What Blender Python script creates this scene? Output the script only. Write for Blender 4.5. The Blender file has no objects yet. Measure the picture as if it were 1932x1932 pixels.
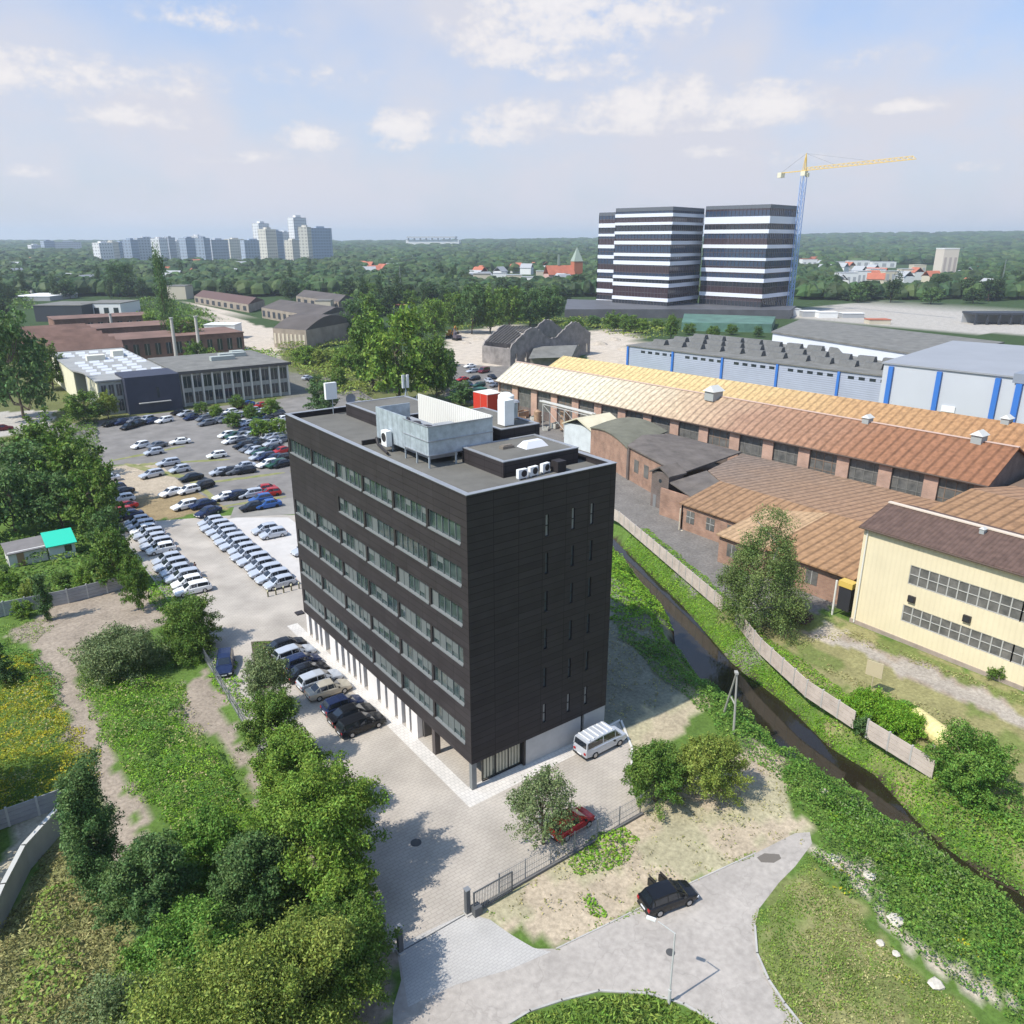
import bpy, math, random
import numpy as np
from mathutils import Vector, Matrix
random.seed(7)
SC = bpy.context.scene
COL = SC.collection
PI = math.pi
# ------------------------------------------------------------------ camera and survey helpers
# world axes follow the dark office building: x across its short side, y along its long side
F = 1486.6; PIT = .3329; CAMH = 43.68; YAW = .6347
CAM = (-29.79, -46.08)
_c, _s = math.cos(PIT), math.sin(PIT)
_cy, _sy = math.cos(YAW), math.sin(YAW)
def G(u, v, z=0.0):
    """survey point (photo on a 1932 grid) -> world x, y on the level z"""
    X = (u-966)/F; Y = (v-966)/F
    dx, dy, dz = X, _c-Y*_s, -_s-Y*_c
    t = (z-CAMH)/dz
    x, y = dx*t, dy*t
    return (CAM[0]+x*_cy+y*_sy, CAM[1]-x*_sy+y*_cy)
def depth(x, y):
    return (x-CAM[0])*_sy+(y-CAM[1])*_cy
def HZ(x, y, v):
    Y = (v-966)/F
    return CAMH+(-_s-Y*_c)/(_c-Y*_s)*depth(x, y)
def DIR(u, v):
    X = (u-966)/F; Y = (v-966)/F
    dx, dy, dz = X, _c-Y*_s, -_s-Y*_c
    return (dx*_cy+dy*_sy, -dx*_sy+dy*_cy, dz)
def GP(pts, z=0.0): return [G(u, v, z) for u, v in pts]
cam = bpy.data.cameras.new('camera'); camo = bpy.data.objects.new('camera', cam); COL.objects.link(camo)
cam.sensor_width = 36; cam.lens = F/1932*36; cam.clip_start = 0.5; cam.clip_end = 40000
camo.location = (CAM[0], CAM[1], CAMH); camo.rotation_euler = (PI/2-PIT, 0, -YAW)
SC.camera = camo
SC.view_settings.view_transform = 'Standard'; SC.view_settings.look = 'None'
SC.view_settings.gamma = 1; SC.view_settings.exposure = 0.24
SC.render.resolution_x = 1024; SC.render.resolution_y = 1024
try:
    SC.cycles.volume_bounces = 1; SC.cycles.max_bounces = 6
except Exception: pass
# ------------------------------------------------------------------ mesh helpers
class MB:
    def __init__(s): s.v = []; s.f = []; s.m = []; s.mi = 0
    def add(s, vs, fs):
        o = len(s.v); s.v += [tuple(p) for p in vs]; s.f += [tuple(i+o for i in f) for f in fs]; s.m += [s.mi]*len(fs)
        return s
    def box(s, x0, x1, y0, y1, z0, z1):
        return s.add([(x0,y0,z0),(x1,y0,z0),(x1,y1,z0),(x0,y1,z0),(x0,y0,z1),(x1,y0,z1),(x1,y1,z1),(x0,y1,z1)],
                     [(0,3,2,1),(4,5,6,7),(0,1,5,4),(1,2,6,5),(2,3,7,6),(3,0,4,7)])
    def cbox(s, c, d, rz=0.0):
        ca, sa = math.cos(rz), math.sin(rz); vs = []
        for z in (-.5, .5):
            for x, y in ((-.5,-.5),(.5,-.5),(.5,.5),(-.5,.5)):
                X, Y = x*d[0], y*d[1]
                vs.append((c[0]+X*ca-Y*sa, c[1]+X*sa+Y*ca, c[2]+z*d[2]))
        return s.add(vs, [(0,3,2,1),(4,5,6,7),(0,1,5,4),(1,2,6,5),(2,3,7,6),(3,0,4,7)])
    def quad(s, a, b, c, d): return s.add([a,b,c,d], [(0,1,2,3)])
    def poly(s, pts, z0, z1=None):
        a = sum(pts[i][0]*pts[(i+1)%len(pts)][1]-pts[(i+1)%len(pts)][0]*pts[i][1] for i in range(len(pts)))
        if a < 0: pts = pts[::-1]
        n = len(pts)
        if z1 is None: return s.add([(p[0],p[1],z0) for p in pts], [tuple(range(n))])
        return s.add([(p[0],p[1],z0) for p in pts]+[(p[0],p[1],z1) for p in pts],
                     [tuple(range(n))[::-1], tuple(range(n,2*n))]+[(i,(i+1)%n,n+(i+1)%n,n+i) for i in range(n)])
    def tube(s, p, q, r0, r1=None, n=8, cap=True):
        r1 = r0 if r1 is None else r1
        p = Vector(p); q = Vector(q); d = (q-p)
        if d.length < 1e-6: return s
        d.normalize()
        a = d.orthogonal().normalized(); b = d.cross(a)
        vs = []
        for P, r in ((p, r0), (q, r1)):
            for i in range(n):
                t = 2*PI*i/n; vs.append(P+a*math.cos(t)*r+b*math.sin(t)*r)
        fs = [(i,(i+1)%n,n+(i+1)%n,n+i) for i in range(n)]
        if cap: fs += [tuple(range(n))[::-1], tuple(range(n,2*n))]
        return s.add(vs, fs)
    def bar(s, p, q, w, h=None):
        return s.tube(p, q, w*.7, None, 4)
    def gable(s, x0, x1, y0, y1, ze, zr, axis='y', over=0.0, th=.25):
        """pitched roof sheet with thickness, ridge along axis"""
        for dz in (0,):
            if axis == 'y':
                xm = (x0+x1)/2; k = (zr-ze)/(xm-x0); e = over
                pts = [(x0-e, ze-k*e), (xm, zr), (x1+e, ze-k*e)]
                prof = pts+[(p[0], p[1]-th) for p in pts[::-1]]
                vs = [(a, y0-e, z) for a, z in prof]+[(a, y1+e, z) for a, z in prof]
            else:
                ym = (y0+y1)/2; k = (zr-ze)/(ym-y0); e = over
                pts = [(y0-e, ze-k*e), (ym, zr), (y1+e, ze-k*e)]
                prof = pts+[(p[0], p[1]-th) for p in pts[::-1]]
                vs = [(x0-e, a, z) for a, z in prof]+[(x1+e, a, z) for a, z in prof]
            n = 6
            s.add(vs, [tuple(range(n))[::-1], tuple(range(n,2*n))]+[(i,(i+1)%n,n+(i+1)%n,n+i) for i in range(n)])
        return s
    def slab(s, quad, th):
        """sheet through 4 world points with thickness downwards"""
        n = len(quad)
        vs = [tuple(p) for p in quad]+[(p[0],p[1],p[2]-th) for p in quad]
        return s.add(vs, [tuple(range(n)), tuple(range(n,2*n))[::-1]]+[(i,n+i,n+(i+1)%n,(i+1)%n) for i in range(n)])
    def build(s, name, mat, parent=None, smooth=False, fix=True):
        me = bpy.data.meshes.new(name); me.from_pydata(s.v, [], s.f)
        mats = mat if isinstance(mat, (list, tuple)) else [mat]
        for m in mats: me.materials.append(m)
        if len(mats) > 1: me.polygons.foreach_set('material_index', s.m)
        if fix:
            import bmesh
            bm = bmesh.new(); bm.from_mesh(me); bmesh.ops.recalc_face_normals(bm, faces=bm.faces); bm.to_mesh(me); bm.free()
        if smooth: me.polygons.foreach_set('use_smooth', [True]*len(me.polygons))
        me.update()
        o = bpy.data.objects.new(name, me); COL.objects.link(o)
        if parent is not None: o.parent = parent
        return o
def tag(o, label=None, cat=None, group=None, kind=None):
    if label: o['label'] = label
    if cat: o['category'] = cat
    if group: o['group'] = group
    if kind: o['kind'] = kind
    return o
def thing(name, label, cat, loc=(0,0,0), rz=0.0, group=None):
    o = bpy.data.objects.new(name, None); COL.objects.link(o)
    o.empty_display_size = .3
    o.location = loc; o.rotation_euler = (0,0,rz)
    return tag(o, label, cat, group)
def copy_tree(o, parent=None):
    c = o.copy(); COL.objects.link(c)
    if parent is not None: c.parent = parent
    for ch in list(KIDS.get(o.name, [])) or [x for x in o.children]: copy_tree(ch, c)
    return c
KIDS = {}
# ------------------------------------------------------------------ materials
MATS = {}
def mat(name, col, rough=.8, var=0.0, vscale=1.0, col2=None, bump=0.0, bscale=20.0, metal=0.0, spec=.3, island=0.0, detail=4, vec='Object', dirt=None):
    if name in MATS: return MATS[name]
    m = bpy.data.materials.new(name); m.use_nodes = True; MATS[name] = m
    nt = m.node_tree; N = nt.nodes; L = nt.links; b = N['Principled BSDF']
    b.inputs['Roughness'].default_value = rough; b.inputs['Metallic'].default_value = metal
    b.inputs['Specular IOR Level'].default_value = spec
    c = (*col, 1); b.inputs['Base Color'].default_value = c
    tc = N.new('ShaderNodeTexCoord')
    last = None
    if var > 0 or col2:
        n = N.new('ShaderNodeTexNoise'); n.inputs['Scale'].default_value = vscale; n.inputs['Detail'].default_value = detail
        n.inputs['Roughness'].default_value = .65
        L.new(tc.outputs[vec], n.inputs['Vector'])
        r = N.new('ShaderNodeValToRGB'); L.new(n.outputs['Fac'], r.inputs['Fac'])
        r.color_ramp.elements[0].position = .32; r.color_ramp.elements[1].position = .68
        c2 = col2 if col2 else tuple(min(1, k*(1+var)) for k in col)
        c1 = col if col2 else tuple(k*(1-var) for k in col)
        r.color_ramp.elements[0].color = (*c1, 1); r.color_ramp.elements[1].color = (*c2, 1)
        last = r.outputs['Color']
    if island > 0:
        g = N.new('ShaderNodeNewGeometry')
        hs = N.new('ShaderNodeHueSaturation')
        mr = N.new('ShaderNodeMapRange'); mr.inputs['To Min'].default_value = 1-island; mr.inputs['To Max'].default_value = 1+island
        L.new(g.outputs['Random Per Island'], mr.inputs['Value']); L.new(mr.outputs['Result'], hs.inputs['Value'])
        mh = N.new('ShaderNodeMapRange'); mh.inputs['To Min'].default_value = .5-island*.06; mh.inputs['To Max'].default_value = .5+island*.04
        ml = N.new('ShaderNodeMath'); ml.operation = 'MULTIPLY'; ml.inputs[1].default_value = 7.31
        mf = N.new('ShaderNodeMath'); mf.operation = 'FRACT'
        L.new(g.outputs['Random Per Island'], ml.inputs[0]); L.new(ml.outputs[0], mf.inputs[0]); L.new(mf.outputs[0], mh.inputs['Value'])
        L.new(mh.outputs['Result'], hs.inputs['Hue'])
        if last: L.new(last, hs.inputs['Color'])
        else: hs.inputs['Color'].default_value = c
        last = hs.outputs['Color']
    if last: L.new(last, b.inputs['Base Color'])
    if bump > 0:
        n = N.new('ShaderNodeTexNoise'); n.inputs['Scale'].default_value = bscale; n.inputs['Detail'].default_value = 5
        L.new(tc.outputs[vec], n.inputs['Vector'])
        bp = N.new('ShaderNodeBump'); bp.inputs['Strength'].default_value = bump; bp.inputs['Distance'].default_value = .05
        L.new(n.outputs['Fac'], bp.inputs['Height']); L.new(bp.outputs['Normal'], b.inputs['Normal'])
    return m
def leafmat(name, col, col2, island=.45, trans=.25, scale=.35):
    if name in MATS: return MATS[name]
    m = mat(name, col, .6, col2=col2, vscale=scale, island=island, spec=.25, detail=2)
    nt = m.node_tree; N = nt.nodes; L = nt.links; b = N['Principled BSDF']
    out = N['Material Output']
    t = N.new('ShaderNodeBsdfTranslucent'); mx = N.new('ShaderNodeMixShader'); mx.inputs['Fac'].default_value = trans
    src = b.inputs['Base Color'].links[0].from_socket
    L.new(src, t.inputs['Color']); L.new(b.outputs[0], mx.inputs[1]); L.new(t.outputs[0], mx.inputs[2]); L.new(mx.outputs[0], out.inputs[0])
    return m
def ribs(m, axis, pitch, depth_=.6, dark=.75):
    """corrugation along an axis: bump plus a darker base colour in the grooves"""
    nt = m.node_tree; N = nt.nodes; L = nt.links; b = N['Principled BSDF']
    tc = N.new('ShaderNodeTexCoord'); w = N.new('ShaderNodeTexWave'); w.bands_direction = axis
    w.inputs['Scale'].default_value = 1/pitch*.31416*1.0; w.wave_profile = 'SIN'
    L.new(tc.outputs['Object'], w.inputs['Vector'])
    bp = N.new('ShaderNodeBump'); bp.inputs['Strength'].default_value = depth_; bp.inputs['Distance'].default_value = .12
    L.new(w.outputs['Fac'], bp.inputs['Height'])
    L.new(bp.outputs['Normal'], b.inputs['Normal'])
    if dark < 1:  # base colour goes darker in the wave troughs
        mr = N.new('ShaderNodeMapRange'); mr.inputs['From Max'].default_value = .35
        mr.inputs['To Min'].default_value = dark; mr.inputs['To Max'].default_value = 1
        L.new(w.outputs['Fac'], mr.inputs['Value'])
        mx = N.new('ShaderNodeVectorMath'); mx.operation = 'MULTIPLY'
        if b.inputs['Base Color'].links: L.new(b.inputs['Base Color'].links[0].from_socket, mx.inputs[0])
        else: mx.inputs[0].default_value = b.inputs['Base Color'].default_value[:3]
        cb = N.new('ShaderNodeCombineXYZ')
        for i in range(3): L.new(mr.outputs['Result'], cb.inputs[i])
        L.new(cb.outputs[0], mx.inputs[1]); L.new(mx.outputs[0], b.inputs['Base Color'])
    return m
def brickmat(name, c1, c2, mortar, bw, bh, ms=.02, off=.5, rough=.85, var=.15, plane='XY', vs=.3, bump=.2):
    """courses of bricks, pavers or cladding panels"""
    if name in MATS: return MATS[name]
    m = mat(name, c1, rough); nt = m.node_tree; N = nt.nodes; L = nt.links; b = N['Principled BSDF']
    tc = N.new('ShaderNodeTexCoord'); br = N.new('ShaderNodeTexBrick')
    sep = N.new('ShaderNodeSeparateXYZ'); cb = N.new('ShaderNodeCombineXYZ'); L.new(tc.outputs['Object'], sep.inputs[0])
    if plane == 'XY': L.new(sep.outputs[0], cb.inputs[0]); L.new(sep.outputs[1], cb.inputs[1])
    else:
        ad = N.new('ShaderNodeMath'); ad.operation = 'ADD'; L.new(sep.outputs[0], ad.inputs[0]); L.new(sep.outputs[1], ad.inputs[1])
        L.new(ad.outputs[0], cb.inputs[0]); L.new(sep.outputs[2], cb.inputs[1])
    L.new(cb.outputs[0], br.inputs['Vector'])
    br.inputs['Scale'].default_value = 1; br.inputs['Brick Width'].default_value = bw; br.inputs['Row Height'].default_value = bh
    br.inputs['Mortar Size'].default_value = ms; br.offset = off
    br.inputs['Color1'].default_value = (*c1, 1); br.inputs['Color2'].default_value = (*c2, 1); br.inputs['Mortar'].default_value = (*mortar, 1)
    n = N.new('ShaderNodeTexNoise'); n.inputs['Scale'].default_value = vs; n.inputs['Detail'].default_value = 6
    L.new(tc.outputs['Object'], n.inputs['Vector'])
    mr = N.new('ShaderNodeMapRange'); mr.inputs['From Min'].default_value = .3; mr.inputs['From Max'].default_value = .7
    mr.inputs['To Min'].default_value = 1-var; mr.inputs['To Max'].default_value = 1+var; L.new(n.outputs['Fac'], mr.inputs['Value'])
    hs = N.new('ShaderNodeHueSaturation'); L.new(mr.outputs['Result'], hs.inputs['Value']); L.new(br.outputs['Color'], hs.inputs['Color'])
    L.new(hs.outputs['Color'], b.inputs['Base Color'])
    bp = N.new('ShaderNodeBump'); bp.inputs['Strength'].default_value = bump; bp.inputs['Distance'].default_value = .02; bp.invert = True
    L.new(br.outputs['Fac'], bp.inputs['Height']); L.new(bp.outputs['Normal'], b.inputs['Normal'])
    return m
def glassmat(name, col=(.02,.03,.035), rough=.08, spec=.8):
    return mat(name, col, rough, spec=spec)
# ------------------------------------------------------------------ sky, clouds and sun
SUN_EL = math.radians(52)
SHDIR = math.radians(-4.0)                 # the way shadows fall on the ground
sx, sy = -math.cos(SHDIR), -math.sin(SHDIR)   # towards the sun
sl = bpy.data.lights.new('sun', 'SUN'); sl.energy = 4.5; sl.angle = math.radians(.55); sl.color = (1, .94, .845)
so = bpy.data.objects.new('sun', sl); COL.objects.link(so)
so.rotation_euler = Vector((sx*math.cos(SUN_EL), sy*math.cos(SUN_EL), math.sin(SUN_EL))).to_track_quat('Z', 'Y').to_euler()
W = bpy.data.worlds.new('World'); SC.world = W; W.use_nodes = True
nt = W.node_tree; N = nt.nodes; L = nt.links
bg = N['Background']; bg.inputs['Strength'].default_value = .088
sky = N.new('ShaderNodeTexSky'); sky.sky_type = 'NISHITA'; sky.sun_disc = False
sky.sun_elevation = SUN_EL; sky.sun_rotation = math.atan2(sx, sy); sky.dust_density = 2.0; sky.air_density = 1.0; sky.ozone_density = 1.5
tc = N.new('ShaderNodeTexCoord'); sep = N.new('ShaderNodeSeparateXYZ'); L.new(tc.outputs['Generated'], sep.inputs[0])
def M(op, a, b=None, c=None, clamp=False):
    n = N.new('ShaderNodeMath'); n.operation = op; n.use_clamp = clamp
    for i, k in enumerate((a, b, c)):
        if k is None: continue
        if isinstance(k, (int, float)): n.inputs[i].default_value = k
        else: L.new(k, n.inputs[i])
    return n.outputs[0]
az = M('ARCTAN2', sep.outputs[0], sep.outputs[1]); el = M('ARCSINE', sep.outputs[2])
def AE(u, v):
    d = Vector(DIR(u, v)).normalized(); return math.atan2(d.x, d.y), math.asin(d.z)
# (u, v, half width, half height, weight) of the cumulus seen in the photograph
BL = [(60,150,120,42,.9),(0,120,60,30,.8),(250,225,110,24,.72),(300,160,150,50,.5),(590,262,48,28,.85),(775,250,58,34,.9),(735,275,50,16,.7),
      (920,262,90,26,.8),(980,225,80,30,.8),(960,95,75,50,.95),(1080,45,180,72,.95),(1180,30,160,40,.55),(1100,130,110,34,.6),(930,110,50,28,.8),
      (1200,210,90,55,1.0),(1290,200,70,42,.95),(1180,240,110,22,.8),(1450,208,110,38,1.0),(1400,235,80,18,.7),
      (1720,203,70,16,.7),(1340,290,60,13,.6),(1060,305,60,18,.35),(1840,318,50,14,.5),(50,325,50,15,.5),(660,290,60,14,.3),
      (430,45,190,40,.36),(1700,110,200,40,.32),(1500,300,150,22,.4),(450,300,160,20,.4),(600,150,180,36,.34)]
vec = N.new('ShaderNodeCombineXYZ'); L.new(az, vec.inputs[0]); L.new(el, vec.inputs[1])
wn = N.new('ShaderNodeTexNoise'); wn.inputs['Scale'].default_value = 17; wn.inputs['Detail'].default_value = 9; wn.inputs['Roughness'].default_value = .62
mp = N.new('ShaderNodeVectorMath'); mp.operation = 'MULTIPLY'; mp.inputs[1].default_value = (1, 1.5, 1); L.new(vec.outputs[0], mp.inputs[0]); L.new(mp.outputs[0], wn.inputs['Vector'])
acc = None
for (u, v, hw, hh, wt) in BL:
    a0, e0 = AE(u, v); a1, _ = AE(u+hw*1.6, v); _, e1 = AE(u, v-hh*1.65)
    da, de = abs(a1-a0), abs(e1-e0)
    x = M('DIVIDE', M('SUBTRACT', az, a0), da); y = M('DIVIDE', M('SUBTRACT', el, e0), de)
    y = M('MULTIPLY', y, M('ADD', 1.0, M('MULTIPLY', M('LESS_THAN', y, 0.0), .7)))   # flatter below
    r = M('SQRT', M('ADD', M('MULTIPLY', x, x), M('MULTIPLY', y, y)))
    k = M('MULTIPLY', M('SUBTRACT', 1.25, r, clamp=True), wt)
    acc = k if acc is None else M('MAXIMUM', acc, k)
w2_ = N.new('ShaderNodeTexNoise'); w2_.inputs['Scale'].default_value = 48; w2_.inputs['Detail'].default_value = 5; w2_.inputs['Roughness'].default_value = .6; L.new(mp.outputs[0], w2_.inputs['Vector'])
dens = M('ADD', M('ADD', M('MULTIPLY', acc, 1.5), M('MULTIPLY', M('SUBTRACT', w2_.outputs['Fac'], .5), 1.9)), M('MULTIPLY', M('SUBTRACT', wn.outputs['Fac'], .50), 2.8))
dens = M('MULTIPLY', dens, M('MULTIPLY', acc, 3.0, clamp=True))
mr = N.new('ShaderNodeMapRange'); mr.interpolation_type = 'SMOOTHSTEP'
mr.inputs['From Min'].default_value = .22; mr.inputs['From Max'].default_value = 1.35; mr.inputs['To Max'].default_value = .9
L.new(dens, mr.inputs['Value'])
# thin high veil everywhere, thicker towards the horizon
vn = N.new('ShaderNodeTexNoise'); vn.inputs['Scale'].default_value = 4.0; vn.inputs['Detail'].default_value = 7; L.new(mp.outputs[0], vn.inputs['Vector'])
veil = M('MULTIPLY', M('SUBTRACT', vn.outputs['Fac'], .36, clamp=True), 1.7)
lowf = M('SUBTRACT', 1.0, M('MULTIPLY', M('MAXIMUM', el, 0.0), 1.9), clamp=True)
veil = M('MULTIPLY', M('ADD', veil, M('MULTIPLY', lowf, .85)), 1.0, clamp=True)
lc = N.new('ShaderNodeMixRGB'); lc.inputs[1].default_value = (6.0, 6.45, 7.7, 1); lc.inputs[2].default_value = (7.2, 7.1, 7.7, 1); L.new(lowf, lc.inputs[0])
cl = N.new('ShaderNodeMixRGB'); L.new(lc.outputs[0], cl.inputs[2]); L.new(veil, cl.inputs[0])
bs = N.new('ShaderNodeVectorMath'); bs.operation = 'MULTIPLY'; bs.inputs[1].default_value = (1.0, 1.6, 2.15); L.new(sky.outputs[0], bs.inputs[0]); L.new(bs.outputs[0], cl.inputs[1])
# cloud tone: bright tops, greyer bases (self-shading of the vapour follows its density)
ct = N.new('ShaderNodeMixRGB'); ct.inputs[1].default_value = (6.7, 6.7, 7.4, 1); ct.inputs[2].default_value = (9.2, 8.8, 8.7, 1)
L.new(M('MULTIPLY', dens, .6, clamp=True), ct.inputs[0])
c2 = N.new('ShaderNodeMixRGB'); L.new(mr.outputs['Result'], c2.inputs[0]); L.new(cl.outputs[0], c2.inputs[1]); L.new(ct.outputs[0], c2.inputs[2])
L.new(c2.outputs[0], bg.inputs['Color'])
# ------------------------------------------------------------------ noise and polygon tools
_rs = np.random.RandomState(11); _T = _rs.rand(256, 256)
def vnoise(x, y, s, o=3):
    r = np.zeros_like(x, dtype=float); amp = 1; tot = 0
    for k in range(o):
        X = x/s+17.3*k; Y = y/s+41.7*k
        xi = np.floor(X).astype(int); yi = np.floor(Y).astype(int); fx = X-xi; fy = Y-yi
        fx = fx*fx*(3-2*fx); fy = fy*fy*(3-2*fy)
        a = _T[xi % 256, yi % 256]; b = _T[(xi+1) % 256, yi % 256]; c = _T[xi % 256, (yi+1) % 256]; d = _T[(xi+1) % 256, (yi+1) % 256]
        r += amp*((a*(1-fx)+b*fx)*(1-fy)+(c*(1-fx)+d*fx)*fy); tot += amp; amp *= .5; s *= .5
    return r/tot
def inpoly(x, y, P):
    r = np.zeros(x.shape, bool); n = len(P)
    for i in range(n):
        x0, y0 = P[i]; x1, y1 = P[(i+1) % n]
        if y0 == y1: continue
        c = ((y0 > y) != (y1 > y)) & (x < (x1-x0)*(y-y0)/(y1-y0)+x0); r ^= c
    return r
def dline(x, y, P, closed=False):
    d = np.full(x.shape, 1e9); n = len(P)
    for i in range(n if closed else n-1):
        x0, y0 = P[i]; x1, y1 = P[(i+1) % n]; dx, dy = x1-x0, y1-y0
        t = np.clip(((x-x0)*dx+(y-y0)*dy)/(dx*dx+dy*dy+1e-9), 0, 1)
        d = np.minimum(d, np.hypot(x-x0-t*dx, y-y0-t*dy))
    return d
def S2(x, y): return ((2200+x/2.415)/1.98758, (2000+y/2.415)/1.98758)
def D2(x, y): return ((2400+x/1.3417)/1.98758, (2600+y/1.3417)/1.98758)
WZ = -2.5
wl = [S2(*p) for p in ((260,190),(430,370),(560,520),(690,660),(745,780),(790,900),(800,1000),(870,1120),(960,1240),(1080,1370),(1240,1470),(1400,1590),(1540,1720))]+[D2(*p) for p in ((640,200),(700,290),(860,380),(990,480),(1130,560),(1250,650),(1450,770),(1580,860),(1720,960),(1932,1130))]
wr = [S2(*p) for p in ((300,110),(600,400),(870,660),(1130,960),(1300,1160),(1450,1290),(1620,1410),(1790,1540))]+[D2(*p) for p in ((800,120),(950,270),(1180,410),(1380,630),(1530,770),(1720,910),(1932,1020))]
WLp = GP(wl, WZ); WRp = GP(wr, WZ)
def ext(p, q, k): return (p[0]+(p[0]-q[0])*k, p[1]+(p[1]-q[1])*k)
def prolong(P, far, near):
    a = Vector(P[0])-Vector(P[3]); a.normalize(); b = Vector(P[-1])-Vector(P[-4]); b.normalize()
    return [(P[0][0]+a.x*far, P[0][1]+a.y*far)]+P+[(P[-1][0]+b.x*near, P[-1][1]+b.y*near)]
WLp = prolong(WLp, 60, 60); WRp = prolong(WRp, 60, 60)
WATER = WLp+WRp[::-1]
# ------------------------------------------------------------------ ground sheet
def axis(pts):
    out = [pts[0][0]]
    for (a, _), (b, st) in zip(pts[:-1], pts[1:]):
        n = max(1, int(round((b-a)/st))); out += [a+(b-a)*(i+1)/n for i in range(n)]
    return np.array(out)
gx = axis([(-16000,0),(-4000,4000),(-1500,500),(-400,100),(-120,14),(-55,2.5),(85,.7),(210,2.5),(420,14),(1200,80),(4000,500),(20000,4000)])
gy = axis([(-3000,0),(-300,300),(-60,30),(95,.7),(215,2.2),(420,8),(1200,60),(4000,400),(26000,4000)])
GX, GY = np.meshgrid(gx, gy, indexing='ij'); X = GX.ravel(); Y = GY.ravel()
def soft_hill(x, y):
    d = (x-CAM[0])*_sy+(y-CAM[1])*_cy; l = (x-CAM[0])*_cy-(y-CAM[1])*_sy
    t = np.clip((d-1500)/4500, 0, 1); t = t*t*(3-2*t)
    side = np.clip((l/np.maximum(d,1)+.15)/.8, 0, 1)
    return t*(20+62*side)*(.75+.5*vnoise(x, y, 2200, 2))
def ground_z(x, y):
    z = np.zeros_like(x)
    near = (x > -30) & (x < 140) & (y > -120) & (y < 140)
    xn, yn = x[near], y[near]
    ins = inpoly(xn, yn, WATER); dl = dline(xn, yn, WLp); dr = dline(xn, yn, WRp)
    nz = vnoise(xn, yn, 3)*.5
    zl = -2.75+.8*np.maximum(dl-.1+nz*.6, 0)**.95; zr = -2.75+1.15*np.maximum(dr-.1+nz*.5, 0)
    # the mud foot of the right bank is steeper
    zz = np.where(ins, -3.0, np.where(dl < dr, zl, zr)); zz = np.minimum(zz, 0)
    z[near] = zz
    return z
Z = ground_z(X, Y)+soft_hill(X, Y)
C = dict(grass=(.10,.165,.035), field=(.13,.14,.055), sand=(.44,.36,.26), palesand=(.50,.43,.35), dirt=(.31,.255,.20), dryg=(.26,.24,.11), olive=(.16,.19,.06),
         yard=(.185,.17,.155), mud=(.055,.042,.032), wood=(.045,.075,.028), sparse=(.20,.20,.15), gravel=(.40,.37,.33), straw=(.38,.34,.22), rust=(.34,.23,.15))
col = np.empty((len(X), 3)); col[:] = C['field']
n1 = vnoise(X, Y, 240, 4)
col[n1 > .5] = C['grass']; far_ = depth(X, Y) > 330; col[far_] = C['wood']
near = (np.abs(X) < 130) & (Y < 130) & (Y > -80)
col[near] = C['grass']
wx = X+(vnoise(X, Y, 3.0)-.5)*3.2+(vnoise(X, Y, 1.1, 2)-.5)*1.4; wy = Y+(vnoise(X+70, Y+31, 3.0)-.5)*3.2+(vnoise(X+9, Y+3, 1.1, 2)-.5)*1.4
def zone(c, P, world=False, warp=True, mix=1.0, nz=None):
    P = P if world else GP(P)
    k = inpoly(wx if warp else X, wy if warp else Y, P)
    if nz: k &= vnoise(X+5, Y+8, nz[0], 3) > nz[1]
    col[k] = col[k]*(1-mix)+np.array(C[c])*mix
zone('yard', [(36,-14),(44,9),(57,41),(70,90),(100,130),(118,130),(118,30),(70,-2),(54,2)], True)
zone('dryg', [(34,-12),(45,12),(54,0),(54,-40),(26,-40)], True)
zone('olive', [(34,-12),(45,12),(54,0),(54,-40),(26,-40)], True, nz=(4,.52))
zone('dirt', [(1530,1195),(1600,1230),(1932,1370),(1932,1330),(1700,1240),(1560,1185)])
zone('gravel', [(1545,1205),(1600,1228),(1760,1290),(1932,1368),(1932,1338),(1760,1268),(1580,1198)], mix=.55)
zone('palesand', [(1560,1170),(1600,1190),(1570,1215),(1535,1200)], mix=.7)
zone('sand', [(880,1720),(1060,1590),(1205,1520),(1380,1420),(1440,1385),(1485,1430),(1480,1510),(1545,1560),(1530,1595),(1420,1612),(1150,1745),(1050,1800),(930,1740)])
zone('straw', [(880,1720),(1060,1590),(1205,1520),(1380,1420),(1440,1385),(1485,1430),(1480,1510),(1545,1560),(1530,1595),(1420,1612),(1150,1745),(1050,1800),(930,1740)], nz=(3.5,.53))
zone('sparse', [(14,-1),(40,0.3),(40,34),(14,37)], True)
zone('straw', [(1150,1382),(1312,1290),(1350,1330),(1290,1370),(1230,1410),(1190,1425)])
zone('sand', [(1190,1400),(1260,1350),(1310,1330),(1290,1370),(1220,1410)], mix=.6)
zone('dirt', [(20,1190),(140,1120),(262,1105),(300,1130),(330,1180),(250,1200),(160,1210),(140,1250),(165,1330),(220,1440),(250,1560),(235,1660),(205,1650),(195,1520),(115,1330),(85,1260)])
zone('dirt', [(1380,1395),(1440,1385),(1470,1450),(1440,1500),(1400,1460)], mix=.35)
zone('dirt', [(340,1300),(400,1260),(445,1400),(545,1490),(610,1600),(660,1700),(590,1690),(495,1520),(425,1410),(345,1380)])
zone('palesand', [(0,1560),(60,1520),(110,1540),(40,1630),(0,1720)], mix=.8)
zone('dirt', [(640,1690),(700,1745),(752,1800),(745,1880),(725,1932),(725,2100),(480,2100),(560,1800)])
zone('dryg', [(110,1560),(200,1600),(240,1740),(200,1932),(200,2100),(-150,2200),(-100,1800),(30,1720)], mix=.75)
zone('olive', [(1425,1735),(1530,1625),(1600,1700),(1700,1800),(1860,1940),(1900,2100),(1560,2100),(1440,1820)])
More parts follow.
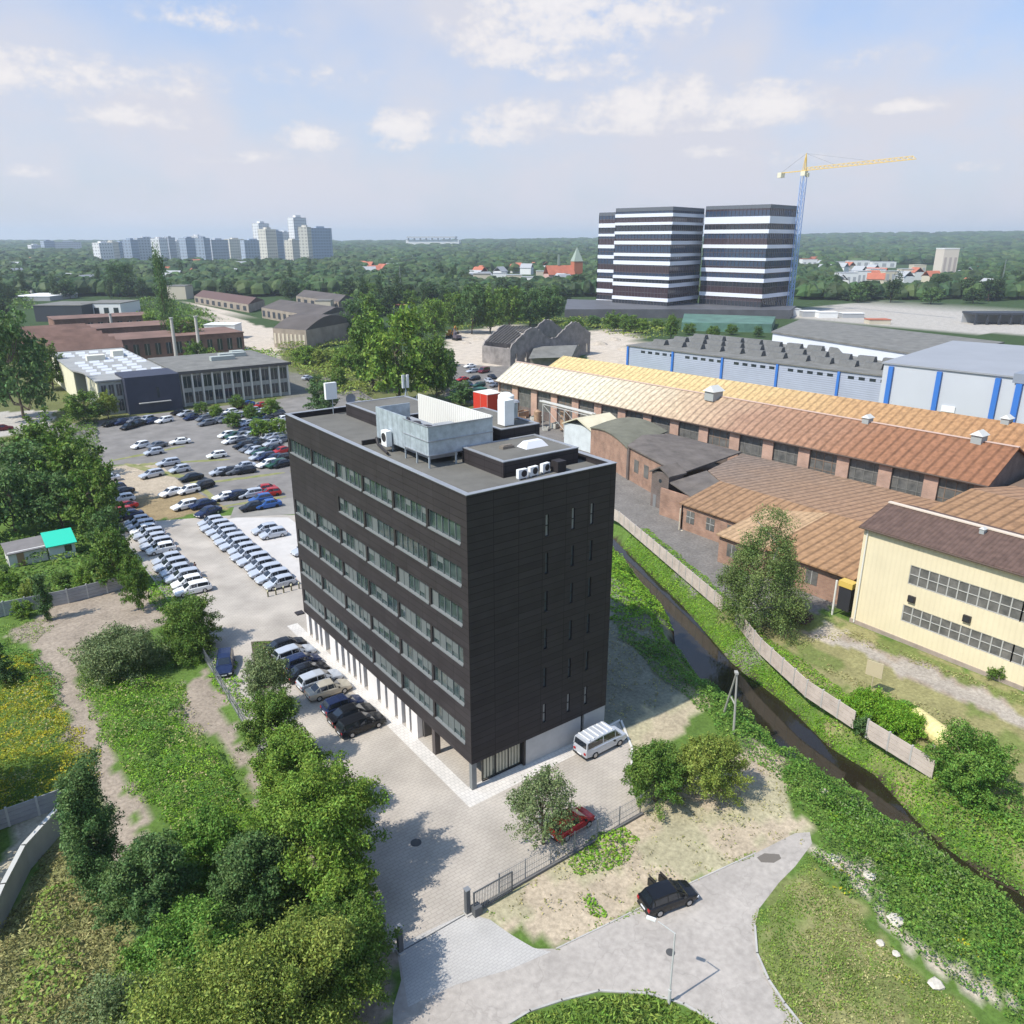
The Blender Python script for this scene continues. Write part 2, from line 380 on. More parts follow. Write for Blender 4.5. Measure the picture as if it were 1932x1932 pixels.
zone('dryg', [(1425,1735),(1530,1625),(1600,1700),(1700,1800),(1860,1940),(1900,2100),(1560,2100),(1440,1820)], nz=(3,.52), mix=.7)
for a in ([(1555,1620),(1590,1650),(1625,1690)],[(1600,1660),(1640,1640),(1660,1680)],[(1660,1730),(1700,1770),(1735,1800)],[(1770,1800),(1800,1830),(1840,1865),(1890,1895)],[(1790,1810),(1850,1860)]):
    P = GP(a); k = dline(wx, wy, P) < .55; col[k] = C['palesand']
P = GP([(100,1260),(150,1360),(200,1450),(232,1560)]); k = dline(wx, wy, P) < .8; col[k] = C['dirt']
P = GP([(150,1350),(215,1440),(265,1530),(280,1600)]); k = dline(wx, wy, P) < .35; col[k] = C['dirt']
zone('rust', [(-10.5,88.5),(7,86),(5,124),(-9,131)], True, mix=.75)
zone('palesand', [(-9,104),(5,100),(4,124),(-9,131)], True, mix=.6)
zone('palesand', [(835,668),(845,628),(985,610),(1015,640),(1000,700),(880,705)])
zone('palesand', [(1100,622),(1205,622),(1200,690),(1110,690)])
zone('gravel', [(1480,600),(1500,572),(1932,585),(2100,588),(2100,640),(1750,625)])
zone('palesand', [(365,572),(440,588),(470,610),(525,622),(530,690),(455,665),(405,620)])
zone('yard', [(540,700),(640,715),(640,760),(530,765)], mix=.8)
zone('gravel', [(-100,780),(100,775),(100,815),(-100,830)])
zone('palesand', [(-60,820),(30,845),(45,880),(-60,930)])
zone('yard', [(830,690),(1000,690),(960,760),(840,760)])
# water margins are mud
kk = (Z < -2.35) & near; col[kk] = C['mud']
me = bpy.data.meshes.new('ground'); nx, ny = len(gx), len(gy)
V = np.stack([X, Y, Z], 1)
idx = np.arange(nx*ny).reshape(nx, ny)
Fq = np.stack([idx[:-1,:-1], idx[1:,:-1], idx[1:,1:], idx[:-1,1:]], -1).reshape(-1, 4)
def npmesh(me, V, Fq, smooth=False):
    n = Fq.shape[1]
    me.vertices.add(len(V)); me.vertices.foreach_set('co', V.astype(np.float32).ravel())
    me.loops.add(Fq.size); me.loops.foreach_set('vertex_index', Fq.astype(np.int32).ravel())
    me.polygons.add(len(Fq)); me.polygons.foreach_set('loop_start', (np.arange(len(Fq))*n).astype(np.int32))
    me.polygons.foreach_set('loop_total', np.full(len(Fq), n, np.int32))
    if smooth: me.polygons.foreach_set('use_smooth', np.ones(len(Fq), bool))
    me.update(calc_edges=True); me.validate()
npmesh(me, V, Fq, True)
at = me.color_attributes.new('soil', 'FLOAT_COLOR', 'POINT')
at.data.foreach_set('color', np.concatenate([col, np.ones((len(col), 1))], 1).astype(np.float32).ravel())
gm = mat('ground', (.3,.3,.3), .95, spec=.1); nt = gm.node_tree; N = nt.nodes; L = nt.links; b = N['Principled BSDF']
va = N.new('ShaderNodeVertexColor'); va.layer_name = 'soil'
tcn = N.new('ShaderNodeTexCoord')
def nzz(scale, lo, hi, d=6):
    n = N.new('ShaderNodeTexNoise'); n.inputs['Scale'].default_value = scale; n.inputs['Detail'].default_value = d; n.inputs['Roughness'].default_value = .7
    L.new(tcn.outputs['Object'], n.inputs['Vector'])
    m = N.new('ShaderNodeMapRange'); m.inputs['From Min'].default_value = .3; m.inputs['From Max'].default_value = .7
    m.inputs['To Min'].default_value = lo; m.inputs['To Max'].default_value = hi; L.new(n.outputs['Fac'], m.inputs['Value']); return m.outputs['Result'], n.outputs['Fac']
a1, _ = nzz(.35, .8, 1.2); a2, f2 = nzz(2.6, .68, 1.32)
mm = N.new('ShaderNodeMath'); mm.operation = 'MULTIPLY'; L.new(a1, mm.inputs[0]); L.new(a2, mm.inputs[1])
hs = N.new('ShaderNodeHueSaturation'); L.new(va.outputs['Color'], hs.inputs['Color']); L.new(mm.outputs[0], hs.inputs['Value'])
L.new(hs.outputs[0], b.inputs['Base Color'])
bp = N.new('ShaderNodeBump'); bp.inputs['Strength'].default_value = .5; bp.inputs['Distance'].default_value = .15; L.new(f2, bp.inputs['Height']); L.new(bp.outputs['Normal'], b.inputs['Normal'])
me.materials.append(gm); go = bpy.data.objects.new('ground', me); COL.objects.link(go); tag(go, kind='structure')
# ------------------------------------------------------------------ water
wm = mat('water', (.022,.018,.011), .06, spec=.55, bump=.12, bscale=1.6)
w = MB().poly(WATER, WZ); o = w.build('water', wm); tag(o, kind='structure')
# ------------------------------------------------------------------ paved sheets
pav = brickmat('yard_pavers', (.435,.39,.335), (.41,.365,.315), (.34,.305,.265), .6, .3, .03, var=.2, vs=.22, bump=.08)
pavl = brickmat('walk_pavers', (.62,.58,.53), (.57,.535,.49), (.42,.39,.36), .4, .4, .02, var=.08, vs=.5, bump=.08)
asp = mat('lot_asphalt', (.205,.19,.175), .9, var=.22, vscale=.22, bump=.3, bscale=8, detail=8)
rdm = mat('road_asphalt', (.40,.36,.32), .9, var=.14, vscale=.25, bump=.25, bscale=9, detail=9)
conc = mat('concrete', (.42,.40,.37), .9, var=.15, vscale=.7, bump=.2, bscale=6)
def sheet(name, pts, z, m):
    o = MB().poly(pts, z).build(name, m); return tag(o, kind='structure')
sheet('yard', [(-12.9,-10.2),(9.3,-10.3),G(1190,1470),G(1190,1412),(17,.3),(15,.3),(15,34),(30,40),(30,66),(14.4,76.3),(7,81.8),(-6.6,87.5),(-10.6,88.2),(-10.9,50),(-12.6,10)], .010, pav)
sheet('walkway', [(-1.3,-1.6),(15.6,-1.3),(16.6,.2),(15,.2),(15,.6),(0,.6),(0,38),(-1.3,38)], .016, pavl)
sheet('parking_bays', [(5,44),(13.5,44),(13.5,75.5),(6.5,80.5),(5,80.5)], .016, mat('bay_concrete', (.52,.49,.46), .9, var=.07, vscale=.4))
sheet('parking_lot', [(-9,131),(-9,176),(75,176),(62,100),(32,84),(17.5,84.4),(7,86.5),(4.5,104),(4.6,124)], .006, asp)
cross = sheet('lane', [(5.6,80.9),(14.6,76.6),(22,72),(31,80),(19,85.3),(8,86.2)], .014, mat('lane_asphalt', (.26,.245,.22), .9, var=.15, vscale=.3))
rp = GP([(738,2000),(742,1900),(757,1850),(750,1800),(743,1788),(812,1753),(880,1722),(925,1735),(965,1765),(1010,1790),(1050,1790),(1150,1742),(1290,1672),(1425,1610),(1500,1572),(1528,1570),(1532,1592),(1500,1635),(1470,1665),(1432,1715),(1424,1748),(1428,1800),(1450,1850),(1480,1895),(1520,1945),(1560,2000),(1380,2000),(1352,1932),(1290,1895),(1220,1875),(1130,1870),(1060,1888),(1000,1908),(960,1932),(900,2000)])
vo = rdm.node_tree; NN = vo.nodes; LL = vo.links; bb_ = NN['Principled BSDF']; vt_ = NN.new('ShaderNodeTexCoord')
wn_1 = NN.new('ShaderNodeTexNoise'); wn_1.inputs['Scale'].default_value = .8; LL.new(vt_.outputs['Object'], wn_1.inputs['Vector'])
vm_ = NN.new('ShaderNodeVectorMath'); vm_.operation = 'MULTIPLY_ADD'; vm_.inputs[1].default_value = (2.5,2.5,0); LL.new(wn_1.outputs['Color'], vm_.inputs[0]); LL.new(vt_.outputs['Object'], vm_.inputs[2])
vv_ = NN.new('ShaderNodeTexVoronoi'); vv_.feature = 'DISTANCE_TO_EDGE'; vv_.inputs['Scale'].default_value = .22; LL.new(vm_.outputs[0], vv_.inputs['Vector'])
vr_ = NN.new('ShaderNodeMapRange'); vr_.inputs['From Max'].default_value = .012; vr_.inputs['To Min'].default_value = .86; LL.new(vv_.outputs['Distance'], vr_.inputs['Value'])
ns_ = NN.new('ShaderNodeTexNoise'); ns_.inputs['Scale'].default_value = 2.2; ns_.inputs['Detail'].default_value = 8; LL.new(vt_.outputs['Object'], ns_.inputs['Vector'])
nr_2 = NN.new('ShaderNodeMapRange'); nr_2.inputs['From Min'].default_value = .3; nr_2.inputs['From Max'].default_value = .7; nr_2.inputs['To Min'].default_value = .86; nr_2.inputs['To Max'].default_value = 1.1; LL.new(ns_.outputs['Fac'], nr_2.inputs['Value'])
mu_ = NN.new('ShaderNodeMath'); mu_.operation = 'MULTIPLY'; LL.new(vr_.outputs[0], mu_.inputs[0]); LL.new(nr_2.outputs[0], mu_.inputs[1])
hs_2 = NN.new('ShaderNodeHueSaturation'); LL.new(bb_.inputs['Base Color'].links[0].from_socket, hs_2.inputs['Color']); LL.new(mu_.outputs[0], hs_2.inputs['Value']); LL.new(hs_2.outputs[0], bb_.inputs['Base Color'])
sheet('road', rp, .006, rdm)
sheet('driveway', GP([(747,1786),(812,1754),(878,1723),(925,1736),(965,1764),(1005,1788),(1040,1796),(960,1830),(860,1858),(770,1900),(762,1850),(754,1800)]), .012,
      brickmat('drive_pavers', (.46,.44,.41), (.43,.41,.385), (.36,.34,.32), .4, .2, .02, var=.1, vs=.3, bump=.08))
def kerb(name, pts, w=.14, z=.12, m=None):
    k = MB()
    for p, q in zip(pts[:-1], pts[1:]):
        d = Vector((q[0]-p[0], q[1]-p[1])); l = d.length; k.cbox(((p[0]+q[0])/2, (p[1]+q[1])/2, z/2), (l+w*.5, w, z), math.atan2(d.y, d.x))
    return tag(k.build(name, m or conc), kind='structure')
kerb('kerb', GP([(1520,1945),(1480,1895),(1450,1850),(1428,1800),(1424,1748)]))
kerb('kerb', GP([(960,1932),(1000,1908),(1060,1888),(1130,1870),(1220,1875),(1290,1895),(1352,1932)]), z=.1)
kerb('kerb', GP([(1050,1790),(1150,1742),(1290,1672),(1425,1610)]), z=.05, w=.1)
kerb('kerb', [(15.2,-.1),(17.2,0.1),G(1192,1412),G(1192,1470)], w=.2, m=mat('light_kerb', (.62,.6,.55), .9))
kerb('kerb', [(-12.9,-9.8),(-12.6,10),(-10.9,50),(-10.6,88)], w=.12)
# planted strips of the big lot, laid just above its asphalt
gs = mat('strip_grass', (.16,.19,.05), .95, col2=(.30,.27,.14), vscale=.5, bump=.4, bscale=3)
for a, b_, w_ in (((-3,131.5),(13,135.5),1.8),((1,124.5),(5,123.8),2.2),((5,123.5),(17.5,118),1.7),((9,103.6),(23,101.6),1.7),((6,87.6),(17.5,86.6),1.2),((-1,127.5),(6.8,108),2.4),((6.8,108),(6.5,90),1.6),((24,101.5),(45,99),1.5)):
    d = Vector((b_[0]-a[0], b_[1]-a[1])).normalized(); n = Vector((-d.y, d.x))*w_/2
    pts = []
    K = 9
    for i in range(K+1):
        t = i/K; ww = (.55+.6*random.random()) if 0 < i < K else .25
        pts.append((a[0]+(b_[0]-a[0])*t+n.x*ww, a[1]+(b_[1]-a[1])*t+n.y*ww))
    for i in range(K, -1, -1):
        t = i/K; ww = (.55+.6*random.random()) if 0 < i < K else .25
        pts.append((a[0]+(b_[0]-a[0])*t-n.x*ww, a[1]+(b_[1]-a[1])*t-n.y*ww))
    sheet('grass_strip', pts, .022, gs)
bb = MB().poly([G(1428,1618),G(1442,1610),G(1470,1612),G(1474,1620),G(1460,1628),G(1436,1627)], .012)
tag(bb.build('road_patch', mat('dark_patch', (.16,.14,.12), .95)), kind='structure')
# ------------------------------------------------------------------ the dark office building
clad = brickmat('dark_cladding', (.046,.040,.041), (.038,.033,.034), (.022,.019,.019), 2.4, .6, .028, off=.0, rough=.5, var=.1, plane='XZ', vs=.5, bump=.35)
clad2 = mat('dark_trim', (.035,.03,.03), .5, var=.1, vscale=2)
cap = mat('zinc_cap', (.34,.35,.37), .45, metal=.3, var=.1, vscale=1)
roofm = mat('roof_felt', (.145,.138,.122), .95, var=.16, vscale=.35, bump=.3, bscale=7, detail=8)
glz = mat('office_glass', (.028,.045,.045), .08, spec=.9, col2=(.07,.095,.09), vscale=.8, detail=1)
sillm = mat('sill_metal', (.22,.23,.23), .55, metal=.2)
white = mat('white_render', (.72,.68,.64), .85, var=.06, vscale=1.0)
lgrey = mat('grey_render', (.47,.465,.45), .85, var=.06, vscale=1.0)
blind = mat('blind', (.13,.145,.14), .9)
dglass = glassmat('dark_glass', (.03,.04,.045), .06)
galv = mat('galvanised', (.42,.47,.50), .55, metal=.3, var=.2, vscale=1.4)
ribs(galv, 'Y', .9, .3, .86)
creamr = ribs(mat('cream_sheet', (.72,.70,.64), .7), 'Y', .35, .5, .8)
creamr2 = ribs(mat('cream_sheet_b', (.72,.70,.64), .7), 'X', .35, .5, .8)
B = thing('office_building', 'tall dark brown clad office block with ribbon windows in the middle of the site', 'office building')
HB = 2.6; HT = 26.0
sills = [21.9, 18.42, 15.0, 11.5, 7.8, 4.15]
wh = 1.55
divs = [35.05, 29.05, 23.2, 17.45, 11.6, 5.85, .75]
# west wall built as bands so that every window is a true opening
wb = MB()
z0 = HB
def westwall(y0, y1, za, zb): wb.box(0, .35, max(y0, .35), min(y1, 35.05), za, zb)
prev = HT
for k, zs in enumerate(sills):
    top = zs+wh
    westwall(0, 35.4, top, prev); prev = zs
    y1 = 35.4
    for j in range(6):
        a, b_ = divs[j+1]+.17, divs[j]-.17
        if k == 1 and j < 2:
            continue
        westwall(b_, y1, zs, top); y1 = a
        wn_ = MB().box(.20, .24, a, b_, zs, top)
        wo = wn_.build('window', glz, B)
        fr = MB()
        nm = 5 if j % 2 else 6
        for i in range(nm+1):
            yy = a+(b_-a)*i/nm
            fr.box(.12, .205, max(a, yy-.035), min(b_, yy+.035), zs, top)
        fr.box(.12, .205, a, b_, top-.06, top)
        fr.build('frame', mat('frame_grey', (.17,.19,.19), .5, metal=.2), wo)
        MB().box(-.07, .2, a, b_, zs-.1, zs+.02).build('sill', sillm, wo)
        # blinds half drawn in some of the panes
        rr = random.Random(k*7+j)
        for i in range(nm):
            if rr.random() < (.25+.11*k):
                ya, yb = a+(b_-a)*i/nm+.04, a+(b_-a)*(i+1)/nm-.04
                hgt = rr.choice((.45,.7,1.0,1.0))*wh
                MB().box(.165, .19, ya, yb, top-hgt, top-.04).build('blind', blind, wo)
    westwall(0, y1, zs, top)
westwall(0, 35.4, HB, prev)
wb.build('west_wall', clad, B)
# dark posts between the windows stand a touch back and darker
clad.node_tree.nodes['Principled BSDF'].inputs['Specular IOR Level'].default_value = .12
pb = MB()
for k, zs in enumerate(sills):
    for j in range(1, 6):
        if k == 1 and j < 2: continue
        MB().box(-.012, 0, divs[j]-.165, divs[j]+.165, zs, zs+wh).build('window_post', clad2, B)
# south wall with slit windows
sx_ = [7.65, 10.4, 12.45]; swb = MB()
cuts = sorted([(x-.17, x+.17) for x in sx_])
xs = [.35]
prevx = .0
slz = [3.65, 7.2, 10.9, 14.4, 17.8, 21.1]
for x0_, x1_ in cuts:
    swb.box(prevx if prevx else 0, x0_, 0, .35, HB, HT); prevx = x1_
    zz = HB
    for s_ in slz:
        swb.box(x0_, x1_, 0, .35, zz, s_); zz = s_+1.85
    swb.box(x0_, x1_, 0, .35, zz, HT)
swb.box(prevx, 15, 0, .35, HB, HT)
# clip the strip shared with the west wall
swo = swb.build('south_wall', clad, B)
wi = 0
for i, x in enumerate(sx_):
    for j, s_ in enumerate(slz):
        lit = (j == 0)
        g_ = mat('slit_glass_pale', (.30,.30,.29), .15, spec=.6) if (j == 0 or (j == 5)) else mat('slit_glass', (.07,.08,.09), .12, spec=.7)
        wo = MB().box(x-.17, x+.17, .17, .21, s_, s_+1.85).build('slit_window', g_, B)
        MB().box(x-.17, x+.17, .12, .17, s_+.85, s_+.93).box(x-.17, x+.17, -.05, .17, s_-.05, s_+.01).build('frame', clad2, wo)
MB().box(14.65, 15, .35, 35.05, HB, HT).box(0, 15, 35.05, 35.4, HB, HT).build('rear_wall', clad, B)
MB().box(.35, 14.65, .35, 35.05, HB, HB+.25).build('soffit', mat('soffit', (.25,.24,.23), .9), B)
rb = MB().box(.35, 14.65, .35, 35.05, 25.15, 25.45); rb.build('roof', roofm, B)
cp = MB()
for (a, b_, c, d) in ((-.06,.42,-.06,35.46),(14.58,15.06,-.06,35.46),(.42,14.58,-.06,.42),(.42,14.58,34.98,35.46)): cp.box(a, b_, c, d, HT, HT+.05)
cp.build('parapet_cap', cap, B)
# ground floor: white piers and dark doors on the long side, open corner hall, grey wall on the short side
gf = MB()
fins = [(34.9,34.2),(33.3,32.5),(31.6,31.1),(30.4,29.7),(28.4,26.9),(26.2,25.4),(24.6,23.9),(23.3,22.6),(21.8,21.1),(20.7,20.1),(19.2,17.1),(16.4,15.4),(14.9,13.5),(12.9,12.1),(11.3,10.6),(10.2,9.1)]
gw = MB().box(.55, .62, 9.2, 35.2, 0, HB-.002); gwo = gw.build('shopfront', glassmat('shopfront_glass', (.05,.055,.05), .1), B)
fr = MB()
for (a, b_) in fins:
    MB().box(.03, .55, b_, a, 0, HB-.003).build('pier', white, B)
for i in range(len(fins)-1):
    a = fins[i][1]; b_ = fins[i+1][0]
    fr.box(.42, .548, (a+b_)/2-.03, (a+b_)/2+.03, 0, HB-.01)
fr.build('frame', clad2, gwo)
MB().box(.04, .6, 6.0, 6.5, 0, HB-.003).build('pier', mat('pier_brown', (.10,.085,.08), .7), B)
MB().box(.04, .5, .04, .45, 0, HB-.003).build('pier', mat('pier_grey', (.20,.21,.21), .5), B)
MB().box(4.2, 4.45, .95, 9.2, 0, HB-.003).box(.62, 4.2, 8.9, 9.15, 0, HB-.003).build('hall_wall', mat('hall_wall', (.13,.12,.115), .7), B)
gl = MB().box(1.35, 5.45, .55, .6, .1, HB-.01); glo = gl.build('corner_window', glassmat('corner_glass', (.10,.11,.09), .06), B)
cu = MB()
for i in range(12):
    x = 1.6+i*.32
    cu.add([(x,.66,.12),(x+.16,.74,.12),(x+.32,.66,.12),(x,.66,HB-.1),(x+.16,.74,HB-.1),(x+.32,.66,HB-.1)], [(0,1,4,3),(1,2,5,4)])
# curtains hang just in front of the dark interior, seen through clear glass between mullions
for i in range(12):
    if i in (3,): continue
    x = 1.55+i*.325
    MB().box(x, x+.2, .5, .545, .25, HB-.12).build('curtain', mat('curtain', (.50,.47,.36), .9, var=.1, vscale=2), glo)
f2 = MB()
for x in (1.35,2.72,4.08,5.41): f2.box(x, x+.05, .44, .5, 0, HB-.01)
f2.box(1.35, 5.46, .44, .5, 0, .12); f2.build('frame', clad2, glo)
MB().box(5.7, 12.0, .06, .5, 0, HB-.003).box(12.42, 14.95, .06, .5, 0, HB-.003).build('south_base_wall', lgrey, B)
d_ = MB().box(12.0, 12.42, .3, .34, 0, HB-.003).build('door', mat('door_dark', (.05,.05,.055), .4), B)
MB().box(12.34, 12.37, .26, .3, 1.0, 1.15).build('handle', cap, d_)
MB().box(5.48, 5.68, .08, .5, 0, HB-.003).build('downpipe', clad2, B)
MB().box(14.7, 14.95, .5, 35.2, 0, HB-.003).box(.62, 14.7, 34.9, 35.2, 0, HB-.003).build('rear_base_wall', lgrey, B)
MB().box(-.9, .0, 35.2, 36.1, 2.35, 2.5).build('canopy', clad2, B)
# roof structures
def penthouse(name, x0, x1, y0, y1, zt):
    o = MB().box(x0, x1, y0, y1, 25.452, zt).build(name, clad, B)
    MB().box(x0+.3, x1-.3, y0+.3, y1-.3, zt+.002, zt+.02).build('roof_felt', roofm, o)
    c = MB()
    for (a, b_, e, f) in ((x0-.03,x0+.3,y0-.03,y1+.03),(x1-.3,x1+.03,y0-.03,y1+.03),(x0+.3,x1-.3,y0-.03,y0+.3),(x0+.3,x1-.3,y1-.3,y1+.03)): c.box(a, b_, e, f, zt+.003, zt+.08)
    c.build('cap', cap, o); return o
penthouse('penthouse', 5.85, 13.8, 3.5, 9.6, 26.75)
penthouse('penthouse', 10.2, 14.6, 9.9, 19.0, 27.6)
penthouse('penthouse', 6.2, 13.6, 24.0, 33.5, 26.7)
rl = MB()
for a, b_ in (((2.5,9.5),(2.5,13.6)),((2.9,13.6),(2.9,19.4)),((2.5,9.5),(9.0,9.75))):
    pass
# plant screen on legs
P = thing('plant_screen', 'galvanised louvred screen on legs around the roof plant of the dark office block', 'roof plant screen', (0,0,0))
s1 = MB().box(2.5, 2.6, 9.6, 13.7, 26.45, 29.0).box(2.75, 2.85, 13.7, 19.4, 26.2, 29.1).box(2.5, 9.0, 9.5, 9.6, 26.5, 29.0)
s1.build('louvre_panel', galv, P)
MB().box(8.95, 9.1, 9.6, 22.4, 26.6, 29.15).build('cream_panel', creamr, P)
s2 = MB().box(2.85, 6.3, 19.3, 19.42, 26.3, 29.05); s2.build('louvre_panel', galv, P)
lg = MB()
for x, y in ((2.55,9.55),(2.55,11.6),(2.55,13.6),(5.2,9.55),(7.2,9.55),(8.95,9.6),(2.8,16.5),(2.8,19.3)):
    MB().box(x-.06, x+.06, y-.06, y+.06, 25.452, 29.0).build('leg', galv, P)
rails = MB()
for z in (26.5,27.7,28.98):
    rails.box(2.44, 2.5, 9.44, 13.75, z, z+.07).box(2.44, 9.02, 9.42, 9.5, z, z+.07)
rails.build('rail', cap, P)
U = MB().box(3.2, 6.0, 10.5, 18.5, 25.9, 27.9).box(6.6, 8.4, 10.8, 15.5, 25.9, 27.7)
o = U.build('chiller_unit', mat('chiller', (.30,.31,.32), .6, var=.1, vscale=2)); tag(o, 'grey chiller units standing inside the louvred roof screen', 'chiller')
for y in (11.5, 13.5, 15.5, 17.5): MB().tube((4.6,y,27.902),(4.6,y,28.1),.6,.6,16).build('fan_ring', clad2, o)
o = MB().box(2.05, 2.6, 16.2, 17.2, 26.0, 27.4).build('condenser_unit', mat('cond_white', (.78,.78,.76), .5)); tag(o, 'white condenser box fixed outside the louvred roof screen', 'condenser')
MB().tube((2.03,16.7,26.8),(2.049,16.7,26.8),.42,.42,16).build('fan_grille', clad2, o)
o = MB(); o.tube((12.3,12.0,27.7),(12.3,12.0,30.2),.75,.75,20); o.tube((12.3,12.0,30.2),(12.3,12.0,30.45),.75,.35,20)
o = o.build('air_tower', mat('duct_white', (.82,.82,.80), .45, var=.05), smooth=False); tag(o, 'white upright air handling tower beside the cream screen on the office roof', 'ventilation unit')
MB().box(11.2, 12.25, 10.7, 11.8, 27.7, 30.0).build('casing', mat('duct_white', (.8,.8,.8)), o)
o = MB(); o.tube((14.0,13.2,27.7),(14.0,13.2,29.2),.45,.45,16); o.tube((14.0,13.2,29.0),(13.2,12.4,29.0),.3,.3,12)
o = o.build('duct_cylinder', galv); tag(o, 'small silver duct cylinder right of the white air tower', 'duct')
MB().tube((14.0,13.2,29.2),(14.0,13.2,29.35),.62,.5,16).build('cowl', cap, o)
def condenser(x, y, rz, label):
    t = thing('air_conditioner', label, 'air conditioner', (x,y,25.452), rz, 'condensers at the roof edge of the office block')
    MB().box(-.45,.45,-.17,.17,.12,.85).build('casing', mat('cond_white', (.78,.78,.76)), t)
    MB().tube((.1,-.172,.5),(.1,-.19,.5),.28,.28,14).build('fan_grille', clad2, t)
    MB().box(-.4,-.3,-.2,.2,0,.12).box(.3,.4,-.2,.2,0,.12).build('foot', cap, t); return t
for i, (x, y, lb) in enumerate(((6.9,2.4,'white roof condenser nearest the front corner of the office block'),(8.1,2.5,'middle one of the white condensers in the row along the front roof edge'),(9.5,2.7,'last white condenser of the row before the dark hatch on the front roof edge'))):
    condenser(x, y, .1*i, lb)
tag(MB().box(10.3,11.2,2.0,2.9,25.452,26.4).build('roof_hatch', clad2), 'black box hatch at the end of the condenser row on the front roof edge', 'roof hatch')
sk = MB().add([(9.8,5.6,26.78),(12.2,5.6,26.78),(12.2,7.0,26.78),(9.8,7.0,26.78),(10.2,6.0,27.3),(11.8,6.0,27.3),(11.8,6.6,27.3),(10.2,6.6,27.3)], [(0,1,2,3),(4,5,6,7),(0,1,5,4),(1,2,6,5),(2,3,7,6),(3,0,4,7)])
tag(sk.build('skylight', mat('skylight', (.7,.7,.72), .3)), 'white domed skylight on the low front penthouse roof', 'skylight')
tag(MB().box(8.2,9.4,6.8,7.4,26.78,27.0).box(8.35,9.25,6.9,7.3,27.0,27.08).build('roof_vent', mat('vent_brown', (.2,.17,.14), .7)), 'small flat brown vent on the low front penthouse roof', 'vent')
def mast(x, y, z, h, label, n=2):
    t = thing('antenna_mast', label, 'antenna', (x,y,z))
    MB().tube((0,0,0),(0,0,h),.05,.04,8).tube((-.5,-.5,0),(0,0,h*.55),.03).tube((.5,-.4,0),(0,0,h*.55),.03).tube((0,.6,0),(0,0,h*.55),.03).build('pole', galv, t)
    for i in range(n):
        a = i*2*PI/max(n,1)
        MB().box(-.13+.3*math.cos(a),.13+.3*math.cos(a),-.07+.3*math.sin(a),.07+.3*math.sin(a),h-1.5,h).build('panel_antenna', mat('cond_white',(.78,.78,.76)), t)
    return t
mast(13.9, 33.9, 25.46, 3.6, 'pale antenna mast with two panels at the far corner of the office roof')
mast(14.0, 31.6, 25.46, 1.6, 'short pale antenna stub beside the tall mast at the far corner', 0)
t = thing('satellite_box', 'white square antenna panel on a pole at the far roof edge, above the car park', 'antenna', (5.2,34.7,25.46))
MB().tube((0,0,0),(0,0,2.6),.05,.05,8).build('pole', galv, t); MB().box(-.8,.5,-.25,.2,1.7,3.5).build('panel', mat('cond_white',(.78,.78,.76)), t)
t = thing('satellite_dish', 'small round silver dish beside the white antenna panel on the far roof edge', 'satellite dish', (7.3,34.7,25.46))
MB().tube((0,0,0),(0,0,1.3),.04,.04,8).build('pole', galv, t)
dd = MB(); R_ = 8; rings = []
vs = [(0,0,1.35)]; fs = []
for r in range(1,4):
    for i in range(14):
        a = 2*PI*i/14; rr = r*.2; vs.append((rr*math.cos(a), -.35*rr*rr*1.0-.05, 1.5+rr*math.sin(a)))
vs[0] = (0,-.05,1.5)
for i in range(14): fs.append((0,1+i,1+(i+1)%14))
for r in range(2):
    for i in range(14): fs.append((1+r*14+i,1+r*14+(i+1)%14,15+r*14+(i+1)%14,15+r*14+i))
dd.add(vs, fs).build('dish', cap, t)
fa = MB()
for i in range(1):
    fa.tube((1.4,17.0,25.5),(1.4,17.0,25.7),.05)
tag(MB().box(1.5,3.6,20.0,20.2,25.452,25.9).tube((1.6,15.2,25.7),(2.4,18.6,25.7),.12,.12,8).tube((2.4,18.6,25.7),(2.6,19.3,26.2),.12,.12,8).build('roof_pipe', clad2), 'dark pipe run at the foot of the louvred roof screen', 'pipe')
# ------------------------------------------------------------------ cars
tyre = mat('tyre', (.018,.018,.018), .9); rimm = mat('rim', (.45,.45,.46), .35, metal=.7)
cglass = mat('car_glass', (.012,.016,.022), .05, spec=1.0)
lampw = mat('headlamp', (.8,.8,.8), .1); lampr = mat('taillamp', (.35,.02,.02), .2); plast = mat('car_plastic', (.03,.03,.03), .7)
plate = mat('plate', (.7,.7,.7), .6)
def paint(name, c, rough=.22, metal=.25): return mat(name, c, rough, metal=metal, spec=.6)
PAINT = {'silver': paint('silver_paint', (.52,.55,.60)), 'white': paint('white_paint', (.80,.80,.79), .25, 0), 'black': paint('black_paint', (.012,.013,.016)), 'navy': paint('navy_paint', (.02,.032,.085)),
         'grey': paint('grey_paint', (.17,.18,.20)), 'red': paint('red_paint', (.45,.02,.018)), 'blue': paint('blue_paint', (.04,.12,.36)), 'green': paint('green_paint', (.02,.085,.05)), 'beige': paint('beige_paint', (.5,.45,.36)), 'maroon': paint('maroon_paint', (.14,.015,.025))}
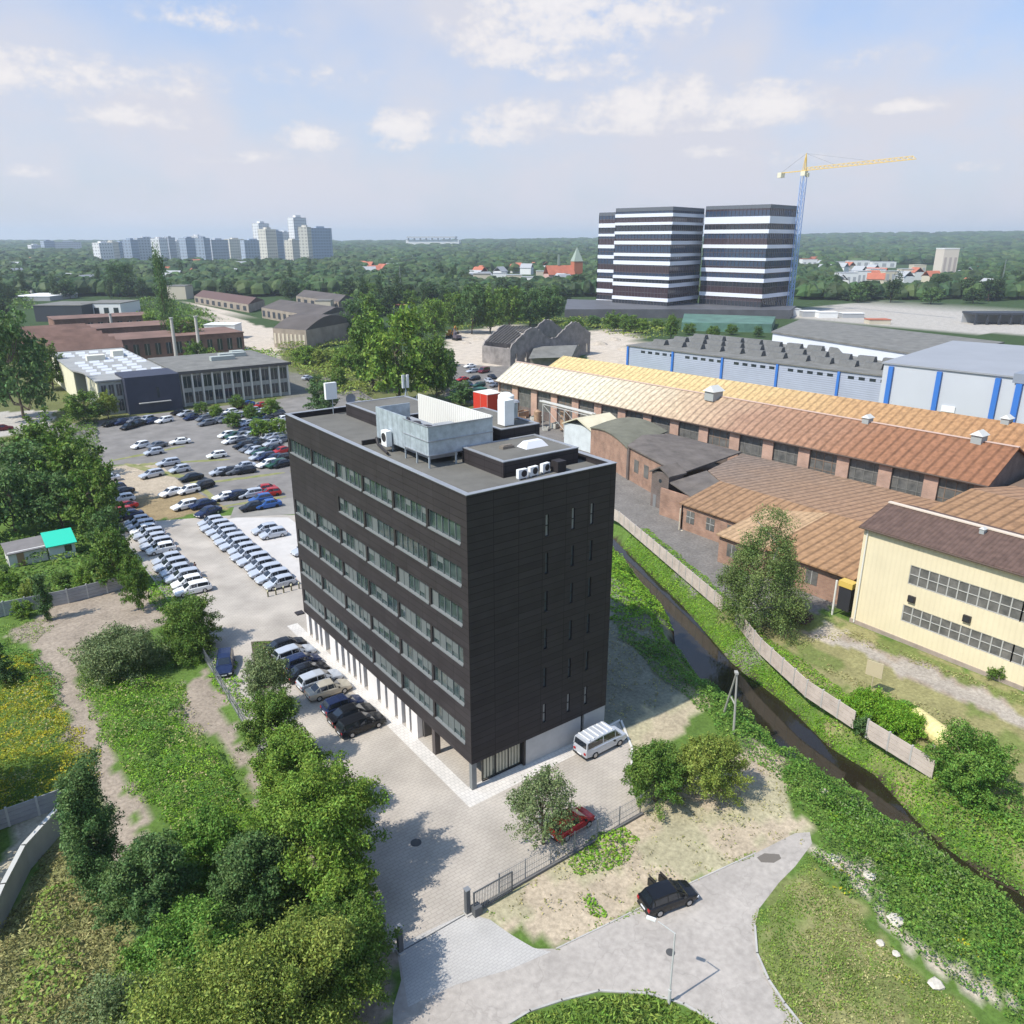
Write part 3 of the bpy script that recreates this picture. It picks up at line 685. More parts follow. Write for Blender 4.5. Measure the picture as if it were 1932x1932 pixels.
# stations: x, half width low, half width belt, z sill, z bonnet/belt ; greenhouse: x, half width, z
SHAPES = {
 'hatchback': (4.05, .86, [(-2.0,.38,.80),(-1.9,.25,.93),(-1.2,.19,.96),(0,.19,.95),(.85,.19,.92),(1.45,.2,.80),(1.95,.27,.66),(2.03,.38,.58)], [(-1.92,.94,.62),(-1.55,1.42,.60),(-.5,1.49,.62),(.3,1.44,.60),(1.15,.92,.66)]),
 'saloon': (4.5, .88, [(-2.25,.40,.86),(-2.15,.25,.96),(-1.5,.2,.98),(0,.19,.95),(.95,.19,.92),(1.6,.2,.82),(2.15,.27,.68),(2.25,.4,.58)], [(-1.75,.98,.62),(-1.05,1.40,.58),(-.3,1.44,.60),(.35,1.40,.58),(1.15,.93,.68)]),
 'estate': (4.6, .89, [(-2.3,.40,.85),(-2.2,.25,.97),(-1.5,.2,.98),(0,.19,.96),(.95,.19,.93),(1.6,.2,.83),(2.2,.27,.70),(2.3,.4,.6)], [(-2.2,.98,.66),(-1.9,1.42,.62),(-.5,1.50,.64),(.3,1.45,.62),(1.15,.94,.68)]),
 'van': (5.1, .97, [(-2.5,.42,1.05),(-2.48,.28,1.12),(-1.5,.24,1.15),(0,.24,1.15),(1.3,.24,1.12),(1.9,.25,1.02),(2.45,.3,.88),(2.55,.45,.7)], [(-2.48,1.14,.90),(-2.40,1.85,.82),(-.5,1.98,.84),(1.0,1.92,.82),(1.85,1.06,.86)]),
}
def car_meshes(kind, col):
    key = (kind, col)
    Lc, hw, body, gh = SHAPES[kind]
    pm = PAINT[col]
    def ring(x, zl, zt, w):
        k = .9 if abs(x) > Lc/2-.12 else 1
        w = w*k; m = (zl+zt)/2
        pr = [(-w*.86,zl),(-w*.97,zl+.08),(-w,m),(-w*.985,zt-.10),(-w*.93,zt-.03),(-w*.80,zt),(0,zt+.025)]
        pr = pr+[(-a, z) for a, z in pr[-2::-1]]
        return [(x, a, z) for a, z in pr]
    b = MB(); rs = [ring(x, zl, zt, hw) for x, zl, zt in body]; n = len(rs[0])
    for r in rs: b.v += r
    for i in range(len(rs)-1):
        for j in range(n-1): b.f.append((i*n+j, i*n+j+1, (i+1)*n+j+1, (i+1)*n+j))
        b.f.append((i*n+n-1, i*n, (i+1)*n, (i+1)*n+n-1))
    b.f += [tuple(range(n))[::-1], tuple(range((len(rs)-1)*n, len(rs)*n))]
    b.m = [0]*len(b.f)
    # greenhouse shell (body colour) then glazing set proud of it
    g = []
    for x, z, w in gh: g.append([(x,-w,z),(x,-w*.55,z+.035 if z > 1.2 else z),(x,w*.55,z+.035 if z > 1.2 else z),(x,w,z)])
    o = len(b.v)
    for r in g: b.v += r
    for i in range(len(g)-1):
        for j in range(3): b.f.append((o+i*4+j, o+i*4+j+1, o+i*4+4+j+1, o+i*4+4+j)); b.m.append(0)
    # sides down to the belt
    zb = .86 if kind != 'van' else 1.05
    for sgn, j in ((-1,0),(1,3)):
        base = len(b.v)
        for x, z, w in gh: b.v.append((x, sgn*hw*.93, min(zb, z-.02)))
        for i in range(len(gh)-1): b.f.append((o+i*4+j, o+(i+1)*4+j, base+i+1, base+i)); b.m.append(0)
    gl = MB()
    def lerp(a, c, t): return tuple(a[k]+(c[k]-a[k])*t for k in range(3))
    ww = hw*.93
    for sgn in (-1, 1):
        for i in range(len(gh)-1):
            x0, z0_, w0 = gh[i]; x1, z1_, w1 = gh[i+1]
            a0 = (x0, sgn*ww, min(zb, z0_-.02)); a1 = (x1, sgn*ww, min(zb, z1_-.02)); t0 = (x0, sgn*w0, z0_); t1 = (x1, sgn*w1, z1_)
            def P(s, h):
                bt = lerp(a0, a1, s); tp = lerp(t0, t1, s); q = lerp(bt, tp, h)
                return (q[0], q[1]+sgn*.012, q[2]+.004)
            if z0_ < 1.2: pts = [P(.35,.18),P(.92,.2),P(.92,.86),P(.55,.8)]
            elif z1_ < 1.2: pts = [P(.05,.2),P(.72,.2),P(.5,.75),P(.05,.88)]
            else: pts = [P(.04,.2),P(.96,.2),P(.96,.88),P(.04,.88)]
            gl.add(pts, [(0,1,2,3)])
    for i in (0, len(gh)-2):
        x0, z0_, w0 = gh[i]; x1, z1_, w1 = gh[i+1]
        n_ = Vector((-(z1_-z0_), 0, x1-x0)).normalized()*.014
        if n_.z < 0: n_ = -n_
        lo, hi = (.1, .9)
        p = [lerp((x0,-w0,z0_),(x1,-w1,z1_),lo), lerp((x0,w0,z0_),(x1,w1,z1_),lo), lerp((x0,w0,z0_),(x1,w1,z1_),hi), lerp((x0,-w0,z0_),(x1,-w1,z1_),hi)]
        p = [(a[0]+n_.x, a[1]*.88, a[2]+n_.z+.02) for a in p]
        gl.add(p, [(0,1,2,3)])
    return b, gl
def make_car(kind, col, detail=True):
    t = thing('van' if kind == 'van' else 'car', 'x', 'van' if kind == 'van' else 'car')
    t['kind_'] = kind; del t['kind_']
    b, gl = car_meshes(kind, col)
    b.build('body', PAINT[col], t, smooth=False, fix=True)
    gl.build('window', cglass, t, fix=False)
    Lc, hw = SHAPES[kind][:2]
    r = .31 if kind != 'van' else .34
    for x in (-Lc*.29, Lc*.30):
        for sg in (-1, 1):
            w = MB().tube((x, sg*(hw-.2), r), (x, sg*(hw+.01), r), r, r, 14).build('wheel', tyre, t)
            if detail: MB().tube((x, sg*(hw+.011), r), (x, sg*(hw+.02), r), r*.62, r*.6, 10).build('rim', rimm, w)
    if detail:
        zf = SHAPES[kind][2][-1][2]-.06
        for sg in (-1, 1):
            MB().box(Lc/2-.16, Lc/2+.012, min(sg*.48,sg*.78), max(sg*.48,sg*.78), zf-.1, zf+.03).build('headlight', lampw, t)
            MB().box(-Lc/2-.012, -Lc/2+.1, min(sg*.55,sg*.78), max(sg*.55,sg*.78), .62, .82).build('taillight', lampr, t)
            MB().box(.72,.88, min(sg*(hw-.02),sg*(hw+.14)), max(sg*(hw-.02),sg*(hw+.14)), .9, 1.02).build('mirror', plast, t)
        MB().box(Lc/2-.02, Lc/2+.022, -.26, .26, .32, .43).build('number_plate', plate, t)
        MB().box(-Lc/2-.022, -Lc/2+.02, -.26, .26, .42, .53).build('number_plate', plate, t)
        MB().box(-Lc/2-.006, -Lc/2+.15, -hw*.86, hw*.86, .24, .38).build('bumper', plast, t); MB().box(Lc/2-.15, Lc/2+.006, -hw*.86, hw*.86, .22, .34).build('bumper', plast, t)
    return t
PROTO = {}
ORD = ['first','second','third','fourth','fifth','sixth','seventh','eighth','ninth','tenth','eleventh','twelfth','thirteenth','fourteenth','fifteenth','sixteenth']
def copy_all(o, parent=None):
    c = o.copy(); COL.objects.link(c)
    if parent is not None: c.parent = parent
    for ch in CH.get(o, ()): copy_all(ch, c)
    return c
CH = {}
def car(kind, col, x, y, ang, label, group=None, detail=True):
    """ang in degrees: the way the bonnet points"""
    key = (kind, col, detail)
    if key in PROTO:
        p = PROTO[key]; c = p.copy(); COL.objects.link(c)
        for ch in [q for q in PK[key]]:
            d = ch[0].copy(); COL.objects.link(d); d.parent = c
            for g in ch[1]: e = g.copy(); COL.objects.link(e); e.parent = d
    else:
        c = make_car(kind, col, detail); PROTO[key] = c
        kids = [o for o in bpy.data.objects if o.parent == c]
        PK[key] = [(k, [g for g in bpy.data.objects if g.parent == k]) for k in kids]
    c.location = (x, y, .02); c.rotation_euler = (0, 0, math.radians(ang))
    c['label'] = label
    if 'group' in c: del c['group']
    if group: c['group'] = group
    return c
PK = {}
rc = random.Random(5)
# front row beside the office
row = [('saloon','black'),('estate','silver'),('hatchback','navy'),('saloon','black'),('estate','silver'),('saloon','beige')]
for i, (k, c) in enumerate(row):
    car(k, c, -3.6+rc.uniform(-.2,.2), 32.4-i*2.26, rc.uniform(-3,3), '%s %s, %s from the far end of the row under the office windows' % (c, k, ORD[i]), 'cars parked in front of the office block')
for i, (k, c) in enumerate((('hatchback','navy'),('saloon','black'),('estate','black'))):
    car(k, c, -3.5, 17.6-i*2.0, rc.uniform(-2,2), '%s %s, %s of the three cars parked closest to the office entrance corner' % (c, k, ORD[i]), 'cars parked in front of the office block')
vn = car('van', 'silver', 12.7, -1.9, 1, 'silver minibus with ribbed roof parked by the short side of the office block')
ribsv = MB()
for i in range(6): MB().box(-2.1+i*.55,-2.0+i*.55,-.74,.74,1.98,2.03).build('roof_bar', PAINT['white'], vn)
car('hatchback', 'red', 3.7, -8.3, 4, 'red hatchback parked inside the gate, half under the thin tree')
bc = car('hatchback', 'black', 4.4, -17.9, -13, 'black hatchback with open side doors standing on the road outside the gate')
# open doors of the black car
for x, sg in ((-.1, 1), (-1.0, 1)):
    hx = x+.5
    MB().cbox((hx+.02, sg*(.9+.38), .62), (.07, .85, .62), 0.15*sg).cbox((hx+.05, sg*(.9+.36), 1.06), (.04, .7, .3), .15*sg).build('open_door', PAINT['black'], bc)
# fleet rows of silver cars
k = 0
for i in range(13):
    car('estate' if i % 3 else 'hatchback', 'silver', 2.1+rc.uniform(-.1,.1), 79.2-i*2.48, 180+rc.uniform(-1.5,1.5), 'silver car, %s from the far end of the long middle row' % ORD[i], 'silver cars in the long middle row')
for i in range(7):
    car('estate' if i % 2 else 'hatchback', ('silver','white')[i % 4 == 2], -7.4+rc.uniform(-.15,.15), 86.6-i*2.5, 180+rc.uniform(-2,2), '%s car, %s from the far end of the left back row by the trees' % (('silver','white')[i % 4 == 2], ORD[i]), 'fleet cars in the left back row')
for i in range(6):
    car('estate' if i % 2 else 'hatchback', ('silver','white')[i in (4,5)], -7.7+rc.uniform(-.15,.15), 66.8-i*2.5, 180+rc.uniform(-2,2), '%s car, %s from the far end of the left row nearest the bushes' % (('silver','white')[i in (4,5)], ORD[i]), 'fleet cars in the left near row')
for i, (x, y) in enumerate(((7.9,70.6),(8.2,68.0),(9.6,58.6),(9.9,56.0),(9.9,53.2),(9.4,50.4),(9.6,47.9))):
    car('hatchback', 'silver', x, y, 180+rc.uniform(-3,3), 'silver car, %s from the far end of the bays right of the middle row' % ORD[i], 'silver cars in the bays beside the office')
car('estate', 'navy', -10.3, 32.5, 250, 'dark blue car parked alone under the bushes at the left edge of the yard')
car('saloon', 'navy', -7.9, 90.6, 185, 'navy saloon at the corner where the paved yard meets the sandy lot')
car('saloon', 'navy', 3.2, 84.6, 200, 'grey blue saloon just past the far end of the middle row')
def c4(x, y): return G((300+x/2.415)/1.98758, (1480+y/2.415)/1.98758)
far = [('white','hatchback',550,470,200),('grey','saloon',700,470,200),('silver','hatchback',670,530,190),('white','saloon',910,435,170),('white','hatchback',1240,560,180),
 ('silver','estate',800,630,185),('silver','hatchback',905,690,185),('black','saloon',1010,765,190),('black','estate',1110,840,200),('silver','estate',650,735,190),('white','saloon',830,900,200),
 ('white','hatchback',985,880,190),('white','estate',955,1020,190),('navy','saloon',1110,1010,190),('silver','hatchback',1270,715,180),('black','hatchback',1345,710,180),('grey','saloon',1420,705,180),
 ('black','hatchback',1500,700,180),('silver','saloon',1490,660,180),('white','saloon',1320,940,175),('navy','hatchback',1400,930,178),('black','saloon',1470,925,178),('silver','estate',1545,915,178),('red','saloon',1665,870,170),
 ('red','hatchback',1720,905,170),('blue','hatchback',1640,960,175),('black','saloon',1570,1030,180),('blue','saloon',1705,1010,180),
 ('black','saloon',280,270,210),('navy','saloon',380,255,210),('black','hatchback',440,300,210),('grey','saloon',495,240,210),('black','saloon',540,270,210),('silver','hatchback',610,230,210),('navy','saloon',660,245,210),('white','estate',765,240,200),
 ('black','saloon',900,165,200),('silver','saloon',960,180,200),('navy','hatchback',1010,215,200),('grey','hatchback',1120,225,200),('silver','saloon',1180,200,200),('black','saloon',1240,170,200),('grey','saloon',1260,240,200),('white','hatchback',1360,165,190),
 ('maroon','saloon',1470,110,190),('blue','saloon',1510,90,190),('red','hatchback',1640,105,190),('navy','saloon',1600,200,190),('black','hatchback',1690,230,190),('white','saloon',1460,265,190),('silver','hatchback',1560,150,190),
 ('white','hatchback',1330,375,190),('green','saloon',1400,380,195),('grey','saloon',1440,420,195),('navy','hatchback',1490,340,195),('silver','saloon',1530,380,195),('green','hatchback',1600,330,195),('blue','saloon',1680,310,195),('silver','estate',1750,330,195),
 ('grey','saloon',1530,500,200),('silver','hatchback',1580,520,200),('green','saloon',1650,530,200),('navy','estate',1680,575,200),('silver','saloon',1740,450,195),('black','saloon',1760,500,195),('red','saloon',1825,520,195),
 ('green','estate',1780,640,195),('black','saloon',1830,640,195),('silver','saloon',250,775,180),('navy','estate',300,870,200),('black','saloon',380,900,200),('white','hatchback',390,960,185),('red','saloon',400,1030,190),('red','hatchback',375,1085,190)]
for (x, y) in ((1150,265),(1290,210),(1330,240),(1420,200),(1520,270),(1580,240),(1650,160),(1720,120),(1780,180),(1830,230),(1600,270),(1660,270),(1370,430),(1460,380),(1560,430),(1620,460),(1690,400),(1760,390),(1820,420),(1480,470),(1620,575),(1700,640),(1760,590),(1820,590)):
    far.append((rc.choice(('silver','black','grey','navy','white','silver','green')), rc.choice(('hatchback','saloon','estate')), x, y, 190))
where = [(0,'by the upper left part of the big car park'),]
def zone_txt(x, y):
    r = 'along the back edge' if y < 310 else 'in the upper rows' if y < 560 else 'in the middle rows' if y < 800 else 'in the front rows'
    c = 'far left' if x < 480 else 'left' if x < 850 else 'centre' if x < 1250 else 'right' if x < 1560 else 'far right'
    return r, c
seen = {}; tot = {}
far.sort(key=lambda q: q[2])
for (c, k, x, y, a) in far: q = (c, k, *zone_txt(x, y)); tot[q] = tot.get(q, 0)+1
for (c, k, x, y, a) in far:
    X_, Y_ = c4(x, y+12); r, cc = zone_txt(x, y); key = (c, k, r, cc); seen[key] = seen.get(key, 0)+1
    lb = '%s %s %s of the big car park, %s' % (c, k, r, cc)
    if tot[key] > 1: lb += ', %s from left' % ORD[seen[key]-1]
    car(k, c, X_, Y_, a+rc.uniform(-4,4), lb, 'cars in the big car park', detail=False)
# more of the fleet hidden behind the office corner and the yard beyond the factory hall
def M2(x, y): return G((1200+x/1.61)/1.98758, (700+y/1.61)/1.98758)
for i, (c, k, x, y) in enumerate([('silver','estate',770,1200),('white','hatchback',810,1230),('red','saloon',860,1165),('navy','saloon',800,1185),('silver','saloon',860,1230),('black','hatchback',935,1160),('silver','estate',920,1115),('maroon','van',990,1115),('green','estate',960,1200),('silver','saloon',1020,1175),('grey','saloon',1060,1200),('white','saloon',905,1085),('black','saloon',1040,1150),('navy','hatchback',900,1195)]):
    X_, Y_ = M2(x, y+8)
    car(k, c, X_, Y_, rc.choice((180,190,200,260)), '%s %s in the yard beyond the long brick hall, %s of fourteen' % (c, k, ORD[i]), 'vehicles beside the end of the long hall', detail=False)
for i, (c, k, u, v, a, lb) in enumerate([('silver','saloon',580,716,30,'silver saloon on the lane right of the pale flat roofed offices'),('black','saloon',592,719,30,'dark saloon next to the silver one on the lane right of the flat roofed offices'),('maroon','saloon',6,812,0,'dark red car on the road at the left edge of the photo')]):
    X_, Y_ = G(u, v); car(k, c, X_, Y_, a, lb, None, detail=False)
# ------------------------------------------------------------------ factory side
brk = brickmat('factory_brick', (.36,.20,.135), (.29,.155,.105), (.30,.25,.2), .5, .16, .02, var=.25, plane='XZ', vs=.5)
brkl = brickmat('pale_brick', (.52,.31,.225), (.46,.27,.195), (.36,.3,.25), .5, .16, .02, var=.18, plane='XZ', vs=.4)
brkd = brickmat('sooty_brick', (.15,.115,.10), (.12,.09,.08), (.2,.17,.15), .5, .16, .02, var=.25, plane='XZ', vs=.4)
dirtyglass = mat('workshop_glass', (.085,.085,.08), .3, spec=.5, col2=(.19,.18,.165), vscale=.8)
fram = mat('steel_frame', (.42,.41,.38), .7)
def rusty(name, stops, axis, rib, axis_noise=3.0, dark=.72, length=1.0):
    """sheet roofing whose rust grows along the building"""
    if name in MATS: return MATS[name]
    m = mat(name, (.4,.3,.2), .75, spec=.25); nt = m.node_tree; N = nt.nodes; L = nt.links; b = N['Principled BSDF']
    tc = N.new('ShaderNodeTexCoord'); sp = N.new('ShaderNodeSeparateXYZ'); L.new(tc.outputs['Object'], sp.inputs[0])
    n = N.new('ShaderNodeTexNoise'); n.inputs['Scale'].default_value = .12; n.inputs['Detail'].default_value = 7; n.inputs['Roughness'].default_value = .7; L.new(tc.outputs['Object'], n.inputs['Vector'])
    ad = N.new('ShaderNodeMath'); ad.operation = 'MULTIPLY_ADD'; ad.inputs[1].default_value = axis_noise*10; L.new(n.outputs['Fac'], ad.inputs[0]); L.new(sp.outputs[1], ad.inputs[2])
    mr = N.new('ShaderNodeMapRange'); mr.inputs['From Min'].default_value = stops[0][0]; mr.inputs['From Max'].default_value = stops[-1][0]; L.new(ad.outputs[0], mr.inputs['Value'])
    r = N.new('ShaderNodeValToRGB'); L.new(mr.outputs['Result'], r.inputs['Fac'])
    lo, hi = stops[0][0], stops[-1][0]
    while len(r.color_ramp.elements) < len(stops): r.color_ramp.elements.new(.5)
    for e, (p, c) in zip(r.color_ramp.elements, stops): e.position = (p-lo)/(hi-lo); e.color = (*c, 1)
    n2 = N.new('ShaderNodeTexNoise'); n2.inputs['Scale'].default_value = 1.3; n2.inputs['Detail'].default_value = 6; L.new(tc.outputs['Object'], n2.inputs['Vector'])
    m2 = N.new('ShaderNodeMapRange'); m2.inputs['From Min'].default_value = .3; m2.inputs['From Max'].default_value = .7; m2.inputs['To Min'].default_value = .72; m2.inputs['To Max'].default_value = 1.2; L.new(n2.outputs['Fac'], m2.inputs['Value'])
    hs = N.new('ShaderNodeHueSaturation'); L.new(m2.outputs['Result'], hs.inputs['Value']); L.new(r.outputs['Color'], hs.inputs['Color']); L.new(hs.outputs['Color'], b.inputs['Base Color'])
    return ribs(m, axis, rib, .7, dark)
hallroof = rusty('hall_roof_sheet', [(10,(.26,.118,.062)),(35,(.28,.135,.074)),(62,(.34,.205,.135)),(80,(.50,.375,.25)),(105,(.60,.545,.41)),(150,(.61,.56,.45))], 'Y', 1.7, 2.2, dark=.6)
hallroof2 = rusty('hall_roof_yellow', [(10,(.33,.165,.08)),(50,(.42,.25,.12)),(85,(.56,.41,.20)),(140,(.60,.46,.22))], 'Y', 1.7, 2.2, dark=.68)
shedroof = rusty('shed_roof_west', [(-20,(.29,.16,.083)),(20,(.36,.21,.11)),(45,(.29,.175,.10))], 'Y', 1.3, 1.8, dark=.6)
shedroofd = rusty('shed_roof_east', [(-20,(.37,.21,.115)),(18,(.36,.21,.12)),(34,(.32,.205,.13)),(52,(.24,.18,.14))], 'Y', 1.3, 2.0, dark=.6)
darkroof = mat('tar_roof', (.14,.12,.105), .9, var=.25, vscale=.4, bump=.3, bscale=4)
slate = mat('grey_roof', (.175,.17,.155), .9, var=.2, vscale=.3, bump=.2, bscale=3)
# long hall, slightly askew to the office axis
H1 = thing('long_brick_hall', 'long brick factory hall under a ribbed sheet roof fading from rust red to cream', 'factory hall')
def P3(p, z): return (p[0], p[1], z)
E0, E1, R0, R1, V0, V1 = (99,4.5), (93,127), (108.5,5.1), (99.8,127.3), (118,5.7), (106.6,127.6)
ze, zr = 8.0, 12.2
m = MB().slab([P3((E0[0]-.6,E0[1]-.6),ze-.25), P3((R0[0],R0[1]-.6),zr), P3((R1[0],R1[1]+.6),zr), P3((E1[0]-.6,E1[1]+.6),ze-.25)], .22); m.build('roof', hallroof, H1)
MB().slab([P3((R0[0]+.01,R0[1]-.6),zr), P3((V0[0],V0[1]-.6),ze), P3((V1[0],V1[1]+.6),ze), P3((R1[0]+.01,R1[1]+.6),zr)], .22).build('roof', hallroof, H1)
MB().slab([P3((R0[0]-.3,R0[1]-.62),zr+.1), P3((R0[0]+.3,R0[1]-.62),zr+.1), P3((R1[0]+.3,R1[1]+.62),zr+.1), P3((R1[0]-.3,R1[1]+.62),zr+.1)], .12).build('ridge_cap', mat('ridge_pale', (.55,.40,.33), .8), H1)
MB().tube((E0[0]-.72,E0[1]-.6,ze-.42),(E1[0]-.72,E1[1]+.6,ze-.42),.16,.16,6).build('gutter', mat('gutter_brown', (.10,.07,.055), .8), H1)
dxy = Vector((E1[0]-E0[0], E1[1]-E0[1])); LH = dxy.length; uH = dxy.normalized(); nH = Vector((uH.y, -uH.x)); aH = math.atan2(uH.y, uH.x)
def hp(t, off=0.0): return (E0[0]+uH.x*t+nH.x*off, E0[1]+uH.y*t+nH.y*off)
def hbox(mb, t0, t1, o0, o1, z0, z1):
    a, b_, c, d = hp(t0,o0), hp(t1,o0), hp(t1,o1), hp(t0,o1)
    mb.poly([a,b_,c,d], z0, z1); return mb
wall = hbox(MB(), 0, LH, .35, .7, 0, 2.2); hbox(wall, 0, LH, .35, .7, 7.1, 7.6)
pit = 0; bays = []
t = .0; bay = LH/16
for i in range(16):
    hbox(wall, i*bay, i*bay+1.1, .35, .7, 2.2, 7.1); bays.append((i*bay+1.1, (i+1)*bay))
wall.build('wall', brkd, H1)
for i in range(16):
    w_ = 2.3
    hbox(MB(), i*bay+(-.0 if i == 0 else -.6), i*bay+1.7, .0, .34, 0, 7.2).build('brick_pier', brkl, H1)
    a, b_ = bays[i]
    wo = hbox(MB(), a, b_, .5, .56, 2.2, 7.1).build('window', dirtyglass, H1)
    fr = MB()
    for j in range(1, 4): hbox(fr, a+(b_-a)*j/4-.05, a+(b_-a)*j/4+.05, .42, .5, 2.2, 7.1)
    for z in (3.8, 5.5): hbox(fr, a, b_, .43, .5, z, z+.08)
    fr.build('frame', mat('frame_dull', (.20,.19,.17), .8) if i % 3 else mat('frame_rust', (.25,.17,.12), .8), wo)
g = MB(); g.add([P3(E0,0),P3(V0,0),P3(V0,ze-.3),P3(R0,zr-.3),P3(E0,ze-.3),(E0[0],E0[1]+.4,0),(V0[0],V0[1]+.4,0),(V0[0],V0[1]+.4,ze-.3),(R0[0],R0[1]+.4,zr-.3),(E0[0],E0[1]+.4,ze-.3)], [(0,1,2,3,4),(9,8,7,6,5),(0,5,6,1),(1,6,7,2),(2,7,8,3),(3,8,9,4),(4,9,5,0)])
g.build('gable', brkd, H1)
g = MB(); g.add([P3(E1,0),P3(V1,0),P3(V1,ze-.3),P3(R1,zr-.3),P3(E1,ze-.3),(E1[0],E1[1]-.4,0),(V1[0],V1[1]-.4,0),(V1[0],V1[1]-.4,ze-.3),(R1[0],R1[1]-.4,zr-.3),(E1[0],E1[1]-.4,ze-.3)], [(0,1,2,3,4),(9,8,7,6,5),(0,5,6,1),(1,6,7,2),(2,7,8,3),(3,8,9,4),(4,9,5,0)])
g.build('gable', brk, H1)
def ventcowl(name, label, x, y, z, s=1.0, par=None):
    t = thing(name, label, 'roof ventilator', (x,y,z))
    MB().box(-.9*s,.9*s,-.7*s,.7*s,-.6,.8*s).build('base', mat('cowl_grey', (.33,.35,.34), .7), t)
    MB().add([(-1.1*s,-.9*s,.8*s),(1.1*s,-.9*s,.8*s),(1.1*s,.9*s,.8*s),(-1.1*s,.9*s,.8*s),(-.7*s,0,1.5*s),(.7*s,0,1.5*s)], [(0,3,2,1),(0,1,5,4),(1,2,5),(2,3,4,5),(3,0,4)]).build('hood', mat('cowl_pale', (.55,.55,.52), .7), t)
    return t
rx = lambda t: (R0[0]+(R1[0]-R0[0])*t, R0[1]+(R1[1]-R0[1])*t)
p = rx(.47); ventcowl('roof_ventilator', 'largest ventilator on the long hall ridge, where the roof turns from cream to rust', p[0]-1, p[1], 12.0, 1.7)
p = rx(.20); ventcowl('roof_ventilator', 'small ventilator on the ridge in the rusty half of the long hall', p[0], p[1], 12.2, .9)
p = rx(.045); ventcowl('roof_ventilator', 'ventilator closest to the near gable end of the long hall', p[0], p[1], 12.2, 1.2)
H2 = thing('rear_hall', 'second long hall behind the brick one, its sheet roof yellow to orange', 'factory hall')
A0, A1, B0, B1, D0, D1 = (118.3,5.9), (107.2,127.7), (126.8,8), (116.6,128), (135.4,8), (126,128)
MB().slab([P3(A0,8.25), P3(B0,12.4), P3(B1,12.4), P3(A1,8.25)], .22).build('roof', hallroof2, H2)
MB().slab([(B0[0]+.01,B0[1],12.4), P3(D0,8.25), P3(D1,8.25), (B1[0]+.01,B1[1],12.4)], .22).build('roof', hallroof2, H2)
for a, b_, c in ((A0,B0,D0),(A1,B1,D1)):
    g = MB(); dy = .4 if a is A0 else -.4
    q = [P3(a,0),P3(c,0),P3(c,7.9),P3(b_,12.0),P3(a,7.9)]; q2 = [(x,y+dy,z) for x, y, z in q]
    g.add(q+q2, [(0,1,2,3,4),(9,8,7,6,5),(0,5,6,1),(1,6,7,2),(2,7,8,3),(3,8,9,4),(4,9,5,0)]); g.build('gable', brkd, H2)
MB().poly([(134.8,8.5),(135.2,8.5),(125.8,127.5),(125.4,127.5)],0,7.95).build('wall', brk, H2)
p = (B0[0]*.95+B1[0]*.05, B0[1]*.95+B1[1]*.05); ventcowl('roof_ventilator', 'dark vent on the yellow rear roof near the right edge of the photo', p[0], p[1], 12.2, 1.0)
# low sheds between the long hall and the river
SHED1 = thing('low_shed', 'wide low brick shed with ribbed orange brown roof below the long hall', 'shed')
def roofpair(par, x0, x1, x2, y0, y1, z0, z1, z2, mw, me_, over=.5, y0b=None):
    k = (z1-z0)/(x1-x0)
    MB().slab([(x0-over,y0,z0-k*over),(x1,y0,z1),(x1,y1,z1),(x0-over,y1,z0-k*over)], .18).build('roof', mw, par)
    if x2: MB().slab([(x1+.01,y0,z1),(x2,y0,z2),(x2,y1,z2),(x1+.01,y1,z1)], .18).build('roof', me_, par)
roofpair(SHED1, 62, 71, 94.5, 2.0, 33.3, 4.5, 6.3, 4.6, shedroof, shedroofd)
MB().slab([(71.01,33.31,6.3),(94.4,33.31,4.6),(93.6,46.5,4.6),(76,40,5.7)], .18).build('roof', shedroofd, SHED1)
MB().slab([(64.2,33.4,4.9),(70.99,33.4,6.2),(75.9,40.2,5.65),(66.3,39.9,5.3)], .18).build('roof', darkroof, SHED1)
MB().box(62, 62.35, 20.7, 33.2, 0, 4.3).box(62, 71, 32.9, 33.25, 0, 4.35).box(64.3, 64.6, 33.3, 40, 0, 4.7).build('wall', brk, SHED1)
for i, y in enumerate((22.5,26.5,30.5)):
    o = MB().box(61.96, 61.998, y, y+1.6, 1.4, 3.4).build('window', dirtyglass, SHED1)
    MB().box(61.92, 61.958, y+.76, y+.84, 1.4, 3.4).box(61.92,61.958,y,y+1.6,2.4,2.48).build('frame', fram, o)
tag(MB().box(61.3, 61.6, 32.2, 32.5, 0, .02).tube((61.4,32.9,.0),(61.4,32.9,3.6),.09,.09,8).build('drain_pipe', mat('pipe_pale', (.62,.55,.42), .7)), 'pale drain pipe at the near left corner of the low shed by the canal', 'drain pipe')
SHED2 = thing('front_shed', 'brick shed with pale orange sheet roof projecting from the low sheds, behind the birch', 'shed')
k2 = (6.3-4.4)/(71-56)
MB().slab([(55.4,13.2,4.4-k2*.6),(70.9,13.2,6.36),(66.2,20.9,5.8),(55.4,20.9,4.4-k2*.6)], .2).build('roof', rusty('front_roof_pale', [(0,(.44,.29,.165)),(40,(.46,.305,.175))], 'Y', .8, 1), SHED2)
MB().slab([(56.2,.2,4.35-k2*.6+.12),(70.9,.2,6.42),(70.9,13.19,6.42),(56.2,13.19,4.35-k2*.6+.12)], .2).build('roof', shedroof, SHED2)
MB().box(56, 56.35, 13.0, 20.7, 0, 4.2).box(56.35, 62, 20.35, 20.7, 0, 4.4).box(57, 57.35, .3, 13.0, 0, 4.2).box(56.35, 57, 13.0, 13.35, 0, 4.2).build('wall', brk, SHED2)
MB().box(56.96,56.998,8.8,11.2,0,3.2).build('door', mat('door_black', (.03,.03,.035), .6), SHED2)
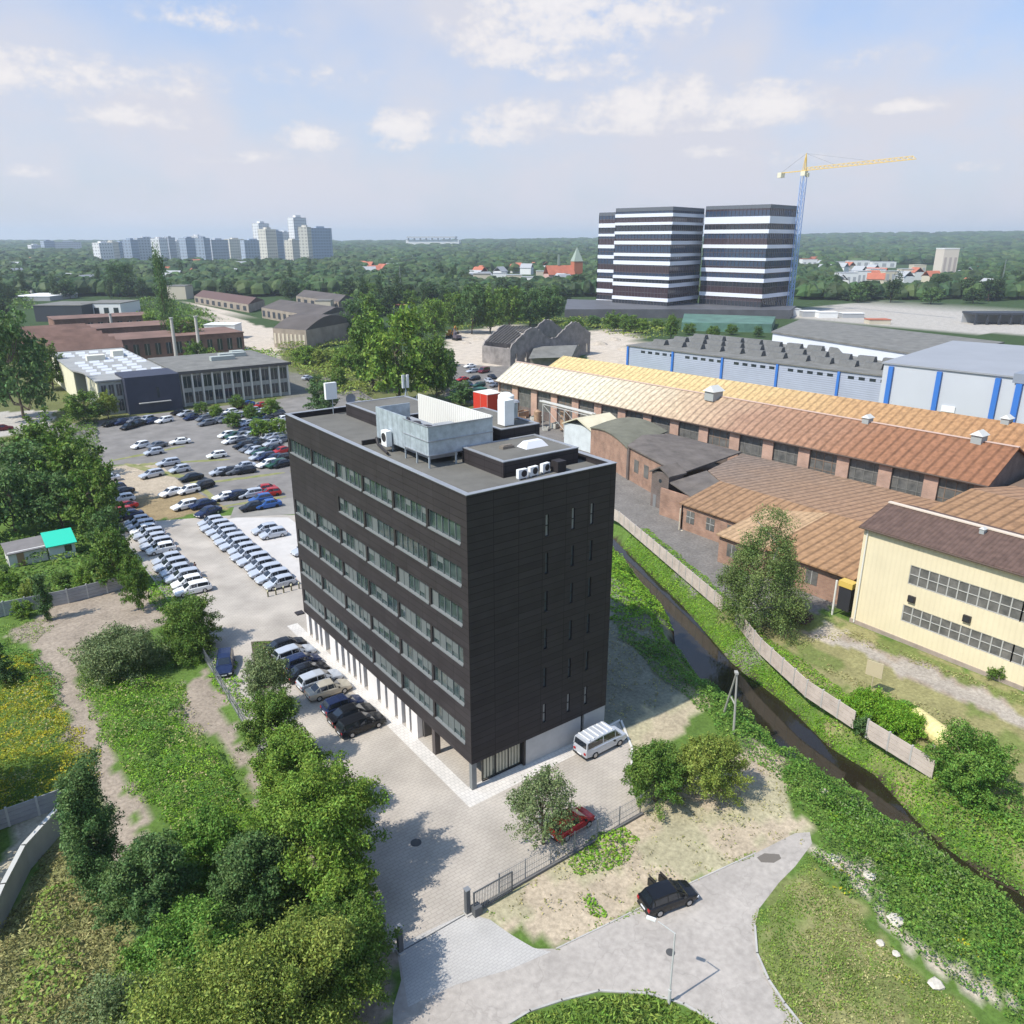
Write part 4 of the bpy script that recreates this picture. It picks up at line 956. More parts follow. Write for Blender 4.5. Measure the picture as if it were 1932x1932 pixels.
for y in (5.5, 14.5, 17.5):
    xx = 56.0 if y > 13 else 57.0
    o = MB().box(xx-.05, xx-.002, y, y+1.7, 1.4, 3.3).build('window', dirtyglass, SHED2)
    MB().box(xx-.09, xx-.052, y+.8, y+.88, 1.4, 3.3).build('frame', fram, o)
T = thing('brick_turret', 'small sooty brick tower with a pitched cap standing beside the low sheds', 'tower', (66.6,40.4,0))
MB().box(0,3.6,0,3.9,0,6.4).build('wall', brkd, T); MB().gable(0,3.6,0,3.9,6.4,7.5,'x',.35).build('roof', darkroof, T)
o = MB().tube((-.02,1.9,4.9),(-.03,1.9,4.9),.35,.35,14).build('window', dglass, T); MB().box(-.05,-.02,2.6,3.3,0,2.2).build('door', mat('door_grey', (.2,.2,.2)), T)
SHED3 = thing('dark_roof_workshop', 'brick workshop with a broad shallow tar roof left of the small sooty tower', 'workshop')
MB().slab([(69.7,40.8,6.0),(93.6,46.6,4.9),(92.8,64.5,5.2),(82,62,6.9),(74.2,58.2,6.7),(70.2,44.6,6.5)], .25).build('roof', darkroof, SHED3)
MB().poly([(70.4,44.4),(74.6,58),(74.95,57.9),(70.75,44.3)],0,6.3).build('wall', brk, SHED3)
for i in range(3):
    t_ = .18+i*.27; x = 70.4+4.2*t_; y = 44.4+13.6*t_
    MB().poly([(x-.06,y),(x+.42,y+1.6),(x+.44,y+1.55),(x-.02,y-.02)],2.2,4.6).build('window', dirtyglass, SHED3)
SHED4 = thing('round_roof_workshop', 'brick workshop with a low greenish dome-like roof, half behind the dark office block', 'workshop')
arc = MB(); vs = []; n_ = 10
for i in range(n_+1):
    t_ = i/n_; a = (74.2+(80.2-74.2)*t_, 58.1+(75.5-58.1)*t_); b_ = (92.2-1.0*t_, 64.6+(80-64.6)*t_); zz = 6.2+1.1*math.sin(PI*t_)
    vs += [(a[0],a[1],zz),(b_[0],b_[1],zz-.4+.3*math.sin(PI*t_)),(a[0],a[1],zz-.2),(b_[0],b_[1],zz-.7)]
fs = []
for i in range(n_): o_ = i*4; fs += [(o_,o_+1,o_+5,o_+4),(o_+2,o_+6,o_+7,o_+3),(o_,o_+4,o_+6,o_+2),(o_+1,o_+3,o_+7,o_+5)]
arc.add(vs, fs+[(0,2,3,1),(n_*4,n_*4+1,n_*4+3,n_*4+2)]).build('roof', mat('moss_roof', (.16,.155,.115), .9, var=.2, vscale=.3), SHED4)
wl_ = MB(); vs = []
for i in range(n_+1):
    t_ = i/n_; a = (74.5+6.0*t_, 58.3+17.2*t_); zz = 5.95+1.1*math.sin(PI*t_); vs += [(a[0],a[1],0),(a[0],a[1],zz),(a[0]+.35,a[1]-.1,0),(a[0]+.35,a[1]-.1,zz)]
fs = []
for i in range(n_): o_ = i*4; fs += [(o_,o_+4,o_+5,o_+1),(o_+2,o_+3,o_+7,o_+6),(o_+1,o_+5,o_+7,o_+3)]
wl_.add(vs, fs).build('wall', brk, SHED4)
MB().poly([(74.1,57.6),(74.6,58.6),(74.9,58.5),(74.4,57.5)],0,6.5).build('pilaster', brkd, SHED4)
SHED5 = thing('cream_annex', 'annex with pale rendered gable and cream roof just right of the office roof', 'annex')
MB().box(82,91,77,86,0,5.2).build('wall', mat('pale_render', (.55,.58,.58), .8, var=.1, vscale=.6), SHED5); MB().gable(82,91,77,86,5.2,7.0,'x',.4).build('roof', mat('cream_roof', (.62,.56,.40), .8, var=.1, vscale=.4), SHED5)
# yard clutter beside the hall : pipes, tank wheel and frames
for i, (x, y, r, h, lb) in enumerate(((90.5,96,1.1,5.0,'tall rusty tank beside the hall wall behind the office roof'),(88.5,104,.9,3.8,'shorter rusty tank left of the tall one behind the office roof'),(88.5,89,1.3,2.6,'squat brown tank by the pale annex'))):
    t = thing('storage_tank', lb, 'tank', (x,y,0), 0, 'tanks beside the long hall')
    MB().tube((0,0,.5),(0,0,h),r,r,18).tube((0,0,h),(0,0,h+.4),r,.3,18).build('shell', mat('rust_tank', (.33,.21,.13), .8, var=.3, vscale=1.5), t)
    for q in range(3):
        a = q*2*PI/3; MB().box(math.cos(a)*r*.8-.08,math.cos(a)*r*.8+.08,math.sin(a)*r*.8-.08,math.sin(a)*r*.8+.08,0,.6).build('leg', mat('gutter_brown',(.1,.07,.05)), t)
t = thing('pipe_gantry', 'steel lattice pipe gantry standing by the hall wall behind the office roof', 'gantry', (87,84,0))
for x in (0, 2.2):
    for y in (0, 8, 16): MB().tube((x,y,0),(x,y,6.5),.14).build('column', fram, t)
mb_ = MB()
for y in (0, 8, 16): mb_.tube((0,y,6.3),(2.2,y,6.3),.1)
for x in (0, 2.2):
    for y in (0, 8): mb_.tube((x,y,1.5),(x,y+8,6.3),.06).tube((x,y,6.4),(x,y+8,6.4),.1)
mb_.build('beam', fram, t); MB().tube((.7,-1,6.75),(.7,18,6.75),.25).tube((1.5,-1,6.75),(1.5,18,6.75),.2).build('pipe', mat('pipe_silver', (.55,.53,.48), .5, metal=.3), t)
for i, (x, y, a, d) in enumerate(((91,100,.3,(2.2,1.4,1.3)),(89.5,92,.1,(2.6,1.6,1.0)),(91.2,108,.5,(3,2,1.6)),(88.5,110.5,1.0,(2,2,1.2)),(87.5,99.5,.8,(1.6,1.2,.9)),(91,114,.2,(4,1.8,1.9)))):
    t = thing('skip', ['pale open skip among the scrap beside the hall, ','rusty open skip among the scrap beside the hall, '][i % 2]+['nearest the tall tank','close to the gantry foot','in the middle of the heap','by the left tank','smallest of all','longest, next to the red container'][i], 'skip', (x,y,0), a, 'skips and boxes beside the long hall')
    w, l, h = d
    o = MB(); o.box(-w/2,w/2,-l/2,l/2,.1,.2).box(-w/2,w/2,-l/2,-l/2+.08,.2,h).box(-w/2,w/2,l/2-.08,l/2,.2,h).box(-w/2,-w/2+.08,-l/2+.08,l/2-.08,.2,h).box(w/2-.08,w/2,-l/2+.08,l/2-.08,.2,h)
    o.build('tub', mat('skip_pale', (.5,.48,.42), .8, var=.2, vscale=1) if i % 2 == 0 else mat('rust_tank', (.33,.21,.13)), t)
    MB().box(-w/2-.06,w/2+.06,-l/2-.06,-l/2,h-.12,h).box(-w/2-.06,w/2+.06,l/2,l/2+.06,h-.12,h).build('rim', fram, t)
RC = thing('red_container', 'bright red shipping container at the far left end of the long brick hall', 'container', (90.6,128.5,0), .05)
cr_ = ribs(mat('container_red', (.62,.045,.025), .5), 'Y', .3, .5, .85)
MB().box(-2.5,3.2,-3.2,3.2,.15,4.6).build('body', cr_, RC); MB().box(-2.52,3.22,-3.22,3.22,4.6,4.75).build('roof', mat('container_top', (.75,.72,.68), .6), RC)
MB().box(-2.56,-2.5,-.03,.03,.3,4.4).box(-2.56,-2.5,-3.1,-3.0,.3,4.4).build('door_bar', fram, RC)
GC = thing('green_container', 'dark green container behind the red one at the far end of the brick hall', 'container', (94,143,0), .05)
MB().box(-5.5,5.5,-1.5,1.5,.15,3.0).build('body', ribs(mat('container_green', (.03,.14,.10), .5), 'X', .3, .5, .85), GC); MB().box(-5.56,-5.5,-.05,.05,.3,2.8).build('door_bar', fram, GC)
# yellow hall
Yh = thing('yellow_hall', 'pale yellow clad workshop hall with two rows of gridded windows at the right edge', 'workshop hall')
ycl = ribs(mat('yellow_cladding', (.70,.61,.42), .7, var=.05, vscale=.3), 'Y', .55, .2, .96)
YR = -60
wb = MB(); wrows = [(7.15,9.45),(2.55,4.6)]
wb.box(54,54.25,YR,-1.3,9.45,12.4).box(54,54.25,-7.2,-1.3,7.15,9.45).box(54,54.25,YR,-1.3,4.6,7.15).box(54,54.25,-7.15,-1.3,2.55,4.6).box(54,54.25,YR,-1.3,.5,2.55)
wb.build('wall', ycl, Yh)
MB().box(53.9,54.25,YR,-1.2,0,.5).build('plinth', mat('plinth', (.33,.27,.23), .9, var=.15), Yh)
MB().add([(54.25,-1.3,0),(65,-1.3,0),(65,-1.3,12.3),(59.5,-1.3,13.75),(54.25,-1.3,12.35),(54.25,-1.6,0),(65,-1.6,0),(65,-1.6,12.3),(59.5,-1.6,13.75),(54.25,-1.6,12.35)], [(0,1,2,3,4),(9,8,7,6,5),(0,5,6,1),(1,6,7,2),(2,7,8,3),(3,8,9,4),(4,9,5,0)]).build('gable', ycl, Yh)
for (z0, z1) in wrows:
    y = -7.2
    while y > YR+1:
        y2 = max(y-11.6, YR)
        wo = MB().box(54.14,54.18,y2,y,z0,z1).build('window', dirtyglass, Yh)
        fr = MB(); n_ = 11
        for i in range(n_+1):
            yy = y+(y2-y)*i/n_; fr.box(54.04,54.14,yy-.06,yy+.06,z0,z1)
        for z in (z0+.03, (z0+z1)/2, z1-.09): fr.box(54.05,54.139,y2,y,z,z+.07)
        fr.build('frame', fram, wo)
        y = y2
roofy = rusty('yellow_hall_roof', [(-60,(.15,.09,.07)),(0,(.13,.083,.066))], 'Y', .5, .5, .8)
MB().slab([(53.5,YR,12.35),(59.5,YR,14.0),(59.5,-.9,14.0),(53.5,-.9,12.35)], .2).build('roof', roofy, Yh)
MB().slab([(59.51,YR,14.0),(65.6,YR,12.4),(65.6,-.9,12.4),(59.51,-.9,14.0)], .2).build('roof', roofy, Yh)
MB().box(59.2,59.8,YR,-.85,14.0,14.14).build('ridge_cap', mat('ridge_cream', (.62,.52,.42), .8), Yh)
MB().tube((53.42,YR,12.2),(53.42,-.9,12.2),.11,.11,8).build('gutter', mat('gutter_brown', (.1,.07,.055)), Yh)
for y in (-1.8,): MB().tube((53.85,y,.2),(53.85,y,12.1),.09,.09,8).build('downpipe', mat('pipe_white', (.7,.68,.62), .6), Yh)
MB().tube((53.9,-20.6,.2),(53.9,-20.6,6.8),.06,.06,8).build('downpipe', mat('pipe_brown', (.2,.15,.1), .7), Yh)
for i, (y, z) in enumerate(((-8.0,5.2),(-14.0,5.2))):
    o = MB().box(53.72,53.99,y-.4,y+.4,z,z+.75).build('wall_fan', clad2, Yh)
    MB().tube((53.68,y,z+.37),(53.719,y,z+.37),.3,.3,12).build('fan_grille', mat('door_black', (.03,.03,.035)), o)
ventcowl('roof_ventilator', 'tiny cowl near the ridge of the yellow hall roof', 58.5, -12, 13.9, .35)
t = thing('loading_hood', 'yellow pipe hood between the birch and the yellow hall', 'hood', (54.6,.9,0))
MB().box(-.6,.6,-1.8,.0,4.0,4.7).build('hood', mat('hood_yellow', (.6,.42,.10), .6), t); MB().box(-.5,.5,-1.7,-.1,1.0,3.99).build('opening', mat('door_black',(.03,.03,.035)), t)
MB().tube((-.7,.2,0),(-.7,.2,4.6),.12,.12,8).build('post', mat('pipe_white', (.7,.68,.62)), t)
# roofs beyond the yellow hall
SHED6 = thing('far_shed', 'rust coloured sheet roofed shed showing beyond the ridge of the yellow hall', 'shed')
MB().slab([(65.8,-58,11.8),(78,-58,12.6),(78,-2,12.6),(65.8,-2,11.8)], .2).build('roof', shedroof, SHED6); MB().slab([(78.01,-58,12.6),(92,-58,10.4),(92,-2,10.4),(78.01,-2,12.6)], .2).build('roof', shedroofd, SHED6)
MB().box(66,91.8,-2.6,-2.2,0,10.3).box(91.4,91.8,-58,-2.6,0,10.3).build('wall', brk, SHED6)
SHED7 = thing('brown_shed', 'dark earth brown roofed building right of the near gable of the long hall', 'shed')
MB().slab([(93,-40,6.0),(132,-40,7.5),(132,3.8,7.5),(93,3.8,6.0)], .3).build('roof', mat('earth_roof', (.18,.125,.09), .95, var=.15, vscale=.2), SHED7); MB().box(93.2,131.8,-39,3.4,0,5.7).build('wall', brkd, SHED7)
# grey blue warehouse beyond
WG = ribs(mat('blue_grey_sheet', (.36,.39,.47), .6, var=.06, vscale=.2), 'Z', .6, .25, .93)
colb = mat('blue_column', (.045,.17,.52), .5)
W1 = thing('blue_grey_warehouse', 'blue grey clad warehouse with bright blue columns and rows of roof monitors', 'warehouse')
w0, w1 = (176.5,58), (165.5,152)
d = Vector((w1[0]-w0[0], w1[1]-w0[1])); LW = d.length; uw = d.normalized(); nw = Vector((uw.y, -uw.x))
def wp(t, o=0.0): return (w0[0]+uw.x*t+nw.x*o, w0[1]+uw.y*t+nw.y*o)
def wbx(mb, t0, t1, o0, o1, z0, z1): return mb.poly([wp(t0,o0),wp(t1,o0),wp(t1,o1),wp(t0,o1)], z0, z1)
wbx(MB(), 0, LW, 0, 48, 0, 9.0).build('wall', WG, W1)
wbx(MB(), -.3, LW+.3, -.3, 48.3, 9.0, 9.35).build('roof', slate, W1)
o = wbx(MB(), 2, LW-2, -.03, -.005, 7.2, 7.9); 
wins = 0
for i in range(30):
    t0 = 3+i*3.0
    if i % 6 == 5: continue
    wbx(MB(), t0, t0+1.7, -.06, -.005, 7.3, 8.1).build('window', dglass, W1)
for i in range(6): wbx(MB(), .2+i*(LW-1)/5, .9+i*(LW-1)/5, -.5, -.07, 0, 8.95).build('column', colb, W1)
for r in range(3):
    for i in range(12):
        t0 = 4+i*7.4; o0 = 8+r*12
        q = [wp(t0,o0),wp(t0+5,o0),wp(t0+5,o0+3.2),wp(t0,o0+3.2)]
        mo = MB().add([(*q[0],9.36),(*q[1],9.36),(*q[2],9.36),(*q[3],9.36),(*wp(t0,o0+1.0),11.0),(*wp(t0+5,o0+1.0),11.0),(*wp(t0+5,o0+2.4),11.0),(*wp(t0,o0+2.4),11.0)], [(0,1,5,4),(1,2,6,5),(2,3,7,6),(3,0,4,7),(4,5,6,7)])
        mo.build('roof_monitor', mat('monitor_dark', (.13,.13,.125), .8, var=.15, vscale=1), W1)
W2 = thing('tall_grey_warehouse', 'taller pale grey warehouse with wide blue columns at the right edge of the photo', 'warehouse')
a0, a1 = (196,30), (188.5,70)
MB().poly([(178,20),(173,64),(235,76),(245,30)], 0, 12.8).build('wall', mat('pale_grey_sheet', (.50,.52,.56), .6, var=.03, vscale=.1), W2)
MB().poly([(177.6,19.6),(172.6,64.4),(235.4,76.4),(245.4,29.6)], 12.8, 13.2).build('roof', mat('white_roof', (.30,.31,.33), .6, var=.05, vscale=.1), W2)
for t_ in (.10,.38,.68,.95):
    x, y = 178-5*t_, 20+44*t_; MB().box(x-.7, x-.1, y-.6, y+.6, 0, 12.3).build('column', colb, W2)
MB().poly([(174.95,45.0),(174.6,48.2),(174.5,48.2),(174.85,45.0)],2.6,4.2).build('white_sign', mat('cond_white',(.78,.78,.76)), W2)
W3 = thing('rear_warehouse', 'long higher warehouse with dark grey roof and white sunlit side band behind the roof monitors', 'warehouse')
MB().poly([(213,128),(196,62),(246,66),(262,150)], 0, 12.5).build('wall', mat('white_sheet', (.66,.68,.72), .6, var=.03, vscale=.1), W3)
MB().poly([(212.6,128.4),(195.6,61.6),(246.4,65.6),(262.4,150.4)], 12.5, 13.0).build('roof', slate, W3)
W4 = thing('blue_trim_block', 'grey blue block with a dark cornice at the right edge behind the yellow roofed hall', 'warehouse')
MB().poly([(160,6),(157.5,26),(172,28),(175,8)], 0, 14.6).build('wall', mat('pale_grey_sheet',(.5,.52,.56)), W4); MB().poly([(159.6,5.6),(157.1,26.4),(172.4,28.4),(175.4,7.6)], 14.6, 16.6).build('cornice', mat('cornice_blue', (.24,.27,.32), .6), W4)
MB().box(156.9,157.5,24.3,25.5,0,14.5).build('column', colb, W4)
# ------------------------------------------------------------------ concrete slab fence on the canal bank
slabm = mat('fence_slab', (.52,.44,.38), .9, var=.16, vscale=.8, bump=.2, bscale=5)
def slabfence(label, pts, h, matr, post=2.1, name='concrete_fence', cat='fence', z=0.0, group=None, th=.12, postm=None):
    t = thing(name, label, cat)
    pn = MB(); n_ = 0; ps = []
    for p, q in zip(pts[:-1], pts[1:]):
        d = Vector((q[0]-p[0], q[1]-p[1])); Ln = d.length; k = max(1, int(round(Ln/post))); a = math.atan2(d.y, d.x)
        for i in range(k):
            x0 = p[0]+d.x*(i+.5)/k; y0 = p[1]+d.y*(i+.5)/k
            nr = 4
            for r in range(nr):
                pn.cbox((x0, y0, z+h*(r+.5)/nr), (Ln/k-.14, th*.7, h/nr-.035), a)
            ps.append((p[0]+d.x*i/k, p[1]+d.y*i/k, a))
    pn.build('panel', matr, t)
    for x, y, a in ps[:100]: MB().cbox((x,y,z+h/2+.05), (.16,.16,h+.1), a).build('post', postm or conc, t)
    return t
slabfence('pale pink concrete slab fence along the far bank, stretch beyond the birch', [(58,52),(56,41),(49.5,24.5),(43.6,9.6)], 1.9, slabm)
slabfence('pale pink concrete slab fence along the far bank, stretch below the birch', [(42.4,6.6),(38.6,.2),(35.1,-8),(33.9,-14.0)], 1.9, slabm)
slabfence('pale concrete slab fence, near stretch beyond the gap with the dark bush', [(33.6,-15.4),(32.6,-22.1)], 1.9, mat('fence_slab_b', (.52,.44,.38), .9, var=.12, vscale=1))
o = MB(); p = G(1655,1325); o.cbox((p[0]+.8,p[1]+1.2,2.9),(.1,1.6,1.6),.2); tag(o.tube((p[0]+.8,p[1]+1.2,0),(p[0]+.8,p[1]+1.2,2.2),.06).build('board_sign', mat('board_tan', (.5,.42,.27), .9)), 'weathered tan board on a post behind the canal fence next to the round bush', 'board')
# yellow heap / tarpaulin roll
t = thing('yellow_tank', 'pale yellow rounded tank lying in the weeds behind the canal fence', 'tank', (*G(1755,1392), .9), 0)
a, b_ = Vector(G(1738,1372)), Vector(G(1785,1408)); dd_ = (b_-a); aa = math.atan2(dd_.y, dd_.x); t.rotation_euler = (0,0,aa)
hl = dd_.length/2+.6
MB().tube((-hl,0,0),(hl,0,0),1.0,1.0,18).tube((-hl-.35,0,0),(-hl,0,0),.55,1.0,18).tube((hl,0,0),(hl+.35,0,0),1.0,.55,18).build('shell', ribs(mat('tank_yellow', (.70,.60,.27), .7, var=.12, vscale=.8), 'X', .5, .3, .9), t)
MB().box(-hl*.6-.15,-hl*.6+.15,-.8,.8,-.9,-.6).box(hl*.6-.15,hl*.6+.15,-.8,.8,-.9,-.6).build('cradle', conc, t)
# ------------------------------------------------------------------ twin towers, crane, ruin, offices, far city
wband = mat('white_band', (.70,.72,.78), .5)
tg = mat('tower_glass', (.04,.055,.09), .12, spec=.9, col2=(.10,.085,.11), vscale=.12, detail=1)
tg2 = mat('tower_glass_side', (.05,.075,.075), .1, spec=.8, col2=(.10,.13,.12), vscale=.1, detail=1)
def tower(name, label, P, h, bands, skip=1.2, cornice=True):
    t = thing(name, label, 'office tower')
    MB().poly(P, 0, h).build('glazing', tg, t)
    c = (sum(p[0] for p in P)/len(P), sum(p[1] for p in P)/len(P))
    def off(k): return [(c[0]+(p[0]-c[0])*k, c[1]+(p[1]-c[1])*k) for p in P]
    for z, th in bands: MB().poly(off(1.024), z, z+th).build('spandrel_band', wband, t)
    fl = MB()
    MB().poly(off(1.012), h-1.2, h+.9).build('parapet', mat('tower_parapet', (.13,.14,.16), .5), t)
    mu = MB(); n = len(P)
    for i in range(n):
        a, b_ = P[i], P[(i+1) % n]; L_ = math.hypot(b_[0]-a[0], b_[1]-a[1]); k = int(L_/2.4)
        for j in range(k+1):
            x = a[0]+(b_[0]-a[0])*j/max(k,1); y = a[1]+(b_[1]-a[1])*j/max(k,1); mu.cbox((c[0]+(x-c[0])*1.006, c[1]+(y-c[1])*1.006, h/2), (.22,.22,h-.2))
    for z in range(4, int(h)-2, 4): mu.poly(off(1.008), z, z+.35)
    mu.build('mullion_grid', mat('mullion_dark', (.10,.085,.095), .5), t)
    return t
def tgt(u, d): # world xy at camera depth d on photo column u (horizon row)
    X = (u-966)/F; 
    f = d; r = X*d*(_c+ .0*_s)/1.0
    return (CAM[0]+f*_sy+X*1.0*f/_c*_cy*1.0, CAM[1]+f*_cy-X*f/_c*_sy)
def UV(u, v, d):
    """xy of a far point seen at photo (u,v) whose ground-plane depth is d"""
    dx, dy, dz = DIR(u, v); k = d/(dx*_sy+dy*_cy); return (CAM[0]+dx*k, CAM[1]+dy*k, CAMH+dz*k)
# corners on photo columns at chosen depths
p1 = UV(1163,398,530)[:2]; p2 = UV(1270,394,500)[:2]; p3 = UV(1328,398,532)[:2]; p4 = (p1[0]+p3[0]-p2[0], p1[1]+p3[1]-p2[1])
def floortint(m, c1, c2, c3):
    nt = m.node_tree; N = nt.nodes; L = nt.links; b = N['Principled BSDF']; tc = N.new('ShaderNodeTexCoord'); sp = N.new('ShaderNodeSeparateXYZ'); L.new(tc.outputs['Object'], sp.inputs[0])
    q = N.new('ShaderNodeMath'); q.operation = 'DIVIDE'; q.inputs[1].default_value = 4.0; L.new(sp.outputs[2], q.inputs[0]); f = N.new('ShaderNodeMath'); f.operation = 'FLOOR'; L.new(q.outputs[0], f.inputs[0])
    wn = N.new('ShaderNodeTexWhiteNoise'); wn.noise_dimensions = '1D'; L.new(f.outputs[0], wn.inputs['W']); r = N.new('ShaderNodeValToRGB'); r.color_ramp.interpolation = 'CONSTANT'; r.color_ramp.elements.new(.66)
    for e, (p, c) in zip(r.color_ramp.elements, ((0,c1),(.36,c2),(.68,c3))): e.position = p; e.color = (*c, 1)
    L.new(wn.outputs['Value'], r.inputs['Fac']); L.new(r.outputs['Color'], b.inputs['Base Color'])
floortint(tg, (.03,.034,.045), (.04,.06,.105), (.062,.04,.048))
hT1 = UV(1163,396,530)[2]
b1 = [(z, 2.2) for z in (58-2.4, 51.0, 46.2, 39.2, 34.4, 26.4, 22.6, 14.6, 10.8)]
tower('office_tower', 'left one of the two dark glass towers with broken white bands', [p1,p2,p3,p4], hT1, [(hT1-4.6,2.0),(hT1-9.2,1.6),(hT1-14.5,1.7),(hT1-20.5,2.1),(hT1-27.5,1.9),(hT1-32.5,2.3),(hT1-41,1.9),(hT1-45.5,2.3),(hT1-54,2.1)])
q1 = UV(1333,394,520)[:2]; q2 = UV(1454,392,490)[:2]; q3 = UV(1505,396,518)[:2]; q4 = (q1[0]+q3[0]-q2[0], q1[1]+q3[1]-q2[1])
hT2 = UV(1331,392,520)[2]
tower('office_tower', 'right one of the two dark glass towers with broken white bands, beside the crane', [q1,q2,q3,q4], hT2, [(hT2-9.5,4.0),(hT2-15.0,2.2),(hT2-30.5,1.6),(hT2-23.5,2.1),(hT2-37.5,2.4),(hT2-43,2.3),(hT2-52,2.3)])
r1 = UV(1131,406,560)[:2]; r2 = UV(1168,404,548)[:2]; r3 = (r2[0]+30, r2[1]+18); r4 = (r1[0]+30, r1[1]+18)
hT0 = UV(1128,404,560)[2]
tower('office_tower', 'narrow lower wing on the left side of the left striped office tower', [r1,r2,r3,r4], hT0, [(hT0-8.5,2.6),(hT0-14,1.6),(hT0-21.5,2.2),(hT0-28,2.2),(hT0-37,2.0),(hT0-43,2.2),(hT0-50,2.4),(hT0-57,2.4)])
pod = thing('podium', 'low dark glass podium with green ground floor at the foot of the twin striped towers', 'building')
MB().poly([G(1065,600),G(1290,600),UV(1490,600,470)[:2],UV(1500,590,500)[:2],UV(1070,580,560)[:2]], 0, 5).build('wall', mat('podium_grey', (.10,.10,.11), .5, var=.2, vscale=.1), pod)
MB().poly([G(1285,624),G(1455,628),G(1462,612),G(1290,606)], 0, 4.2).build('green_front', mat('podium_green', (.10,.19,.15), .5, var=.3, vscale=.15), pod)
# crane
base = UV(1492,580,515); bx_, by_ = base[0], base[1]
CR = thing('tower_crane', 'tower crane with blue lattice mast and yellow jib right of the striped towers', 'crane', (bx_,by_,0))
ztop = UV(1518,322,512)[2]; lean = (UV(1518,322,512)[0]-bx_, UV(1518,322,512)[1]-by_)
crb = mat('crane_blue', (.28,.42,.70), .5); cry = mat('crane_yellow', (.78,.52,.10), .5); crp = mat('crane_pale', (.70,.66,.50), .6)
mm_ = MB(); s_ = 1.25
cs = [(-s_,-s_),(s_,-s_),(s_,s_),(-s_,s_)]
# the mast stands plumb on the spot under its head
CR.location = (bx_+lean[0], by_+lean[1], 0)
for x, y in cs: mm_.tube((x,y,0),(x,y,ztop-3),.22,.22,4)
k = int((ztop-3)/3.2)
for i in range(k):
    z0 = i*3.2
    for j in range(4):
        a, b_ = cs[j], cs[(j+1) % 4]
        mm_.tube((*a,z0),(*b_,z0+3.2),.12,.12,4,False).tube((*a,z0),(*b_,z0),.1,.1,4,False)
mm_.build('mast', crb, CR)
jd = Vector((UV(1727,299,440)[0]-CR.location.x, UV(1727,299,440)[1]-CR.location.y)); jl = jd.length; jd.normalize()
zj = ztop
jb = MB(); n_ = 22; side = Vector((-jd.y, jd.x))
def jp(t, s=0, z=0): return (jd.x*t+side.x*s, jd.y*t+side.y*s, zj+z)
for i in range(n_):
    t0, t1 = jl*i/n_, jl*(i+1)/n_
    for s in (-.7, .7): jb.tube(jp(t0,s),jp(t1,s),.14,.14,4,False).tube(jp(t0,s),jp((t0+t1)/2,0,1.6),.1,.1,4,False).tube(jp(t1,s),jp((t0+t1)/2,0,1.6),.1,.1,4,False)
    if i: jb.tube(jp(t0-jl/n_/2,0,1.6),jp(t0+jl/n_/2,0,1.6),.16,.16,4,False)
jb.build('jib', cry, CR)
cj = MB()
for s in (-.9,.9): cj.tube(jp(0,s),jp(-22,s),.2,.2,4)
for i in range(6): cj.tube(jp(-i*4,-.9),jp(-i*4-2,.9),.12,.12,4)
cj.build('counter_jib', cry, CR)
MB().cbox(jp(-20,0,-1.2),(3.4,3,3.0),math.atan2(jd.y,jd.x)).build('counterweight', crp, CR)
MB().cbox((0,0,zj-1.5),(3,3,2.6)).cbox((1.6,-1.2,zj-2.4),(1.6,1.6,2.2)).build('cab', crp, CR)
hd = MB().tube((-.9,-.9,zj),(0,0,zj+9.5),.2).tube((.9,-.9,zj),(0,0,zj+9.5),.2).tube((.9,.9,zj),(0,0,zj+9.5),.2).tube((-.9,.9,zj),(0,0,zj+9.5),.2); hd.build('tower_head', cry, CR)
MB().tube((0,0,zj+9.4),jp(jl*.62,0,1.6),.07,.07,4).tube((0,0,zj+9.4),jp(jl*.3,0,1.6),.07,.07,4).tube((0,0,zj+9.4),jp(-20,0,.2),.07,.07,4).build('tie_cable', mat('cable', (.2,.2,.2), .6), CR)
# ruined double gable shed
RU = thing('ruined_hall', 'roofless grey brick ruin with two gables on the sandy plot in the middle distance', 'ruin')
rg = mat('ruin_grey', (.25,.225,.21), .95, var=.3, vscale=.4, bump=.3, bscale=2)
pA, pB = G(963,692), G(1113,668)
du = Vector((pB[0]-pA[0], pB[1]-pA[1])); Lr = du.length; du.normalize(); nr_ = Vector((-du.y, du.x))*-1
if depth(pA[0]+nr_.x, pA[1]+nr_.y) < depth(*pA): nr_ = -nr_
def rp_(t, o, z): return (pA[0]+du.x*t+nr_.x*o, pA[1]+du.y*t+nr_.y*o, z)
prof = [(0,6.2),(.02,8.0),(.22,13.2),(.30,13.0),(.46,8.6),(.54,8.4),(.74,13.6),(.82,13.4),(.97,9.4),(1,9.0)]
for o_ in (0, 14):
    fw = MB(); n_ = 36
    def zt(t):
        for (a, za), (b_, zb) in zip(prof[:-1], prof[1:]):
            if a <= t <= b_: return za+(zb-za)*(t-a)/(b_-a)
        return prof[-1][1]
    for i in range(n_):
        t0, t1 = i/n_, (i+1)/n_; z0, z1 = zt(t0), zt(t1)
        op = (i % 4 == 2)
        parts = [(0,1.0),(4.4,None)] if op else [(0,None)]
        for lo, hi in parts:
            a, b_ = t0*Lr, t1*Lr; h0 = hi if hi is not None else z0-.2*(i % 3); h1 = hi if hi is not None else z1-.3*(i % 2)
            q = [rp_(a,o_,lo),rp_(b_,o_,lo),rp_(b_,o_,h1),rp_(a,o_,h0),rp_(a,o_+.6,lo),rp_(b_,o_+.6,lo),rp_(b_,o_+.6,h1),rp_(a,o_+.6,h0)]
            fw.add(q, [(0,1,2,3),(7,6,5,4),(0,4,5,1),(1,5,6,2),(2,6,7,3),(3,7,4,0)])
    fw.build('gable_wall', rg, RU)
